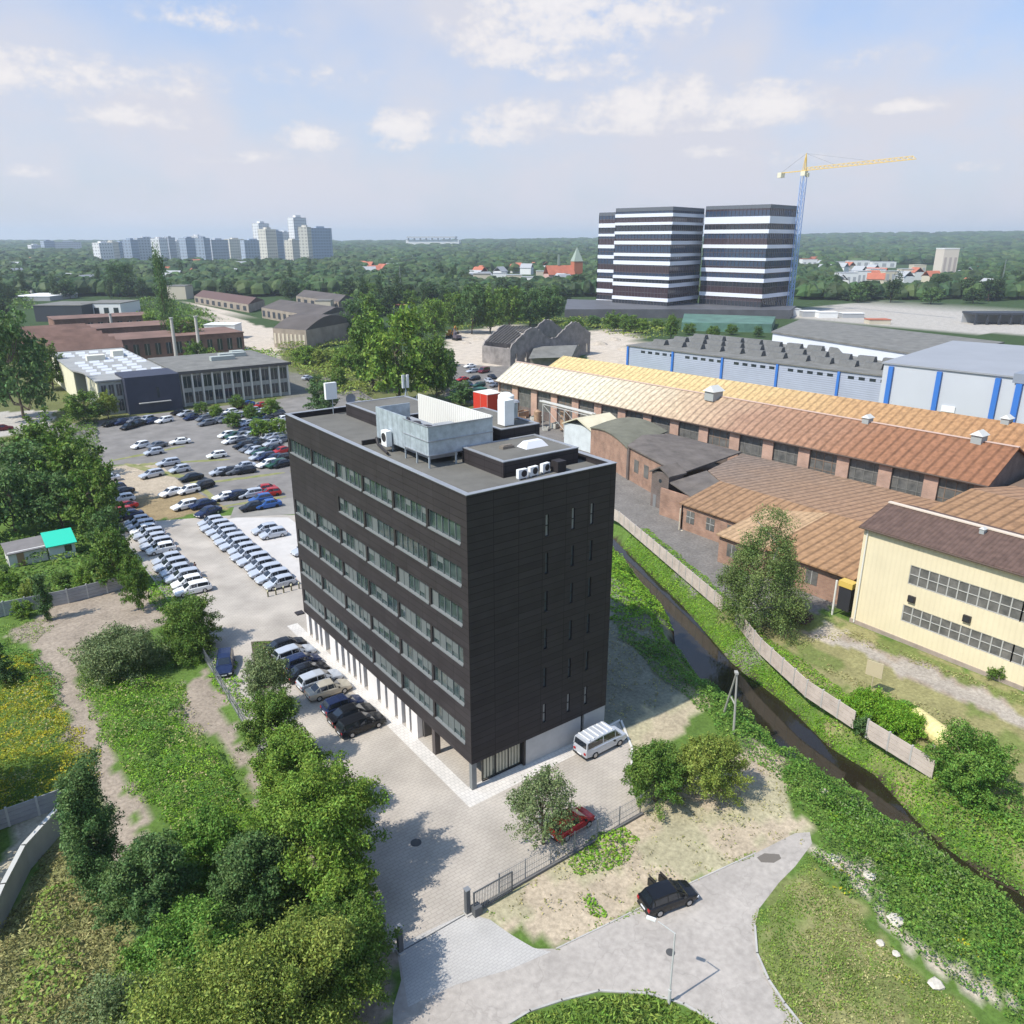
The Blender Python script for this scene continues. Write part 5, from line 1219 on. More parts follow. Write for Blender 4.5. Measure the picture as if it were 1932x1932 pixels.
for t_ in (0, Lr*.5, Lr-.6):
    sd = MB(); q = [rp_(t_,.6,0),rp_(t_+.6,.6,0),rp_(t_+.6,14,0),rp_(t_,14,0)]; sd.poly([p[:2] for p in q], 0, 6.4 if t_ < Lr*.9 else 8); sd.build('side_wall', rg, RU)

rf = MB()
for i in range(9):
    o0 = 1+i*1.5; rf.tube(rp_(Lr*.02,o0,7.8),rp_(Lr*.26,o0,13.0),.18,.18,4).tube(rp_(Lr*.26,o0,13.0),rp_(Lr*.5,o0,8.4),.18,.18,4)
rf.build('rafters', mat('rafter', (.18,.165,.15), .9), RU)
LR = thing('low_grey_shed', 'low grey roofed shed in front of the double gabled ruin', 'shed')
MB().poly([G(1000,692),G(1075,690),G(1095,672),G(1020,676)], 0, 3.5).build('wall', rg, LR); z_ = 3.5
a_, b_, c_, d_ = G(997,695), G(1078,692), G(1098,671), G(1018,675)
MB().add([(*a_,3.5),(*b_,3.5),(*c_,3.5),(*d_,3.5),((a_[0]+d_[0])/2,(a_[1]+d_[1])/2,6),((b_[0]+c_[0])/2,(b_[1]+c_[1])/2,6)], [(0,1,5,4),(1,2,5),(2,3,4,5),(3,0,4)]).build('roof', slate, LR)
# flat roofed offices at the far end of the car park
cream = mat('cream_render', (.70,.66,.48), .85, var=.06, vscale=.3); paleg = mat('office_pale', (.36,.37,.34), .8, var=.1, vscale=.4)
OF = thing('flat_roof_offices', 'two storey offices with pale fins and a navy entrance cube behind the car park', 'office building')
# main range y=181, x 4..56 ; rear range along x=3
MB().box(24.4, 55.6, 181.2, 214, 0, 9.2).build('wall', paleg, OF); MB().box(24.2, 56.0, 180.6, 214.3, 9.2, 9.6).build('roof', slate, OF)
MB().box(23.9, 56.3, 180.3, 180.6, 8.9, 9.7).build('fascia', mat('fascia_dark', (.10,.095,.09), .7), OF)
for i in range(12):
    x = 25.0+i*2.72
    MB().box(x, x+.42, 180.55, 181.19, 0, 8.9).build('fin', mat('fin_pale', (.62,.61,.55), .8), OF)
    for z0, z1 in ((1.0,3.8),(5.0,8.2)):
        if x+.5 < 55: 
            o = MB().box(x+.5, x+2.6, 181.12, 181.198, z0, z1).build('window', dglass, OF); MB().box(x+1.5,x+1.6,181.08,181.118,z0,z1).build('frame', fram, o)
navy = mat('navy_cladding', (.045,.05,.075), .6, var=.12, vscale=.5)
MB().box(10.4, 24.0, 178.2, 190, 0, 9.7).build('entrance_cube', navy, OF); MB().box(17.9,18.5,178.15,178.199,3.8,6.6).build('window', dglass, OF); MB().box(13,21,177.2,178.15,2.7,2.9).build('canopy', fram, OF)
MB().box(4.6, 10.3, 181.6, 200, 0, 8.6).build('wall', paleg, OF)
for i in range(3):
    x = 5.2+i*1.8
    for z0, z1 in ((.8,3.8),(4.8,7.8)): o = MB().box(x, x+1.2, 181.55, 181.598, z0, z1).build('window', dglass, OF); MB().box(x+.55,x+.62,181.51,181.548,z0,z1).build('frame', fram, o)
MB().box(4.3, 4.6, 181.4, 196, 0, 8.7).box(2.6, 2.9, 206, 250, 0, 8.4).build('west_wall', cream, OF); MB().box(4.61, 24, 196.5, 199, 0, 8.6).box(2.9, 24, 206, 250, 0, 8.5).build('wall', paleg, OF)
MB().poly([(4.0,181.2),(10.38,181.2),(10.38,190.2),(24.18,190.2),(24.18,250),(2.2,250),(2.2,206),(4.0,199)], 8.72, 9.1).build('roof', mat('light_roof', (.30,.30,.29), .8, var=.12, vscale=.3), OF)
sk_ = mat('skylight_white', (.62,.64,.68), .35)
rr = random.Random(3)
for r in range(5):
    for i in range(9):
        if rr.random() < .15: continue
        x = 5.0+r*3.9; y = 193+i*6.0
        MB().add([(x,y,9.1),(x+2.6,y,9.1),(x+2.6,y+1.5,9.1),(x,y+1.5,9.1),(x,y+.75,9.65),(x+2.6,y+.75,9.65)], [(0,1,5,4),(1,2,5),(2,3,4,5),(3,0,4)]).build('skylight', sk_, OF)
MB().box(9,14,222,225,9.1,10.6).box(17,20,226,230,9.1,11.0).build('roof_housing', mat('housing_cream', (.68,.66,.55), .8), OF)
for i, (x, y, w, l) in enumerate(((38,196,7,2.2),(42,201,8,2.2),(47,205,4,3))): MB().box(x,x+w,y,y+l,9.6,10.8).build('rooftop_unit', mat('rtu', (.38,.41,.38), .7), OF)
# red brown workshops behind the offices
rbr = brickmat('red_works', (.25,.13,.095), (.2,.10,.075), (.2,.15,.12), .8, .3, .03, var=.3, plane='XZ', vs=.2)
rbrr = mat('red_works_roof', (.19,.115,.09), .9, var=.25, vscale=.12)
def works(label, x0, x1, y0, y1, z, wm_=None, rm=None, nwin=8, name='workshop', saw=0, cat='workshop'):
    t = thing(name, label, cat, (x0,y0,0))
    w, l = x1-x0, y1-y0
    MB().box(0,w,0,l,0,z).build('wall', wm_ or rbr, t); MB().box(-.3,w+.3,-.3,l+.3,z,z+.4).build('roof', rm or rbrr, t)
    if saw:
        sm = MB()
        for i in range(saw):
            yy = l*i/saw; dy = l/saw
            sm.add([(0,yy,z+.4),(w,yy,z+.4),(w,yy+dy*.96,z+.4),(0,yy+dy*.96,z+.4),(0,yy+dy*.2,z+2.8),(w,yy+dy*.2,z+2.8)], [(0,1,5,4),(1,2,5),(2,3,4,5),(3,0,4)])
        sm.build('saw_roof', rm or rbrr, t)
    for i in range(nwin):
        a = w*(i+.25)/nwin; o = MB().box(a, a+w/nwin*.5, -.05, -.002, z*.3, z*.8).build('window', dglass, t)
        MB().box(a+w/nwin*.23, a+w/nwin*.27, -.09, -.052, z*.3, z*.8).build('frame', fram, o)
    return t
works('red brown brick workshop with tall windows directly behind the flat roofed offices', 28, 74, 276, 300, 8.5, nwin=12)
works('second red brown workshop row behind the first, with a paler parapet', 24, 66, 318, 340, 9, nwin=10, saw=0)
works('red brown sawtooth workshop left behind the skylight roof', 3, 27, 262, 345, 7.5, nwin=5, saw=7)
works('third low red brown workshop in front of the navy flat building', 20, 62, 372, 392, 9, nwin=10)
for i, (x, y) in enumerate(((46,270),(55,271),(40,352))):
    t = thing('chimney', ['tall thin pale chimney in front of the red brown workshop, left one','tall thin pale chimney in front of the red brown workshop, right one','short pale flue on the second red brown workshop'][i], 'chimney', (x,y,0))
    MB().tube((0,0,0),(0,0,16 if i < 2 else 12),.7,.55,10).build('shaft', mat('chimney_pale', (.5,.47,.43), .9), t); MB().tube((0,0,16 if i < 2 else 12),(0,0,(16 if i < 2 else 12)+.4),.75,.75,10).build('collar', fram, t)
def far_block(u0, u1, vb, vt, label, wm_, rm=None, deep=25, cat='building', name='building', wins=0, wm2=None):
    p = Vector(G(u0, vb)); q = Vector(G(u1, vb)); d = q-p; n = Vector((-d.y, d.x)).normalized()
    if depth(p.x+n.x, p.y+n.y) < depth(p.x, p.y): n = -n
    h = HZ(p.x, p.y, vt); L_ = d.length; d.normalize()
    t = thing(name, label, cat, (p.x,p.y,0), math.atan2(d.y, d.x))
    sgn = 1 if (Vector((-d.y, d.x)).dot(n) > 0) else -1
    y0, y1 = (0, deep) if sgn > 0 else (-deep, 0)
    MB().box(0,L_,y0,y1,0,h).build('wall', wm_, t)
    MB().box(-.2,L_+.2,y0-.2,y1+.2,h,h+max(.4,h*.03)).build('roof', rm or slate, t)
    f = y0 if sgn > 0 else y1
    for i in range(wins):
        a = L_*(i+.25)/wins; MB().box(a,a+L_/wins*.5,f-.1 if sgn > 0 else f, f if sgn > 0 else f+.1,h*.15,h*.75).build('window', wm2 or dglass, t)
    return t
wht = mat('white_far', (.72,.72,.70), .8); tan_ = mat('tan_far', (.55,.49,.38), .8); gr_ = mat('grey_far', (.36,.37,.38), .8); dk_ = mat('dark_far', (.045,.05,.06), .6)
redr = mat('red_roof', (.42,.14,.085), .85, var=.15, vscale=.2)
far_block(68,158,607,577,'long low navy glass building left of the white one with dark arches', dk_, deep=30, wins=0)
far_block(158,231,603,573,'white building with four tall dark openings behind the red brown workshops', wht, deep=25, wins=4)
far_block(20,95,568,560,'long low building with white roof edge at the far left', gr_, wht, deep=40)
far_block(40,62,560,545,'small white cube building on the roofs at the far left', wht, deep=12)
for i, (u0, u1, vb, vt) in enumerate(((0,28,538,528),(138,184,541,529),(258,300,536,527),(385,418,538,528),(318,352,565,540))):
    far_block(u0,u1,vb,vt,'pale low building among the trees left of the white towers, '+['at the left edge','second from the left','third from the left','farthest right','below the thin poplar'][i], wht if i < 4 else tan_, deep=15)
# old sheds on the pale ground left of centre
hang = mat('hangar_roof', (.105,.09,.082), .9, var=.2, vscale=.08); hw_ = mat('hangar_wall', (.30,.25,.20), .9, var=.2, vscale=.2)
def shed(label, A, Bp, C, h, rise, wm_=hw_, rm=hang, round_=False, wins=8):
    """long shed: A-B near long side on the ground, C the far corner"""
    A, Bp, C = Vector(A), Vector(Bp), Vector(C); w = C-Bp
    t = thing('old_shed', label, 'shed'); V4 = A+w
    MB().poly([tuple(A),tuple(Bp),tuple(C),tuple(V4)],0,h).build('wall', wm_, t)
    n_ = 8 if round_ else 2; vs = []
    for i in range(n_+1):
        s = i/n_; z = h+.02+(rise*math.sin(PI*s) if round_ else rise*(1-abs(2*s-1)))
        p = A+w*s; q = Bp+w*s; vs += [(p.x,p.y,z),(q.x,q.y,z)]
    fs = [(2*i,2*i+1,2*i+3,2*i+2) for i in range(n_)]+[tuple(range(0,2*n_+2,2)), tuple(range(1,2*n_+2,2))[::-1], (0,2*n_,2*n_+1,1)]
    MB().add(vs, fs).build('roof', rm, t)
    d = Bp-A
    for i in range(wins):
        a = A+d*((i+.2)/wins); b_ = A+d*((i+.65)/wins); nn = Vector((-d.y, d.x)).normalized()*.15
        if nn.dot(w) > 0: nn = -nn
        MB().poly([tuple(a+nn),tuple(b_+nn),tuple(b_+nn*.05),tuple(a+nn*.05)], h*.2, h*.75).build('window', tan_ if round_ else dk_, t)
    return t
shed('round topped old shed with dark vaulted roof on the pale ground', G(518,655), G(580,660), G(668,640), 8, 4.5, round_=True, wins=8)
shed('long brown roofed shed, nearest of the straight rows beside the pale track', G(495,600), G(600,620), G(668,604), 6, 3, wins=10)
shed('long reddish roofed shed left of the pale track, farthest row', G(368,572), G(470,590), G(500,580), 5, 3, rm=mat('hangar_red', (.13,.08,.07), .9), wins=9)
shed('grey roofed shed beyond the brown rows, below the white blocks', G(560,575), G(640,588), G(668,578), 6, 3, wins=6)
far_block(388,445,640,614,'bright white low shed with open front beside the pale track', wht, wht, deep=10)
far_block(596,625,590,568,'small cream house with a flat top among the brown sheds', tan_, deep=10)
# mid distance houses by the trees
far_block(742,768,592,578,'small white house with red roof peeping over the big green tree', wht, redr, deep=12)
far_block(893,925,548,518,'cream apartment block in front of the wood at centre', tan_, deep=20, wins=4, wm2=gr_)
for i, (u0, u1, vb, vt) in enumerate(((690,712,522,506),(712,732,528,514),(955,985,535,519),(985,1010,540,523),(1012,1040,530,512),(930,955,530,516))):
    far_block(u0,u1,vb,vt,'white terraced houses in the wood left of the church, '+['leftmost','second from the left','fourth from the left','fifth from the left','rightmost, next to the church','third from the left'][i], wht if i % 2 else tan_, gr_, deep=14, group=None) if False else far_block(u0,u1,vb,vt,'white terraced houses in the wood left of the church, '+['leftmost','second from the left','fourth from the left','fifth from the left','rightmost, next to the church','third from the left'][i], wht if i % 2 else tan_, gr_, deep=14)
# church
cb = G(1087,540); CH_ = thing('church', 'red brick church with a slender green topped spire left of the striped towers', 'church', (cb[0],cb[1],0), -.3)
crm = mat('church_brick', (.42,.15,.08), .9); cs_ = HZ(*cb, 493); cp_ = HZ(*cb, 466)
MB().box(-4.5,4.5,-4.5,4.5,0,cs_).build('tower', crm, CH_)
MB().add([(-4.8,-4.8,cs_),(4.8,-4.8,cs_),(4.8,4.8,cs_),(-4.8,4.8,cs_),(0,0,cp_)], [(0,1,4),(1,2,4),(2,3,4),(3,0,4),(0,3,2,1)]).build('spire', mat('spire_green', (.30,.36,.30), .7), CH_)
MB().box(-32,-4.6,-7,7,0,12).build('nave', mat('nave_pink', (.55,.35,.30), .9), CH_); MB().gable(-32,-4.6,-7,7,12,20,'x',.4).build('roof', redr, CH_)
MB().box(-20,-18,-.6,.6,20,30).build('roof_turret', mat('spire_green', (.3,.36,.3)), CH_)
# far right houses
hs_ = [(1512,1540,512,489,redr,wht),(1582,1615,545,515,gr_,wht),(1615,1640,540,512,gr_,wht),(1640,1668,530,508,gr_,wht),(1668,1700,532,512,gr_,tan_),(1700,1722,528,508,gr_,tan_),(1722,1745,520,500,tan_,tan_),(1600,1640,505,492,gr_,wht),(1570,1600,508,494,gr_,wht),(1645,1690,505,494,gr_,wht),(1612,1640,562,546,redr,wht),(1790,1830,510,501,redr,wht),(1860,1885,548,540,gr_,wht)]
for i, (u0, u1, vb, vt, rm, wm_) in enumerate(sorted(hs_, key=lambda q: q[0])):
    far_block(u0,u1,vb,vt,'%s house among the trees right of the crane, %s counted from the left' % ('white' if wm_ is wht else 'cream', ORD[i]), wm_, rm, deep=14, wins=3, wm2=gr_)
tb = far_block(1772,1800,532,470,'lone tall pale apartment tower above the trees at the right', mat('tower_tan', (.62,.55,.47), .8), wht, deep=18, wins=3, wm2=mat('pink_far', (.42,.36,.33), .8))
for i, (u0, u1, vb, vt) in enumerate(((1480,1510,596,584),(1515,1545,598,588),(1545,1580,600,590),(1590,1630,600,592),(1640,1680,612,604))):
    far_block(u0,u1,vb,vt,'low site cabin on the gravel right of the crane, %s from the left' % ORD[i], (wht,gr_,wht,gr_,tan_)[i], (gr_,wht,wht,wht,redr)[i], deep=7)
# black frame structure at the right edge
FR = thing('dark_frame_building', 'low black framed building with open bays at the right edge of the gravel ground', 'building', (*G(1838,613), 0), -YAW)
MB().box(0,46,0,14,5.2,6.2).build('roof', dk_, FR)
for i in range(8): MB().box(i*6.4,i*6.4+.9,0,.9,0,5.2).build('post', dk_, FR)
MB().box(0,46,13,13.5,0,5.2).build('rear_wall', gr_, FR)
# distant panel blocks of the estate
pbl = [mat('panel_%s' % n, c, .8, var=.06, vscale=.02) for n, c in (('white',(.74,.74,.73)),('blue',(.36,.42,.50)),('cream',(.66,.63,.55)),('grey',(.45,.48,.52)))]
def panelwin(m):
    nt = m.node_tree; N = nt.nodes; L = nt.links; b = N['Principled BSDF']; tc = N.new('ShaderNodeTexCoord'); sp = N.new('ShaderNodeSeparateXYZ'); L.new(tc.outputs['Object'], sp.inputs[0])
    ad = N.new('ShaderNodeMath'); ad.operation = 'ADD'; L.new(sp.outputs[0], ad.inputs[0]); L.new(sp.outputs[1], ad.inputs[1]); cb = N.new('ShaderNodeCombineXYZ'); L.new(ad.outputs[0], cb.inputs[0]); L.new(sp.outputs[2], cb.inputs[1])
    br = N.new('ShaderNodeTexBrick'); br.offset = 0; br.inputs['Scale'].default_value = 1; br.inputs['Brick Width'].default_value = 6; br.inputs['Row Height'].default_value = 5.5; br.inputs['Mortar Size'].default_value = 1.5
    L.new(cb.outputs[0], br.inputs['Vector']); c = b.inputs['Base Color'].links[0].from_socket
    br.inputs['Color1'].default_value = (.5,.5,.52,1); br.inputs['Color2'].default_value = (.62,.62,.64,1); br.inputs['Mortar'].default_value = (1,1,1,1)
    mu = N.new('ShaderNodeVectorMath'); mu.operation = 'MULTIPLY'; L.new(c, mu.inputs[0]); L.new(br.outputs['Color'], mu.inputs[1]); L.new(mu.outputs[0], b.inputs['Base Color'])
for m_ in pbl: panelwin(m_)
blocks = [(188,214,497,458,0),(214,225,497,456,2),(225,245,494,457,1),(248,262,494,452,1),(262,300,494,449,3),(302,318,494,450,0),(320,333,494,448,3),(333,352,494,455,0),(352,374,490,449,1),(376,386,488,445,0),(386,398,490,449,1),(400,432,488,452,3),(434,462,486,451,2),(462,500,488,453,1),
 (492,512,478,421,0),(504,524,486,432,2),(524,536,484,436,1),(536,552,484,438,0),(552,566,492,453,2),(558,582,492,410,0),(582,590,488,428,2),(590,628,490,430,1),(85,105,470,454,1),(105,155,468,456,3),(60,80,472,462,0)]
for i, (u0, u1, vb, vt, c) in enumerate(blocks):
    d = 1500+((i*137) % 5)*60
    if u0 < 160: d = 2400
    x0, y0, _ = UV(u0,470,d); x1, y1, _ = UV(u1,470,d+30); h = UV((u0+u1)/2,vt,d)[2]
    a = math.atan2(y1-y0, x1-x0); L_ = math.hypot(x1-x0, y1-y0)
    t = thing('panel_block', '%s skyline block, %s from the left %s' % (['white','bluish grey','cream','grey'][c], ORD[i if i < 14 else i-14 if i < 22 else {22:1,23:2,24:0}[i]], 'of the low far group at the edge' if u0 < 160 else 'of the row before the tall towers' if u0 < 490 else 'of the tall cluster'), 'apartment block', (x0,y0,0), a, 'high rise blocks on the skyline')
    MB().box(0,L_,0,16,0,h).build('wall', pbl[c], t); MB().box(L_*.3,L_*.7,4,12,h,h+max(2.5,h*.05)).build('roof_housing', pbl[c], t)
far_block(1,2,1,1,'x',wht) if False else None
# stadium like white building on the horizon
sx0 = UV(766,462,3300); sx1 = UV(866,462,3300); hh = UV(800,446,3300)[2]
ST = thing('stadium', 'wide low white stadium on the wooded horizon at centre', 'stadium', (sx0[0],sx0[1],0), math.atan2(sx1[1]-sx0[1], sx1[0]-sx0[0]))
Ls = math.hypot(sx1[0]-sx0[0], sx1[1]-sx0[1])
MB().box(0,Ls,0,120,0,hh-14).build('wall', wht, ST); MB().box(4,Ls-14,-6,126,hh-6,hh).build('roof', mat('stadium_roof', (.55,.56,.58), .7), ST)
for i in range(9): MB().box(Ls*i/9+8,Ls*i/9+14,-3,3,hh-14,hh-6).build('column', gr_, ST)
# tall thin chimneys and pylons in the wood
for i, (u, vb, vt, lb) in enumerate(((757,575,502,'thin grey lattice mast above the big green tree'),(583,490,470,'thin mast in the wood below the tall white blocks'),(1885,560,490,'thin pylon in the trees at the right edge'),(779,500,482,'short reddish chimney in the wood left of the church'))):
    p = G(u, vb); h = HZ(*p, vt); t = thing('mast', lb, 'mast', (p[0],p[1],0))
    mm_ = MB(); w = max(.5, h*.02)
    for x, y in ((-w,-w),(w,-w),(w,w),(-w,w)): mm_.tube((x,y,0),(x*.25,y*.25,h),w*.16,w*.1,4)
    for k in range(8):
        s = 1-.75*k/8; s2 = 1-.75*(k+1)/8; z0, z1 = h*k/8, h*(k+1)/8
        mm_.tube((-w*s,-w*s,z0),(w*s2,-w*s2,z1),w*.08,w*.08,4).tube((w*s,w*s,z0),(-w*s2,w*s2,z1),w*.08,w*.08,4)
    mm_.build('lattice', mat('pylon_grey', (.33,.34,.34), .6), t)
# ------------------------------------------------------------------ trees and plants
LM = {
 'bright': leafmat('leaf_bright', (.12,.235,.03), (.22,.33,.05)),
 'mid': leafmat('leaf_mid', (.085,.175,.028), (.16,.25,.045)),
 'dark': leafmat('leaf_dark', (.07,.15,.045), (.13,.215,.065)),
 'olive': leafmat('leaf_olive', (.165,.24,.04), (.28,.34,.07)),
 'grey': leafmat('leaf_grey', (.14,.20,.075), (.22,.28,.12)),
 'birch': leafmat('leaf_birch', (.105,.175,.045), (.20,.27,.085)),
 'purple': leafmat('leaf_purple', (.08,.04,.055), (.14,.09,.09)),
 'pale': leafmat('leaf_pale', (.20,.24,.12), (.30,.33,.20)),
 'weed': leafmat('leaf_weed', (.13,.30,.02), (.23,.40,.04), scale=.5),
 'nettle': leafmat('leaf_nettle', (.09,.215,.03), (.175,.31,.055), scale=.4),
 'gold': leafmat('leaf_gold', (.22,.29,.02), (.52,.45,.03), scale=.35),
 'dry': leafmat('leaf_dry', (.27,.29,.10), (.42,.38,.17), scale=.3),
 'grass': leafmat('leaf_grass', (.14,.25,.035), (.25,.34,.07), scale=.4),
 'farw': leafmat('leaf_far', (.030,.068,.026), (.078,.125,.036), scale=.03),
}
bark = mat('bark', (.13,.10,.075), .95, var=.25, vscale=3); barkb = mat('birch_bark', (.52,.50,.46), .9, col2=(.2,.18,.16), vscale=2)
def quads(P, nrm, size, rs, aspect=.5):
    """leaf sprays: one bent quad each (two triangles sharing an edge)"""
    n = len(P); nrm = nrm/np.maximum(np.linalg.norm(nrm, axis=1, keepdims=True), 1e-6)
    r = rs.normal(size=(n,3)); t = np.cross(nrm, r); t /= np.maximum(np.linalg.norm(t, axis=1, keepdims=True), 1e-6); b = np.cross(nrm, t)
    s = size*(.6+.8*rs.rand(n,1)); a = s*aspect
    V = np.stack([P-t*s*.5, P-b*a*.5+nrm*s*.12, P+t*s*.5, P+b*a*.5+nrm*s*.12], 1).reshape(-1,3)
    return V
def leafobj(name, V, m, parent=None):
    me = bpy.data.meshes.new(name); F_ = np.arange(len(V)).reshape(-1,4); npmesh(me, V, F_); me.materials.append(m)
    o = bpy.data.objects.new(name, me); COL.objects.link(o)
    if parent is not None: o.parent = parent
    return o
def crown_pts(kind, R, H, n, rs, base=.25, lobes=None):
    """points and outward normals in a crown of radius R; z 0..H"""
    nl = lobes or max(9, int(7+R*3.2))
    z0 = H*base; L_ = []
    for i in range(nl):
        t = rs.rand()
        if kind == 'poplar': zc = z0+(H-z0)*(i+.5)/nl; env = R*(math.sin(PI*min(.999, .12+.83*(zc-z0)/(H-z0)))**.6)*.55; lr = R*rs.uniform(.45,.6)
        elif kind == 'conifer': zc = z0+(H-z0)*(i/nl)**.9; env = R*(1-(zc-z0)/(H-z0))*.75; lr = R*(.20+.30*(1-(zc-z0)/(H-z0)))
        elif kind == 'birch':
            f = (i+.5)/nl; zc = z0+(H-z0)*f; env = R*.82*(1-f)**.38*min(1, .62+f*1.8); lr = R*rs.uniform(.2,.34)*(1.05-.45*f)
        elif kind == 'bush': zc = H*rs.uniform(.3,.72); env = R*.68*math.sqrt(max(.05, 1-(zc/H)**2)); lr = R*rs.uniform(.24,.42)
        else:
            f = rs.rand(); zc = z0+(H-z0)*(.12+.74*f); env = R*.72*math.sqrt(max(.08, 1-((zc-(z0+(H-z0)*.42))/((H-z0)*.62))**2)); lr = R*rs.uniform(.27,.44)
        a = rs.rand()*2*PI; rr = env*math.sqrt(rs.uniform(.15, 1))
        L_.append((rr*math.cos(a), rr*math.sin(a), zc, lr))
    L_ = np.array(L_); w = L_[:,3]**2
    # half of the leaves fill the leafy masses, half hang on long shoots that break the outline
    n2 = int(n*{'broad':.62,'bush':.55,'birch':.6,'poplar':.45,'conifer':.35}.get(kind,.5)); n1 = n-n2
    k = rs.choice(len(L_), n1, p=w/w.sum()); C_ = L_[k]
    d = rs.normal(size=(n1,3)); d /= np.linalg.norm(d, axis=1, keepdims=True); d[:,2] = np.where(d[:,2] < -.35, -d[:,2], d[:,2])
    rad = C_[:,3:4]*(.92-.5*rs.rand(n1,1)**1.4)
    vz = {'poplar':1.7,'birch':1.25,'conifer':.8}.get(kind, .82)
    P = C_[:,:3]+d*rad*np.array([1,1,vz])+rs.normal(size=(n1,3))*R*.035
    ns = max(24, int(26+R*(15 if kind != 'poplar' else 22)) if R > 1.3 else 46)
    az_ = rs.rand(ns)*2*PI; f = rs.rand(ns); hh = H-z0
    if kind == 'poplar': z_or = z0+hh*f*.85; el_ = rs.uniform(.9,1.35,ns); ln = R*rs.uniform(1.2,2.2,ns); env_ = 1
    elif kind == 'conifer': z_or = z0+hh*f*.9; el_ = rs.uniform(-.25,.15,ns); ln = R*(1-f)*rs.uniform(.9,1.15,ns)+.2
    elif kind == 'birch': z_or = z0+hh*f*.86; el_ = rs.uniform(.0,.75,ns); ln = R*np.minimum(1,.55+f*1.6)*(1-f)**.5*rs.uniform(.85,1.25,ns)+.5
    elif kind == 'bush': z_or = H*.08+np.zeros(ns); el_ = np.arcsin(rs.uniform(.12,1,ns)); ln = 1/np.sqrt((np.cos(el_)/R)**2+(np.sin(el_)/(H*.92))**2)*rs.uniform(.8,1.14,ns)
    else:
        z_or = z0+hh*(.15+.35*f); el_ = np.arcsin(rs.uniform(-.3,1,ns)); zc = (z0+hh*.42)-z_or
        ln = 1/np.sqrt((np.cos(el_)/R)**2+(np.sin(el_)/np.where(el_ > 0, H-z_or, z_or-z0*.6+.4))**2)*rs.uniform(.78,1.16,ns)
    D_ = np.stack([np.cos(az_)*np.cos(el_), np.sin(az_)*np.cos(el_), np.sin(el_)], 1)
    k = rs.choice(ns, n2, p=(ln**1.3)/(ln**1.3).sum()); t_ = rs.uniform(.38 if kind != 'conifer' else .12, 1, n2)**.75
    bow = {'birch':-.30,'broad':-.05,'bush':-.10}.get(kind, 0)
    off = D_[k]*(ln[k]*t_)[:,None]; off[:,2] += bow*ln[k]*t_**2
    sg = (ln[k]*(.105*(1.15-t_)+.022))[:,None]
    P2 = np.stack([np.zeros(n2), np.zeros(n2), z_or[k]], 1)+off+rs.normal(size=(n2,3))*sg
    if kind == 'birch': P2[:,2] -= rs.rand(n2)**1.6*1.6*t_
    P = np.concatenate([P, P2]); d = np.concatenate([d, D_[k]])
    if kind == 'birch': P[:n1,2] -= rs.rand(n1)**2*R*.4*(np.hypot(P[:n1,0],P[:n1,1])/R)
    P[:,2] = np.maximum(P[:,2], .15+rs.rand(n)*.3)
    nr = d*.7+rs.normal(size=(n,3))*.85; nr[:,2] += .3
    return P, nr, L_
def tree_mesh(kind, R, H, n, size, m, seed, tm=bark, base=.25, sprays=0, name='tree', lobes=None, trunkr=None):
    """returns (crown mesh object builder, trunk MB)"""
    rs = np.random.RandomState(seed)
    P, nr, L_ = crown_pts(kind, R, H, n, rs, base, lobes)
    V = quads(P, nr, size, rs)
    if sprays:      # twigs sticking out of the outline
        k = rs.randint(0, len(L_), sprays); a = rs.rand(sprays)*2*PI; el = rs.uniform(-.1, 1.2, sprays)
        d = np.stack([np.cos(a)*np.cos(el), np.sin(a)*np.cos(el), np.sin(el)], 1); vs = []
        for q in range(7):
            pp = L_[k,:3]+d*(L_[k,3:4]*(.8+.11*q))+rs.normal(size=(sprays,3))*size*.35
            vs.append(quads(pp, rs.normal(size=(sprays,3)), size*(.9-.06*q), rs))
        V = np.concatenate([V]+vs)
    T_ = MB(); tr = trunkr or max(.09, H*.016+R*.02)
    if kind in ('bush',):
        for i in range(5):
            a = i*2*PI/5; T_.tube((.1*math.cos(a),.1*math.sin(a),0),(R*.4*math.cos(a),R*.4*math.sin(a),H*.5),.05,.02,5)
    else:
        top = H*(.9 if kind in ('poplar','birch','conifer') else .62)
        segs = 5; px = [(0,0,0)]
        for i in range(1, segs+1): px.append((rs.normal()*R*.03*i, rs.normal()*R*.03*i, top*i/segs))
        for i in range(segs): T_.tube(px[i], px[i+1], tr*(1-.17*i), tr*(1-.17*(i+1)), 8, i == 0)
        for j in range(min(len(L_), 14)):
            lx, ly, lz, lr = L_[j]; s = px[min(segs-1, max(1, int(lz*.7/top*segs)))]
            mid = ((s[0]+lx)/2, (s[1]+ly)/2, (s[2]+lz)/2-.2)
            T_.tube(s, mid, tr*.42, tr*.28, 6, False).tube(mid, (lx,ly,lz), tr*.28, tr*.1, 6)
    return V, T_
GRP = {}
def tree(label, x, y, z, kind, R, H, leaf, n=9000, size=.3, seed=1, tm=bark, base=.25, sprays=0, name='tree', cat='tree', group=None, lobes=None, rz=0):
    n = int(n*2.5); size *= .68; sprays = 0
    V, T_ = tree_mesh(kind, R, H, n, size, LM[leaf], seed, tm, base, sprays, lobes=lobes)
    t = thing(name, label, cat, (x,y,z), rz, group)
    leafobj('crown', V, LM[leaf], t); T_.build('trunk' if kind != 'bush' else 'stem', tm, t, smooth=True, fix=False)
    return t
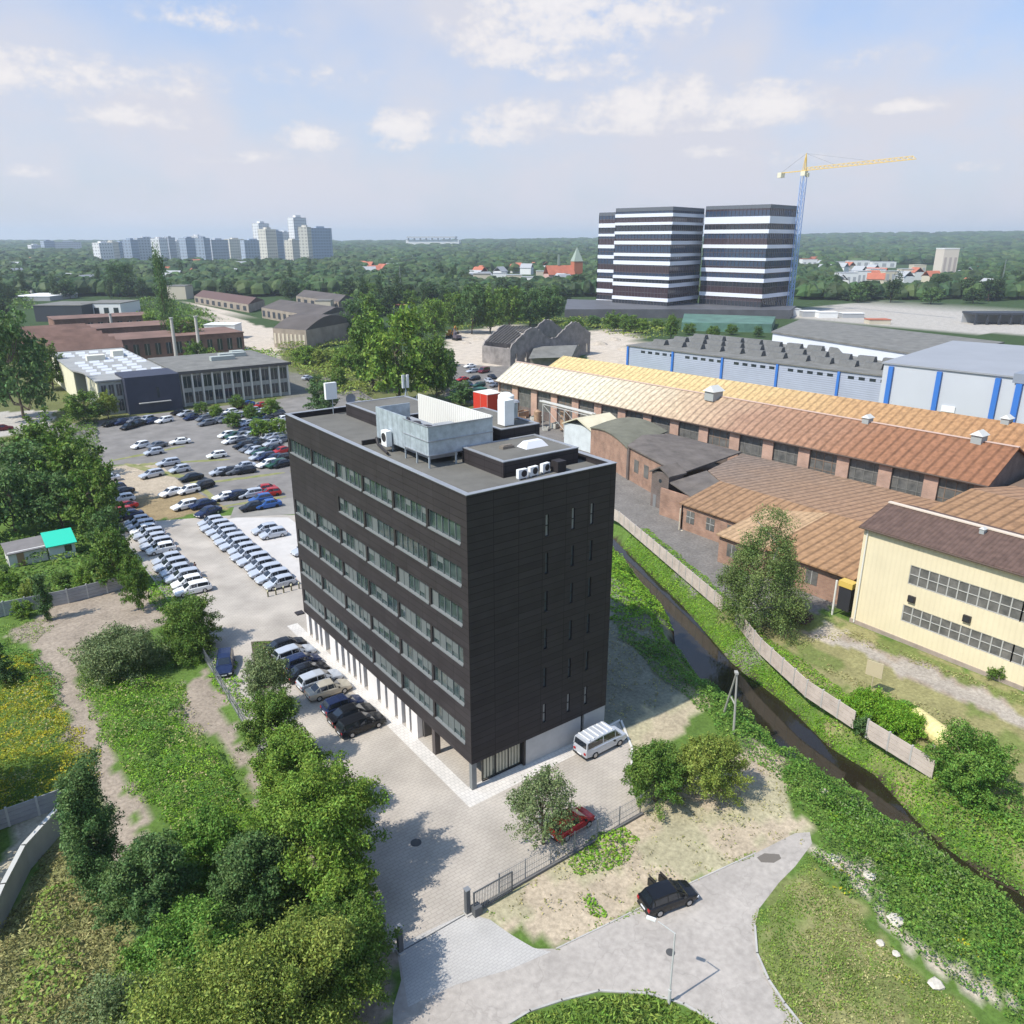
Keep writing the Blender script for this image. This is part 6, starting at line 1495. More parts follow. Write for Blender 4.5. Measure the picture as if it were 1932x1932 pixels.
# near trees, each grown for its own place
tree('biggest bright green tree at the edge of the yard, shading the paving', -14.2, -2.4, 0, 'broad', 4.3, 10.8, 'bright', 24000, .30, 3, sprays=260, base=.16, name='broadleaf_tree')
tree('bright green tree right behind the biggest one along the parking row', -13.4, 4.6, 0, 'broad', 3.2, 8.8, 'bright', 14000, .29, 4, sprays=160, base=.2, name='broadleaf_tree')
tree('lower bright tree next to the yard gate, left of the left gate post', -14.9, -7.2, 0, 'broad', 2.4, 6.2, 'bright', 9000, .29, 44, sprays=120, base=.08, name='broadleaf_tree')
tree('greyer slender tree beside the dark parked cars, farther along the yard edge', -12.2, 12.6, 0, 'broad', 2.7, 7.8, 'mid', 9500, .28, 5, sprays=140, base=.22, name='broadleaf_tree')
tree('thin grey green tree by the planted bed left of the dark parked cars', -9.6, 21.0, 0, 'broad', 2.4, 7.0, 'grey', 5200, .26, 6, sprays=110, base=.2, name='broadleaf_tree')
tree('small dark tree by the lone blue car at the left edge of the yard', -11.8, 39.5, 0, 'broad', 3.2, 6.4, 'mid', 9000, .3, 7, base=.05, name='broadleaf_tree')
tree('thin airy tree in front of the office corner next to the red car', 1.0, -8.3, 0, 'broad', 2.7, 6.4, 'grey', 4300, .26, 8, sprays=170, base=.2, name='young_tree')
tree('dark round tree right of the red car outside the fence, left of a pair', *G(1240,1462,2.6), 0, 'broad', 2.7, 5.0, 'mid', 9000, .26, 9, base=.12, sprays=60, name='round_tree')
tree('dark round tree with sandy leaves, right of a pair beside the concrete pole', *G(1335,1448,2.6), 0, 'broad', 3.2, 5.6, 'olive', 9500, .26, 10, base=.12, sprays=70, name='round_tree')
tree('tall birch with hanging twigs growing through the canal fence in front of the brick sheds', 43.9, 4.4, -.2, 'birch', 6.0, 14.8, 'birch', 17000, .30, 11, tm=barkb, base=.06, sprays=200, lobes=44, name='birch')
tree('purple leaved bush at the foot of the birch', 48.6, 2.6, 0, 'bush', 1.9, 2.8, 'purple', 2600, .26, 12, name='purple_bush', cat='bush')
x, y = G(1820,1492); tree('dense green tree behind the near end of the canal fence', x, y, 0, 'broad', 3.2, 6.2, 'nettle', 10000, .27, 13, base=.05, sprays=70, name='broadleaf_tree')
x, y = G(1878,1282); tree('small round bush against the foot of the yellow hall', x, y, 0, 'bush', 1.1, 1.9, 'mid', 1500, .22, 14, name='round_bush', cat='bush')
x, y = G(1640,1352); tree('lush green bush behind the canal fence, left half', x, y, 0, 'bush', 3.0, 2.9, 'weed', 6500, .26, 15, name='round_bush', cat='bush')
x, y = G(1698,1378); tree('lush green bush behind the canal fence, right half next to the yellow tank', x, y, 0, 'bush', 2.7, 2.6, 'weed', 5500, .26, 16, name='round_bush', cat='bush')
x, y = G(190,1690); tree('narrow dark green poplar at the end of the concrete wall, lower left', x, y, 0, 'poplar', 1.9, 9.6, 'dark', 12000, .26, 17, base=.03, lobes=12, name='narrow_poplar')
x, y = G(290,1750); tree('dark walnut like tree right of the narrow poplar', x, y, 0, 'broad', 3.1, 7.2, 'dark', 11000, .28, 18, sprays=150, base=.1, name='broadleaf_tree')
x, y = G(498,1730); tree('dark blue green tree beside the bright one, seen against the dirt strip', x, y, 0, 'broad', 3.0, 7.2, 'dark', 10500, .28, 19, sprays=240, base=.1, name='broadleaf_tree')
x, y = G(400,1640); tree('bright low tree between the two dark ones on the lower left slope', x, y, 0, 'broad', 2.6, 4.6, 'nettle', 8000, .27, 20, base=.05, name='broadleaf_tree')
x, y = G(232,1268); tree('wide grey green willow bush on the left slope above the dark weeds', x, y, 0, 'bush', 5.0, 5.2, 'grey', 13000, .30, 21, sprays=160, name='willow_bush', cat='bush')
x, y = G(356,1240); tree('dark bush at the right of the wide willow bush', x, y, 0, 'bush', 3.0, 3.6, 'mid', 7000, .28, 22, name='dark_bush', cat='bush')
for i, (u, v, R, H, lf, lb) in enumerate(((560,1985,4.4,8.4,'olive','olive tree mass at the bottom of the photo, left of the white gate pillar base'),(410,2080,5.0,9.4,'olive','largest olive tree at the bottom edge left of centre'),(250,2080,4.4,7.0,'grey','grey olive tree at the bottom edge, in the left corner group'),
      (640,1880,3.6,6.6,'mid','green tree at the bottom nearest the yard gate'),(370,1900,3.8,6.4,'nettle','light green tree in the lower left thicket under the dark walnut'))):
    x, y = G(u, v); tree(lb, x, y, 0, 'broad', R, H, lf, int(9000+R*2600), .25, 30+i, sprays=200, base=.06, name='broadleaf_tree', group='trees in the lower left thicket')
x, y = G(90,1170); tree('slim dark juniper in front of the long pale garden wall', x, y, 0, 'poplar', 1.0, 5.6, 'dark', 2600, .26, 40, base=.02, lobes=8, name='juniper')
x, y = G(10,1290); tree('dark conifer cut by the left edge of the photo below the garden wall', x, y, 0, 'conifer', 1.6, 5.2, 'dark', 3500, .26, 41, base=.02, name='conifer')
# belt of trees left of the car park and orchard: unit meshes copied
def protoset(kind, leaf, n, size, seeds, R=1.0, H=2.6, base=.04, tm=bark, lobes=None, sprays=0):
    out = []; lobes = lobes or 22; n = int(n*1.35)
    for s in seeds:
        V, T_ = tree_mesh(kind, R, H, n, size, LM[leaf], s, tm, base, sprays, lobes=lobes, trunkr=.05)
        me = bpy.data.meshes.new('crown'); npmesh(me, V, np.arange(len(V)).reshape(-1,4)); me.materials.append(LM[leaf])
        tme = bpy.data.meshes.new('trunk'); tme.from_pydata(T_.v, [], T_.f); tme.materials.append(tm)
        out.append((me, tme))
    return out
PS = {
 'mid': protoset('broad','mid',4200,.125,(51,52,53)), 'dark': protoset('broad','dark',4200,.125,(54,55)), 'bright': protoset('broad','bright',4200,.125,(56,57)), 'olive': protoset('broad','olive',3600,.125,(58,)),
 'poplar': protoset('poplar','dark',3000,.14,(59,60),H=4.2,base=.03,lobes=13), 'poplarm': protoset('poplar','mid',3000,.14,(62,),H=4.2,base=.03,lobes=13),
 'pale': protoset('broad','pale',1500,.13,(61,)), 'fmid': protoset('broad','farw',1300,.20,(63,64,65)), 'fdark': protoset('broad','dark',1300,.20,(66,67)), 'fpoplar': protoset('poplar','farw',900,.22,(68,),H=4.2,base=.03,lobes=12),
}
def put(kind, x, y, R, H, label, group, name='tree', cat='tree', seed=0, z=0):
    r = random.Random(seed*7+int(x*13)+int(y*7)); me, tme = r.choice(PS[kind])
    HH = 4.2 if 'poplar' in kind else 2.6
    t = thing(name, label, cat, (x,y,z), r.uniform(0, 6.28), group)
    for nm, m_ in (('crown', me), ('trunk', tme)):
        o = bpy.data.objects.new(nm, m_); COL.objects.link(o); o.parent = t; o.scale = (R, R, H/HH)
    return t
def tuv(kind, u, vb, vt, wu, label, group, name='tree', seed=0):
    x, y = G(u, vb); d = depth(x, y)/_c; R = wu/2/F*math.hypot(depth(x, y), CAMH)*1.06; H = max(2, HZ(x, y, vt))
    # the top of a crown sits over its centre, the foot hides below it
    return put(kind, x, y, R, H, label, group, name, 'tree', seed)
nb = 'trees in the belt left of the car park'
belt = [(45,790,575,110,'dark','huge dark tree on the left edge beside the flat roofed offices'),(100,735,640,60,'mid','small tree right of the huge dark one, before the cream office wall'),(160,800,735,66,'mid','bushy tree under the cream corner of the flat roofed offices'),
 (205,790,735,40,'olive','yellowish tree at the foot of the pale office end'),(105,905,770,100,'mid','tall belt tree nearest the car park entrance road'),(60,960,830,110,'dark','dark belt tree left of the sandy parking lot, upper one'),(150,960,800,110,'mid','belt tree overhanging the asphalt edge'),
 (190,1010,850,90,'mid','belt tree overhanging the parked cars by the sandy strip'),(120,1000,880,96,'dark','dark belt tree above the turquoise garden shed'),(30,1006,872,96,'dark','dark belt tree above the grey garden shed at the left edge'),(212,1060,950,62,'dark','belt tree right of the turquoise shed'),
 (225,1110,985,70,'mid','lowest belt tree beside the far left silver cars'),(65,870,800,70,'mid','rounded tree at the bend of the left road'),(0,900,820,60,'mid','tree cut by the left edge below the road'),(262,1150,1040,50,'mid','shrubby tree at the end of the garden wall')]
for i, (u, vb, vt, w, k, lb) in enumerate(belt): tuv(k, u, vb, vt, w, lb, nb, 'belt_tree', i)
orch = [(20,1120,1075,40,'bright'),(60,1135,1090,36,'olive'),(120,1110,1075,34,'mid'),(160,1120,1070,40,'bright'),(200,1105,1065,34,'olive'),(238,1090,1050,34,'mid'),(175,1082,1056,26,'mid'),(5,1095,1068,28,'dark'),(45,1165,1130,36,'bright')]
for i, (u, vb, vt, w, k) in enumerate(orch): tuv(k, u, vb, vt, w, 'small garden tree between the sheds and the pale garden wall, %s of nine' % ORD[i], 'fruit trees in the allotment', 'fruit_tree', 20+i)
for i, (cx_, cy_, r_) in enumerate(((1390,300,2.4),(1640,400,2.6),(1560,235,2.4),(1800,380,2.4),(1430,130,2.2),(1240,215,2.0),(1100,190,2.0),(1740,190,2.6))):
    x, y = c4(cx_, cy_); put('bright' if i % 2 else 'mid', x, y, r_, r_*1.9, 'small tree between the parked cars of the big car park, %s of eight' % ORD[i], 'trees among the parked cars', 'small_tree', seed=90+i)
# the big green clump behind the office roof
for i, (x, y, R, H, k, lb) in enumerate(((75,150,9.3,28,'bright','biggest bright green tree directly behind the office roof'),(85,146,5.2,20,'mid','right darker tree of the clump behind the office roof, by the scrap yard'),(78,172,7.5,26,'mid','tallest rear tree of the clump behind the office roof'),
      (94,158,5,13,'dark','dark tree between the green clump and the parked trucks'),(52,150,4.5,9,'dark','dark shrub tree at the foot of the clump, left'),(88,138,4,7,'dark','low dark tree left of the red container'))):
    put(k, x, y, R, H, lb, 'clump behind the office roof', 'broadleaf_tree', seed=60+i)
mids = [(322,655,498,34,'poplar','tall thin dark poplar standing alone above the red brown works'),(225,560,505,44,'poplar','broad poplar right of the navy flat building, left of a pair'),(245,556,502,36,'poplar','broad poplar, right of a pair above the navy flat building'),
 (350,668,590,60,'mid','round tree at the foot of the lone thin poplar'),(300,640,585,50,'bright','light green tree left of the lone thin poplar'),(270,625,590,40,'olive','olive bush tree behind the white arched building'),(372,690,640,40,'mid','small tree by the white open shed'),
 (650,700,650,46,'bright','bright tree on the left flank of the overgrown lane'),(610,690,655,46,'olive','olive tree on the overgrown lane left of the big green clump'),(575,688,650,44,'bright','bright bushy tree left of the overgrown lane'),(640,735,690,30,'mid','small tree by the lane right of the flat roofed offices'),
 (670,640,560,50,'dark','dark tree above the bright clump, left'),(700,620,545,50,'mid','green tree above the bright clump, centre'),(820,640,560,46,'bright','light green tree right of the small red roofed house'),(858,628,545,46,'mid','green tree in the row before the sandy plot, first'),
 (890,630,530,50,'dark','dark tree in the row before the sandy plot, second'),(925,628,535,56,'mid','tree in the row before the sandy plot, third'),(960,620,530,56,'mid','tree in the row before the sandy plot, fourth'),(1000,615,540,56,'dark','dark tree in the row before the sandy plot, fifth'),
 (1035,610,535,50,'dark','last dark tree of the row before the sandy plot, by the podium'),(780,650,585,44,'mid','tree between the big clump and the pale plot'),(1155,625,585,36,'mid','small tree on the plaza before the left striped tower'),(1185,628,590,34,'mid','second small tree on the plaza before the left striped tower'),
 (1265,640,590,26,'mid','narrow tree between the podium and the warehouse'),(1345,640,612,24,'mid','little tree by the green fronted podium'),(30,700,600,40,'mid','tree behind the huge dark one at the left edge'),(770,585,545,40,'mid','tree over the red roofed little house'),
 (600,735,705,26,'dark','dark tree by the round topped old shed'),(845,690,655,30,'dark','dark bush tree on the near side of the sandy plot'),(700,575,530,40,'mid','green tree in the wood left of the lattice mast')]
for i, (u, vb, vt, w, k, lb) in enumerate(mids): tuv(k, u, vb, vt, w, lb, 'trees in the middle distance', 'tree', 100+i)
# wood in the distance: individuals in front, one mass behind
rw = random.Random(21); cnt = 0
def blocked(u, v):
    for (a, b_, c, d) in ((186,632,484,504),(1575,1765,500,560),(688,735,508,530),(890,1062,516,548),(1505,1545,494,515),(1765,1805,500,536),(1060,1510,560,660),(365,530,565,690),(835,1210,606,700),(480,670,585,665),(20,330,566,680),(1495,1932,575,640)):
        if a < u < b_ and c < v < d: return True
    return False
NW = 285
tries = 0
while cnt < NW and tries < 9000:
    tries += 1
    v = rw.uniform(503, 600); u = rw.uniform(-20, 1960)
    if rw.random() > (v-492)/60 or blocked(u, v): continue
    if v > 568 and not (1500 < u < 1932 or 680 < u < 1060 or u < 20): continue
    d = depth(*G(u, v)); x, y = G(u, v)
    R = rw.uniform(4.5, 8.5)*(1 if d < 900 else 1.25); H = rw.uniform(9, 17)
    k = rw.choice(['fmid','fmid','fmid','fdark','fpoplar'])
    if k == 'fpoplar': R *= .45; H *= 1.25
    cnt += 1
    put(k, x, y, R, H, '%s tree in the wood %s' % ('narrow' if k == 'fpoplar' else 'dark' if k == 'fdark' else 'green', 'below the skyline blocks' if u < 640 else 'between the skyline blocks and the church' if u < 1095 else 'right of the striped towers'), 'single trees at the near edge of the wood', 'wood_tree', seed=300+cnt)
# far wood as one mass: crown domes, denser near
def farwood():
    rs = np.random.RandomState(5); VV = []; N_ = 27000
    v = 466.5+(566-466.5)*rs.rand(N_)**1.45; u = rs.uniform(-900, 2500, N_)
    V = []; F_ = []
    ring = 6; o = 0
    for i in range(N_):
        uu, vv = u[i], v[i]
        if blocked(uu, vv) or (vv > 560 and not (1500 < uu or 680 < uu < 1060)): continue
        x, y = G(uu, vv); d = depth(x, y)
        r = max(6, d*.0075)*rs.uniform(.7, 1.35); h = min(8+d*.0035, 20)*rs.uniform(.8, 1.25)
        zb = float(soft_hill(np.array([x]), np.array([y]))[0])
        a0 = rs.rand()*6.28; layers = ((1.0,.25),(1.02,.62),(.62,.93))
        base = len(V)
        for (kr, kz) in layers:
            for j in range(ring):
                a = a0+2*PI*j/ring; q = r*kr*rs.uniform(.75, 1.2); V.append((x+q*math.cos(a), y+q*math.sin(a), zb+h*kz*rs.uniform(.88, 1.12)))
        V.append((x, y, zb+h*1.05))
        for l in range(2):
            for j in range(ring):
                a = base+l*ring+j; b_ = base+l*ring+(j+1) % ring; F_.append((a, b_, b_+ring, a+ring))
        for j in range(ring): F_.append((base+2*ring+j, base+2*ring+(j+1) % ring, base+3*ring))
    me = bpy.data.meshes.new('wood'); me.from_pydata(V, [], F_); me.materials.append(LM['farw']); me.polygons.foreach_set('use_smooth', [False]*len(me.polygons))
    o = bpy.data.objects.new('wood', me); COL.objects.link(o); tag(o, 'dense green woodland stretching to the horizon', 'woodland', kind='stuff')
farwood()
# ------------------------------------------------------------------ ground cover, as stuff
def veg(name, label, polys, dens, hmax, leaf, size, seed, world=False, zfun=True, lump=2.2, cat='undergrowth', flat=.5, tall=False, thr=0.0, ragged=1.2):
    rs = np.random.RandomState(seed); allV = []
    for P in polys:
        P = P if world else GP(P)
        xs = [p[0] for p in P]; ys = [p[1] for p in P]; A = (max(xs)-min(xs)+2)*(max(ys)-min(ys)+2); n = int(A*dens)
        x = rs.uniform(min(xs)-1, max(xs)+1, n); y = rs.uniform(min(ys)-1, max(ys)+1, n)
        wx_ = x+(vnoise(x, y, 2.2)-.5)*2*ragged; wy_ = y+(vnoise(x+40, y+9, 2.2)-.5)*2*ragged
        k = inpoly(wx_, wy_, P); x, y = x[k], y[k]
        nz = vnoise(x+seed, y, lump, 3)
        k = nz > thr; x, y, nz = x[k], y[k], nz[k]
        if not len(x): continue
        edge = np.clip(dline(x, y, P, True)/1.2, .25, 1)
        h = hmax*np.clip((nz-.28)*2.3, .1, 1.25)*edge
        z = ground_z(x, y); ins = z > -2.75
        zz = z+h*(.55+.45*rs.rand(len(x))**.5)*(1 if not tall else rs.rand(len(x)))
        Pp = np.stack([x, y, zz], 1)[ins]; nr = rs.normal(size=(len(Pp),3))*flat; nr[:,2] += 1.0
        if tall: nr = rs.normal(size=(len(Pp),3)); nr[:,2] = np.abs(nr[:,2])*.8+.3
        allV.append(quads(Pp, nr, size, rs, .55 if not tall else .28))
    if not allV: return
    o = leafobj(name, np.concatenate(allV), LM[leaf]); tag(o, label, cat, kind='stuff'); return o
bankL = [(1422,1385),(1455,1395),(1480,1430),(1478,1510),(1545,1560),(1532,1600),(1560,1640),(1600,1690),(1660,1740),(1730,1800),(1800,1850),(1880,1910),(1960,1960),(2050,1900),(1932,1735)]+[D2(*p) for p in ((1932,1160),(1720,985),(1580,885),(1450,795),(1250,670),(1130,580),(990,500),(860,395),(700,300),(640,220))]
def bank(Pl, i0, i1, w, flip):
    Q = Pl[i0:i1]; out = []
    for i in range(len(Q)):
        a = Q[max(0,i-1)]; b_ = Q[min(len(Q)-1,i+1)]; d = Vector((b_[0]-a[0], b_[1]-a[1])).normalized(); n = Vector((d.y,-d.x))*(-1 if flip else 1)
        out.append((Q[i][0]+n.x*w, Q[i][1]+n.y*w))
    q = [Q[i] for i in range(len(Q))]; return q+out[::-1]
_s1 = Vector(WLp[5])-Vector(WRp[5]); _d = Vector(WLp[6])-Vector(WLp[4]); fl = (Vector((_d.y,-_d.x)).dot(_s1) < 0)
veg('bank_weeds', 'overhanging weeds along the near edge of the water', [bank(WLp, 8, len(WLp), 6.5, fl)], 62, 1.25, 'nettle', .21, 31, world=True, lump=1.8, ragged=.5)
veg('bank_weeds', 'sunlit weeds along the near edge of the water beside the office block', [bank(WLp, 1, 7, 5.5, fl)], 50, 1.6, 'weed', .24, 32, world=True, lump=1.8, ragged=.5)
veg('bank_grass', 'green grass down to the far edge of the water', [bank(WRp, 1, len(WRp), 4.6, not fl)], 60, .55, 'weed', .2, 33, world=True, lump=1.6, ragged=.4, cat='grass')
veg('bank_weeds', 'bright green nettles and weeds covering the near bank of the canal', [bankL], 60, 1.7, 'nettle', .2, 1, lump=3.2, flat=.75)
veg('bank_weeds', 'brighter patches of weeds in the middle of the near bank', [[(1560,1560),(1640,1590),(1760,1720),(1850,1800),(1932,1890),(1932,1830),(1780,1680),(1650,1560),(1570,1530)],[(1540,1500),(1620,1550),(1680,1640),(1600,1600)]], 44, 2.0, 'weed', .2, 2, lump=2.4, thr=.4, flat=.75)
veg('bank_grass', 'short bright grass strip between the water and the canal fence', [[S2(*p) for p in ((290,40),(420,20),(840,400),(1240,770),(1480,1000),(1700,1180),(1932,1380),(1932,1600),(1790,1510),(1620,1370),(1450,1240),(1300,1110),(1130,910),(870,620),(600,360),(310,80))],
     [D2(*p) for p in ((740,30),(880,20),(1000,130),(1170,260),(1300,340),(1480,460),(1500,540),(1400,600),(1340,520),(1200,380),(960,240),(820,110))]], 50, .4, 'weed', .19, 3, lump=1.5, cat='grass')
veg('bank_weeds', 'weeds on the lower right bank beyond the narrow water', [[D2(*p) for p in ((1400,640),(1480,520),(1600,500),(1932,560),(2100,600),(2100,1150),(1932,990),(1720,880),(1530,740))]], 50, 1.2, 'nettle', .22, 4)
veg('bank_weeds', 'bushy weeds around the tree behind the near canal fence', [[(1640,1330),(1700,1320),(1760,1350),(1745,1400),(1700,1410)],[(1745,1500),(1780,1420),(1932,1480),(1960,1600),(1850,1560)]], 28, 1.3, 'nettle', .28, 5)
veg('bank_weeds', 'sunlit weeds on the near bank beside the dark office block', [[(1150,1075),(1185,1060),(1215,1110),(1262,1180),(1275,1215),(1215,1195),(1150,1170)]], 34, 2.0, 'weed', .30, 6)
veg('bank_weeds', 'weeds on the near bank around the concrete pole', [[(1160,1175),(1275,1225),(1330,1290),(1425,1340),(1450,1400),(1400,1385),(1345,1360),(1300,1315),(1290,1290),(1240,1250),(1165,1200)]], 34, 1.1, 'nettle', .27, 7)
veg('lawn', 'sparse rough grass in the shade of the dark office block', [[(15.5,.2),(33,.5),(33,34),(15.5,36)]], 7, .25, 'dry', .22, 8, world=True, thr=.4, cat='grass')
veg('weeds', 'vivid green weed clump outside the fence by the red car', [[(1068,1630),(1085,1600),(1120,1575),(1170,1556),(1208,1585),(1195,1620),(1165,1640),(1120,1655),(1085,1655)],[(1088,1690),(1110,1690),(1140,1715),(1142,1735),(1120,1735)]], 55, .8, 'weed', .24, 9, lump=1.4, ragged=.4)
veg('weeds', 'green weeds on the upper left slope below the wide willow bush', [[(150,1270),(240,1290),(345,1290),(355,1400),(420,1420),(445,1480),(500,1520),(560,1620),(440,1640),(330,1560),(262,1520),(215,1430),(165,1350)]], 58, 1.5, 'weed', .19, 10, lump=2.8, flat=.8)
veg('weeds', 'darker weeds scattered over the left slope', [[(200,1300),(345,1330),(430,1460),(540,1620),(640,1700),(560,1760),(420,1700),(300,1560),(240,1440)]], 44, 1.8, 'nettle', .2, 11, lump=2.2, thr=.42)
veg('goldenrod', 'yellow flowering goldenrod thicket at the left edge', [[(-80,1235),(60,1245),(100,1290),(118,1350),(175,1410),(190,1460),(130,1500),(0,1530),(-80,1560)]], 66, 1.2, 'gold', .18, 12, lump=1.6, flat=.7)
veg('weeds', 'dark green weeds between the dirt path and the left edge', [[(-80,1215),(50,1225),(110,1270),(140,1350),(60,1300),(-80,1290)]], 50, 1.2, 'nettle', .2, 13)
veg('tall_grass', 'tall dry grass in the lower left corner beside the concrete wall', [[(130,1580),(200,1650),(240,1760),(260,1950),(260,2150),(-200,2250),(-160,1850),(20,1720),(80,1620)]], 70, .9, 'dry', .30, 14, lump=1.8, tall=True, cat='grass')
veg('weeds', 'green weeds mixed through the lower left slope', [[(60,1700),(230,1600),(340,1640),(480,1800),(520,1960),(300,2150),(-50,2150)]], 22, 1.3, 'grass', .28, 15, thr=.45)
veg('weeds', 'low weeds along the left border of the yard', [[(400,1225),(440,1260),(470,1330),(455,1360),(425,1310),(395,1260)],[(330,1190),(370,1180),(395,1235),(370,1260)],[(270,1110),(310,1095),(345,1140),(340,1180),(300,1165)]], 36, .9, 'weed', .26, 16, lump=1.5)
veg('grass', 'rough grass on the traffic island at the bottom edge', [[(955,1945),(1060,1893),(1130,1876),(1220,1880),(1290,1900),(1370,1950),(1380,2150),(900,2150)]], 95, .55, 'grass', .34, 17, lump=1.1, tall=True, cat='grass')
veg('grass', 'patchy mown grass on the meadow right of the road', [[(1430,1735),(1530,1628),(1600,1700),(1700,1800),(1870,1945),(1900,2150),(1560,2150),(1440,1820)]], 70, .16, 'grass', .15, 18, lump=2.2, cat='grass', thr=.30, flat=.9)
veg('grass', 'yellowed grass blades on the meadow right of the road', [[(1430,1735),(1530,1628),(1600,1700),(1700,1800),(1870,1945),(1900,2150),(1560,2150),(1440,1820)]], 45, .16, 'dry', .15, 19, lump=2.6, cat='grass', thr=.42, flat=.9)
veg('grass', 'dry tufts on the sandy strip between the gate and the road', [[(930,1720),(1060,1610),(1205,1540),(1400,1440),(1475,1440),(1475,1510),(1540,1570),(1420,1605),(1150,1735),(1050,1785)]], 12, .2, 'dry', .18, 20, lump=1.2, cat='grass', thr=.5, flat=.9)
veg('grass', 'grass margin behind the canal fence in front of the yellow hall', [[(1470,1205),(1600,1190),(1932,1310),(1932,1335),(1760,1262),(1560,1200),(1520,1225),(1640,1290),(1800,1350),(1932,1420),(1932,1460),(1750,1350),(1620,1300)]], 16, .25, 'dry', .22, 21, lump=1.6, cat='grass', thr=.4)
veg('weeds', 'tangled weeds around the allotment sheds at the far left', [[(-60,1030),(120,1000),(250,1040),(262,1090),(240,1108),(120,1128),(-60,1160)],[(30,880),(180,780),(200,960),(240,1080),(160,1060),(100,1000),(20,990)]], 9, 1.8, 'mid', .45, 22, lump=3)
veg('weeds', 'scrub along the lane left of the big green clump', [[(520,660),(560,655),(690,690),(700,760),(640,745),(560,700)]], 3.0, 3.2, 'olive', .8, 23, lump=8, ragged=4)
veg('weeds', 'scrub behind the red brown works and the lone poplar', [[(255,625),(330,640),(400,650),(420,690),(300,660)],[(455,655),(520,668),(520,690),(460,690)]], 2.2, 4, 'bright', .9, 24, lump=9, ragged=4)
veg('planted_bed', 'dark shrubs in the small planted bed beside the dark parked cars', [[(-9.0,26.0),(-5.4,26.0),(-3.0,34.6),(-6.0,36.4)]], 60, .7, 'mid', .22, 25, world=True, lump=1, ragged=.2, cat='shrubs')
sheet('bed_soil', [(-9.2,25.7),(-5.2,25.7),(-2.8,34.8),(-6.1,36.7)], .02, mat('bed_soil', (.10,.085,.06), .95))
# stones along the meadow path
stm = mat('pale_stone', (.55,.50,.42), .9, var=.15, vscale=4)
def stone(x, y, r, label, seed):
    rs = np.random.RandomState(seed); m_ = MB(); vs = []; 
    for zl, k in ((0,.9),(.5,1.0),(.85,.6)):
        for j in range(7):
            a = 2*PI*j/7; q = r*k*rs.uniform(.75,1.15); vs.append((q*math.cos(a), q*math.sin(a), r*.7*zl))
    fs = [tuple(range(7))[::-1], tuple(range(14,21))]
    for l in range(2):
        for j in range(7): fs.append((l*7+j, l*7+(j+1) % 7, l*7+7+(j+1) % 7, l*7+7+j))
    o = m_.add(vs, fs).build('stone', stm); o.location = (x,y,float(ground_z(np.array([x]),np.array([y]))[0])+.02); o.rotation_euler = (0,0,seed); tag(o, label, 'stone', 'pale stones by the canal')
for i, (u, v, r) in enumerate(((1555,1494,.35),(1572,1622,.5),(1660,1781,.3),(1690,1801,.28),(1688,1738,.6),(1640,1655,.45),(1765,1860,.5))):
    x, y = G(u, v); stone(x, y, r, 'pale stone %s' % ['on the weedy bank above the bend of the water','where the road ends in the weeds','alone on the mown meadow','on the meadow just below the lone one','heaped by the bare streak in the weeds','at the top of the bare streak','at the lower bare streak near the corner'][i], 70+i)

veg('scrub', 'rough bushes filling the green ground left of the old sheds', [[(-40,575),(60,585),(60,560),(-40,552)],[(235,600),(330,612),(420,640),(400,600),(330,575),(240,575)],[(420,552),(620,560),(680,580),(680,556),(560,540),(420,540)],[(670,580),(740,600),(830,640),(860,600),(960,600),(1050,600),(1040,575),(860,565),(740,560)]], .55, 5.5, 'mid', 1.5, 27, lump=14, ragged=8, flat=.8)
veg('scrub', 'pale rough grass and bushes between the works and the old sheds', [[(235,618),(360,600),(400,640),(455,700),(380,700),(300,660)],[(530,640),(680,650),(700,700),(600,700)],[(860,600),(1050,600),(1205,606),(1280,630),(1215,640),(1100,622),(980,612),(850,625)]], .8, 2.6, 'olive', 1.1, 28, lump=10, ragged=6, flat=.8)
veg('grass', 'straggling grass along the road edge and kerbs', [[(1030,1800),(1150,1748),(1290,1680),(1290,1668),(1150,1733),(1030,1785)],[(1330,1655),(1420,1616),(1420,1604),(1330,1640)],[(925,1720),(1000,1735),(985,1760),(930,1738)],[(1425,1735),(1460,1700),(1500,1650),(1530,1600),(1545,1630),(1500,1690),(1450,1750)]], 60, .3, 'grass', .14, 29, lump=1.0, thr=.42, cat='grass', ragged=.5)

veg('weeds', 'patchy low weeds between the paths on the left slope', [[(120,1225),(240,1215),(345,1250),(345,1300),(250,1310),(150,1290)],[(345,1370),(425,1400),(500,1520),(600,1700),(520,1720),(440,1560)],[(0,1180),(110,1165),(80,1215),(0,1230)],[(262,1100),(330,1190),(400,1270),(440,1390),(400,1260),(345,1150),(285,1080)]], 34, .5, 'grass', .17, 35, lump=1.5, thr=.35, flat=.9)
veg('dry_stalks', 'straw coloured stalks scattered through the left slope weeds', [[(150,1270),(345,1300),(445,1480),(600,1690),(440,1640),(262,1520),(165,1350)],[(0,1240),(100,1290),(175,1410),(130,1500),(0,1530)]], 7, 1.5, 'dry', .22, 36, thr=.45, lump=2)
veg('wild_flowers', 'yellow flower heads in the bank weeds near the right corner', [[(1790,1770),(1860,1800),(1932,1850),(1932,1900),(1850,1850),(1790,1810)],[(1690,1840),(1730,1850),(1735,1900),(1700,1900)],[(1540,1640),(1590,1620),(1620,1680),(1580,1680)]], 20, 1.6, 'gold', .17, 37, thr=.45, lump=1.5)

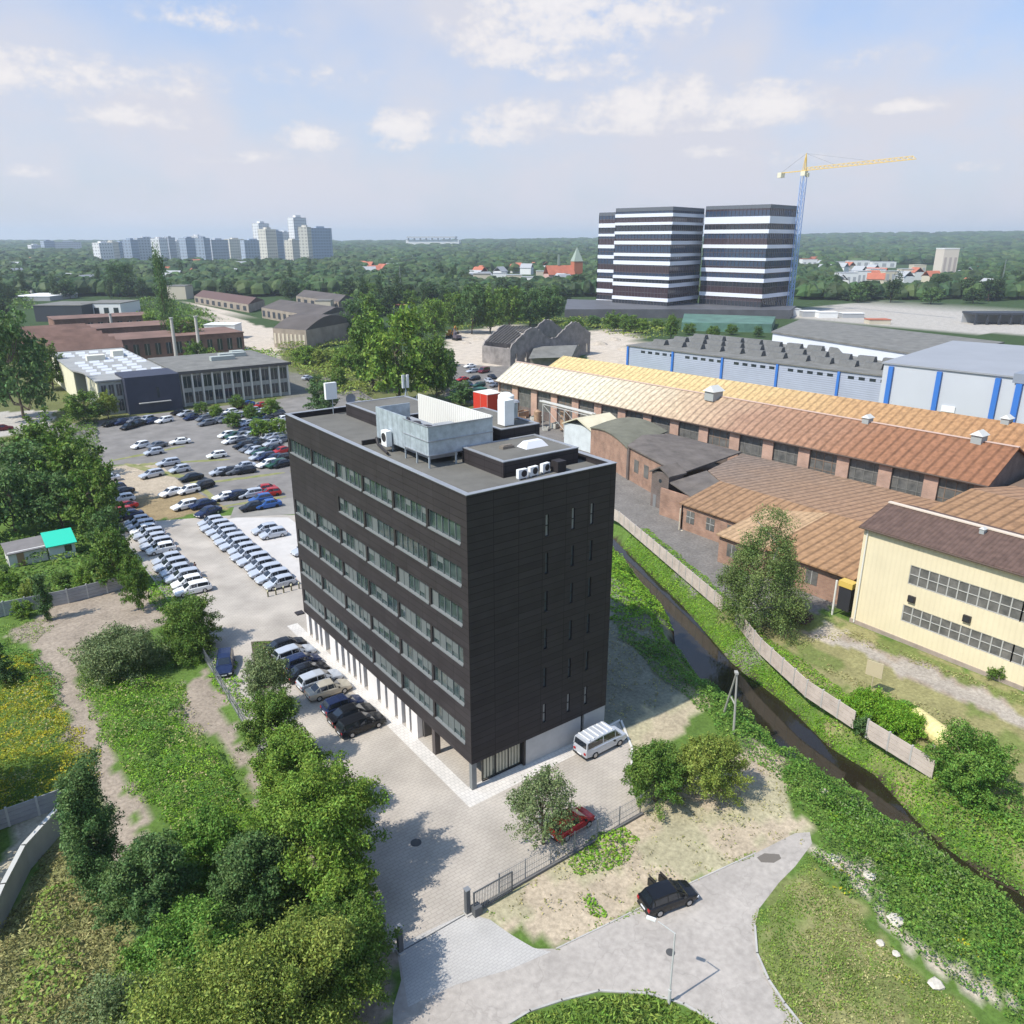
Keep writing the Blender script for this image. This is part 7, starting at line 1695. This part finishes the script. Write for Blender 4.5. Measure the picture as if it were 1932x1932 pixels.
for i, (u, v, w_, vt, k) in enumerate(((1085,622,34,596,'mid'),(1120,618,30,594,'dark'),(1210,628,30,600,'bright'),(1240,624,26,600,'mid'),(1300,632,24,608,'mid'),(1380,632,22,610,'mid'),(1430,636,20,614,'dark'))):
    tuv(k, u, v, vt, w_, 'small tree in front of the dark podium, %s of seven from the left' % ORD[i], 'trees at the foot of the striped towers', 'tree', 700+i)
x, y = G(1496,1352); tree('dark bush filling the gap in the concrete slab fence', *(34.0,-14.8), -.2, 'bush', 1.1, 2.3, 'dark', 1500, .22, 91, name='dark_bush', cat='bush')
rh = random.Random(12); hl = []
for (ua, ub, va, vb_, n_) in ((684,765,500,528,8),(885,1060,512,546,12),(1512,1570,498,520,4),(1580,1760,500,556,14),(1800,1925,515,560,6),(30,170,500,548,6),(260,480,505,545,7),(1050,1100,520,548,3)):
    for q in range(n_): hl.append((rh.uniform(ua,ub), rh.uniform(va,vb_)))
hl.sort()
PHM = {}
def house_mesh(kind):
    if kind in PHM: return PHM[kind]
    wm_, rm = [(wht,redr),(wht,gr_),(tan_,redr),(tan_,gr_)][kind]
    a = MB().box(-6,6,-4.5,4.5,0,7).build('wall', wm_); b = MB().gable(-6,6,-4.5,4.5,7,11,'x',.4).build('roof', rm)
    PHM[kind] = (a.data, b.data); bpy.data.objects.remove(a); bpy.data.objects.remove(b); return PHM[kind]
for i, (u, v) in enumerate(hl):
    k = rh.choice((0,1,1,2,3)); x, y = G(u, v); t = thing('house', 'small %s house with a %s pitched roof among the distant trees' % (('white','white','cream','cream')[k], ('red','grey','red','grey')[k]), 'house', (x,y,6), rh.uniform(0,3.1), 'small houses among the distant trees')
    for nm, m_ in zip(('wall','roof'), house_mesh(k)): o = bpy.data.objects.new(nm, m_); COL.objects.link(o); o.parent = t; o.scale = (1,1,1)
    t.location.z = 0; t.scale = (1.25,1.25,1.25)
veg('bank_weeds', 'taller dark growth in clumps on the near bank', [bankL], 22, 2.6, 'mid', .2, 41, lump=3.6, thr=.54, flat=.9)
veg('bank_weeds', 'pale greyish weeds mixed into the near bank', [bankL], 16, 1.9, 'grey', .18, 42, lump=2.2, thr=.5, flat=.9)

# the ground just outside the view carries on in the same way
re_ = random.Random(77)
for i in range(26):
    u = re_.uniform(-420,-60) if i < 16 else re_.uniform(2000,2300); v = re_.uniform(700,1900); x, y = G(u, v)
    if not (WLp[0][0]-30 < x < 200 and 0): put(re_.choice(('mid','dark','olive','bright')), x, y, re_.uniform(2.5,4.5), re_.uniform(6,11), 'leafy tree standing outside the frame of the photo', 'trees beyond the edges of the view', 'tree', seed=900+i) if u < 0 else None
veg('weeds', 'mixed weeds beyond the lower left edge of the view', [[(-80,1235),(-80,1560),(-160,1850),(-200,2250),(-500,2300),(-420,1300)]], 9, 1.2, 'nettle', .34, 51)
# ------------------------------------------------------------------ fence, gate, lamp, pole, people
fm = mat('fence_metal', (.30,.31,.32), .5, metal=.4); fdark = mat('gate_dark', (.10,.105,.11), .5)
def meshfence(label, pts, h=1.8, step=2.5, name='mesh_fence', cat='fence'):
    t = thing(name, label, cat); w = MB()
    for p, q in zip(pts[:-1], pts[1:]):
        d = Vector((q[0]-p[0], q[1]-p[1])); L_ = d.length; k = max(1, round(L_/step)); a = math.atan2(d.y, d.x)
        n_ = int(L_/.16)
        for i in range(n_): w.cbox((p[0]+d.x*(i+.5)/n_, p[1]+d.y*(i+.5)/n_, h/2+.05), (.014,.014,h), a)
        for z in (.1,.6,1.1,h): w.cbox(((p[0]+q[0])/2, (p[1]+q[1])/2, z), (L_,.02,.025), a)
        for i in range(int(k)+1): MB().cbox((p[0]+d.x*i/k, p[1]+d.y*i/k, h/2+.05), (.07,.07,h+.1), a).build('post', fm, t)
    w.build('mesh', fm, t); return t
meshfence('grey wire mesh fence from the gate past the red car to the round trees', [(-4.6,-10.35),(9.3,-10.35),(12.5,-9.6)])
meshfence('thin wire fence along the left border of the paved yard', [(-12.95,-9.9),(-12.75,10),(-11.0,50)], 1.5, 3)
for i, (x, lb) in enumerate(((-12.5,'dark square gate post at the left, in the shade of the trees'),(-7.3,'dark square gate post at the right of the opening, beside the drive paving'))):
    t = thing('gate_post', lb, 'gate post', (x,-10.4,0), 0, 'posts of the sliding gate')
    MB().box(-.16,.16,-.16,.16,0,2.1).build('post', fdark, t); MB().box(-.2,.2,-.2,.2,2.1,2.16).build('cap', fm, t); MB().box(-.22,.22,-.3,.3,0,.12).build('footing', conc, t)
t = thing('sliding_gate', 'open sliding gate of thin grey bars parked beside the right gate post', 'gate', (-7.0,-10.7,0))
g = MB(); 
for i in range(24): g.box(.1+i*.13,.13+i*.13,-.015,.015,.16,1.8)
g.build('bars', fm, t); MB().box(0,3.3,-.04,.04,.1,.18).box(0,3.3,-.04,.04,1.78,1.86).box(0,.08,-.04,.04,.18,1.78).box(3.22,3.3,-.04,.04,.18,1.78).build('frame', fdark, t)
MB().box(-.1,.5,-.35,.2,0,.7).build('drive_box', fdark, t)
tr = MB().box(-12.3,-7.5,-10.45,-10.37,.013,.03); tag(tr.build('gate_track', fdark), 'dark steel gate track across the drive between the gate posts', 'gate track')
MB_ = MB()
tag(kerb('fence_kerb', [(-7.0,-10.5),(9.4,-10.5)], w=.2, z=.22, m=mat('kerb_dark', (.14,.135,.13), .9)), kind='structure')
# street lamp at the island: the arm leans over the road
lx, ly = G(1262,1893); t = thing('street_lamp', 'slim pale street lamp leaning over the road beside the grass island', 'street lamp', (lx,ly,0))
hx, hy, hz_ = None, None, None
tz = 7.6; kx, ky = G(1327,1850, 5.6); hx2, hy2 = G(1313,1807, 5.9)
MB().tube((0,0,0),(0,0,1.1),.10,.10,10).tube((0,0,1.1),(0,0,5.5),.06,.045,10).build('pole', mat('lamp_grey', (.50,.50,.48), .5), t)
MB().tube((0,0,5.48),(-.5,.9,5.95),.035,.03,8).build('arm', mat('lamp_grey', (.24,.25,.25)), t)
MB().cbox((-.72,1.25,6.0),(.2,.55,.12),.5).build('lamp_head', mat('lamp_white', (.75,.75,.73), .5), t)
# concrete A-pole beside the canal
px_, py_ = G(1384,1384); t = thing('concrete_pole', 'pale concrete A shaped power pole by the canal next to the round trees', 'power pole', (px_,py_,0))
hp_ = HZ(px_, py_, 1271); lgx, lgy = G(1364,1351); lgx -= px_; lgy -= py_
cpm = mat('pole_concrete', (.36,.35,.32), .9)
MB().tube((0,0,0),(-.15,.2,hp_),.12,.08,8).build('leg', cpm, t); MB().tube((lgx,lgy,0),(-.2,.26,hp_-.1),.12,.08,8).build('leg', cpm, t)
MB().tube((lgx*.55,lgy*.55,hp_*.48),(-.08,.1,hp_*.48),.07).build('brace', cpm, t); MB().cbox((-.2,.25,hp_+.05),(.5,.3,.2),.9).build('cap', cpm, t)
# people
skin = mat('skin', (.45,.27,.19), .6); hairm = mat('hair', (.05,.035,.025), .8)
def person(label, x, y, rz, pose, top, bottom, z=0.0, s=1.0):
    t = thing('person', label, 'person', (x,y,z), rz)
    J = pose
    V = [J['pelvis'],J['chest'],J['neck'],J['head'],J['shL'],J['elL'],J['haL'],J['shR'],J['elR'],J['haR'],J['hipL'],J['knL'],J['anL'],J['toL'],J['hipR'],J['knR'],J['anR'],J['toR'],J['crown']]
    Rr = [.155,.165,.06,.085,.075,.05,.032,.075,.05,.032,.095,.065,.045,.035,.095,.065,.045,.035,.08]
    E_ = [(0,1),(1,2),(2,3),(3,18),(1,4),(4,5),(5,6),(1,7),(7,8),(8,9),(0,10),(10,11),(11,12),(12,13),(0,14),(14,15),(15,16),(16,17)]
    me = bpy.data.meshes.new('body'); me.from_pydata(V, E_, []); o = bpy.data.objects.new('body', me); COL.objects.link(o); o.parent = t
    md = o.modifiers.new('skin', 'SKIN'); 
    for i, r in enumerate(Rr): me.skin_vertices[0].data[i].radius = (r, r*(.72 if i in (0,1) else 1)); 
    me.skin_vertices[0].data[0].use_root = True
    sb = o.modifiers.new('sub', 'SUBSURF'); sb.levels = 1; sb.render_levels = 2
    dg = bpy.context.evaluated_depsgraph_get(); ev = o.evaluated_get(dg); nm = bpy.data.meshes.new_from_object(ev); o.modifiers.clear(); o.data = nm
    nm.materials.clear(); nm.materials.append(skin); nm.materials.append(top); nm.materials.append(bottom)
    pz = J['pelvis'][2]; nz_ = J['neck'][2]
    for p in nm.polygons:
        c = p.center; p.use_smooth = True
        if c.z > nz_+.0 : p.material_index = 0
        elif c.z > pz+.0: p.material_index = 1
        else: p.material_index = 2
        dh = min((Vector(J['haL'])-c).length, (Vector(J['haR'])-c).length)
        if dh < .12: p.material_index = 0
    h = Vector(J['crown']); hb_ = MB(); vs = []; n_ = 10
    for l, (zz, k) in enumerate(((-.05,1.06),(.05,1.06),(.1,.6))):
        for j in range(n_): a = 2*PI*j/n_; vs.append((h.x+.1*k*math.cos(a)-.012, h.y+.1*k*math.sin(a), h.z+zz))
    hb_.add(vs, [tuple(range(n_))[::-1], tuple(range(2*n_,3*n_))]+[(l*n_+j,l*n_+(j+1)%n_,(l+1)*n_+(j+1)%n_,(l+1)*n_+j) for l in range(2) for j in range(n_)]).build('hair', hairm, t, smooth=True)
    return t
stand = dict(pelvis=(0,0,.95),chest=(0,0,1.28),neck=(0,0,1.49),head=(.01,0,1.60),crown=(.01,0,1.70),shL=(0,.19,1.40),elL=(.0,.25,1.12),haL=(.08,.24,.86),shR=(0,-.19,1.40),elR=(0,-.25,1.12),haR=(.08,-.24,.86),
     hipL=(0,.09,.88),knL=(.02,.1,.48),anL=(0,.1,.08),toL=(.16,.11,.04),hipR=(0,-.09,.88),knR=(.02,-.1,.48),anR=(0,-.1,.08),toR=(.16,-.11,.04))
walk = dict(stand); walk.update(knL=(.16,.09,.5),anL=(.2,.09,.09),toL=(.36,.1,.06),knR=(-.06,-.09,.48),anR=(-.26,-.09,.12),toR=(-.12,-.1,.04),elL=(-.12,.24,1.13),haL=(-.08,.24,.88),elR=(.12,-.24,1.13),haR=(.28,-.22,.95))
dk = mat('cloth_dark', (.035,.035,.045), .9); lt = mat('cloth_pale', (.50,.46,.38), .9); jn = mat('cloth_jeans', (.06,.08,.13), .9)
x, y = G(370,1083); person('person in dark top walking across the paved yard between the rows of silver cars', x, y, -1.2, walk, mat('cloth_maroon', (.10,.03,.03), .9), lt)
# statue like pale stump by the thicket
x, y = G(668,1888); t = thing('garden_figure', 'small pale weathered figure shaped stump under the trees at the bottom of the photo', 'stump', (x,y,0), .4)
MB().tube((0,0,0),(0,0,.5),.24,.17,9).tube((0,0,.5),(.03,0,1.0),.17,.2,9).tube((.03,0,1.0),(.03,0,1.2),.2,.07,9).build('trunk', mat('stump_pale', (.48,.44,.37), .9, var=.2, vscale=4), t); MB().tube((.03,0,.85),(.5,.1,1.15),.07,.04,7).build('branch', mat('stump_pale', (.48,.44,.37)), t)
# grey concrete wall at the lower left and the fences above it
wallp = [G(*p) for p in ((-10,1780),(18,1715),(55,1640),(90,1600),(137,1545))]
t = thing('concrete_wall', 'curving plain grey concrete wall in the lower left corner', 'wall')
gwm = mat('wall_grey', (.36,.355,.34), .9, var=.12, vscale=.5, bump=.2, bscale=3); w = MB(); c = MB()
for p, q in zip(wallp[:-1], wallp[1:]):
    d = Vector((q[0]-p[0], q[1]-p[1])); a = math.atan2(d.y, d.x); w.cbox(((p[0]+q[0])/2,(p[1]+q[1])/2,1.05), (d.length+.1,.24,2.1), a); c.cbox(((p[0]+q[0])/2,(p[1]+q[1])/2,2.16), (d.length+.1,.34,.12), a)
w.build('wall', gwm, t); c.build('coping', mat('coping', (.5,.49,.46), .9), t)
fs_ = mat('old_slab', (.34,.335,.34), .9, var=.15, vscale=.6, bump=.2, bscale=3)
slabfence('grey concrete panel fence running to the left edge behind the curving wall', [G(135,1515), G(75,1538), G(-40,1580)], 1.7, fs_, postm=mat('post_pale', (.5,.49,.46), .9))
slabfence('long pale grey garden wall of concrete panels left of the yard, beyond the dirt slope', [G(238,1110), G(130,1138), G(10,1162), G(-80,1185)], 1.9, fs_, postm=mat('post_pale', (.5,.49,.46)))
# allotment sheds
t = thing('garden_shed', 'long grey roofed garden shed with a pale wall at the left edge', 'shed', (*G(15,1062), 0), -.05)
a_, b_ = Vector(G(20,1072)), Vector(G(92,1056)); d = b_-a_; t.location = (a_.x, a_.y, 0); t.rotation_euler = (0,0,math.atan2(d.y, d.x)); Lg = d.length
MB().box(0,Lg,0,3.2,0,2.2).build('wall', mat('shed_pale', (.62,.60,.57), .8, var=.1), t); MB().slab([(-.2,-.3,2.1),(Lg+.2,-.3,2.1),(Lg+.2,3.5,2.75),(-.2,3.5,2.75)],.1).build('roof', mat('shed_grey_roof', (.20,.185,.18), .9, var=.1), t); MB().box(1,1.9,-.05,-.002,0,1.95).build('door', mat('shed_door', (.35,.22,.14), .8), t)
a_, b_ = Vector(G(96,1058)), Vector(G(145,1048)); d = b_-a_; t = thing('garden_shed', 'small garden shed with a bright turquoise roof, right of the grey roofed one', 'shed', (a_.x, a_.y, 0), math.atan2(d.y, d.x)); Lg = d.length
MB().box(0,Lg,0,3.4,0,2.3).build('wall', mat('shed_white', (.62,.64,.66), .8), t); MB().slab([(-.3,-.5,2.25),(Lg+.3,-.5,2.25),(Lg+.3,3.8,3.2),(-.3,3.8,3.2)],.12).build('roof', mat('turquoise_roof', (.03,.52,.36), .6), t); MB().box(Lg*.6,Lg*.6+.9,-.05,-.002,.9,1.9).build('window', dglass, t)
# yellow rails at the end of the middle row
for i in range(5):
    x = -.2+i*1.05; t = thing('bollard', 'short yellow topped bollard, %s from the left at the near end of the middle row' % ORD[i], 'bollard', (x,47.3,0), 0, 'bollards at the end of the car row')
    MB().tube((0,0,0),(0,0,.75),.09,.09,10).build('post', mat('bollard_dark', (.12,.11,.06), .6), t); MB().tube((0,0,.752),(0,0,.95),.09,.09,10).build('band', mat('bollard_pale', (.7,.66,.4), .6), t)
t = thing('pallet', 'pale pallet lying beside the person in the yard', 'pallet', (*G(380,1093), .02), .4)
for i in range(5): MB().box(-.6,.6,-.5+i*.22,-.38+i*.22,.1,.13).build('slat', mat('pallet_wood', (.5,.42,.28), .9), t)
MB().box(-.6,-.5,-.5,.5,0,.1).box(.5,.6,-.5,.5,0,.1).build('bearer', mat('pallet_wood', (.5,.42,.28)), t)
# manhole in the tree's shade
x, y = G(785,1590); tag(MB().tube((x,y,.012),(x,y,.03),.42,.42,20).build('manhole_cover', mat('iron', (.08,.08,.08), .7)), 'round dark manhole cover in the yard where the big tree throws its shade', 'manhole cover')
x, y = G(1265,1797); tag(MB().tube((x,y,.008),(x,y,.024),.3,.3,20).build('manhole_cover', mat('iron', (.08,.08,.08))), 'small dark manhole cover in the road below the black car', 'manhole cover')
# excavators and clutter on the pale plot
for i, (u, v, c_, lb) in enumerate(((850,637,(.55,.25,.04),'orange excavator on the left of the sandy plot'),(862,642,(.12,.10,.12),'dark excavator next to the orange one'))):
    x, y = G(u, v); t = thing('excavator', lb, 'excavator', (x,y,0), .5+i); m_ = mat('exc%d' % i, c_, .6); m_.name = 'machine_paint'
    MB().box(-2.2,2.2,-1.4,-.8,0,1).box(-2.2,2.2,.8,1.4,0,1).build('track', tyre, t); MB().box(-2,1.5,-1.3,1.3,1.1,2.4).box(-.2,1.3,.1,1.2,2.4,3.6).build('cab', m_, t)
    MB().tube((1,-.4,2),(4,-.4,5),.3,.25,6).tube((4,-.4,5),(6.4,-.4,2),.25,.2,6).build('boom', m_, t); MB().box(6,6.9,-.9,.1,1,2).build('bucket', tyre, t)
rr = random.Random(8)
for i, (u, v) in enumerate(((880,648),(905,641),(925,652),(945,640),(1130,650),(1160,642),(1180,660))):
    x, y = G(u, v); r = 1.2+rr.random()*1.6; m_ = MB(); vs = []
    for zl, k in ((0,1.5),(.5,1.0),(.9,.4)):
        for j in range(9): a = 2*PI*j/9; q = r*k*rr.uniform(.8,1.2); vs.append((x+q*math.cos(a), y+q*math.sin(a), r*.6*zl))
    m_.add(vs, [tuple(range(9))[::-1], tuple(range(18,27))]+[(l*9+j,l*9+(j+1)%9,l*9+9+(j+1)%9,l*9+9+j) for l in range(2) for j in range(9)])
    tag(m_.build('rubble_heap', mat('rubble', (.42,.36,.29), .95, var=.2, vscale=1)), '%s rubble heap on the sandy plots around the ruin, counted from the left' % ORD[i], 'rubble heap', 'rubble heaps')
# ------------------------------------------------------------------ the air
hz = MB().box(-9000, 12000, -200, 14500, -4.2, 190)
o = hz.build('haze', None) if False else None
me = bpy.data.meshes.new('haze'); me.from_pydata(hz.v, [], hz.f); ho = bpy.data.objects.new('haze', me); COL.objects.link(ho); ho['kind'] = 'stuff'; ho['label'] = 'thin pale summer haze over the whole district'; ho['category'] = 'haze'
hm = bpy.data.materials.new('haze'); hm.use_nodes = True; nt = hm.node_tree; nt.nodes.clear()
out = nt.nodes.new('ShaderNodeOutputMaterial'); pv = nt.nodes.new('ShaderNodeVolumePrincipled'); pv.inputs['Color'].default_value = (.78,.87,1,1); pv.inputs['Density'].default_value = .00012; pv.inputs['Anisotropy'].default_value = .2
nt.links.new(pv.outputs[0], out.inputs['Volume']); me.materials.append(hm)
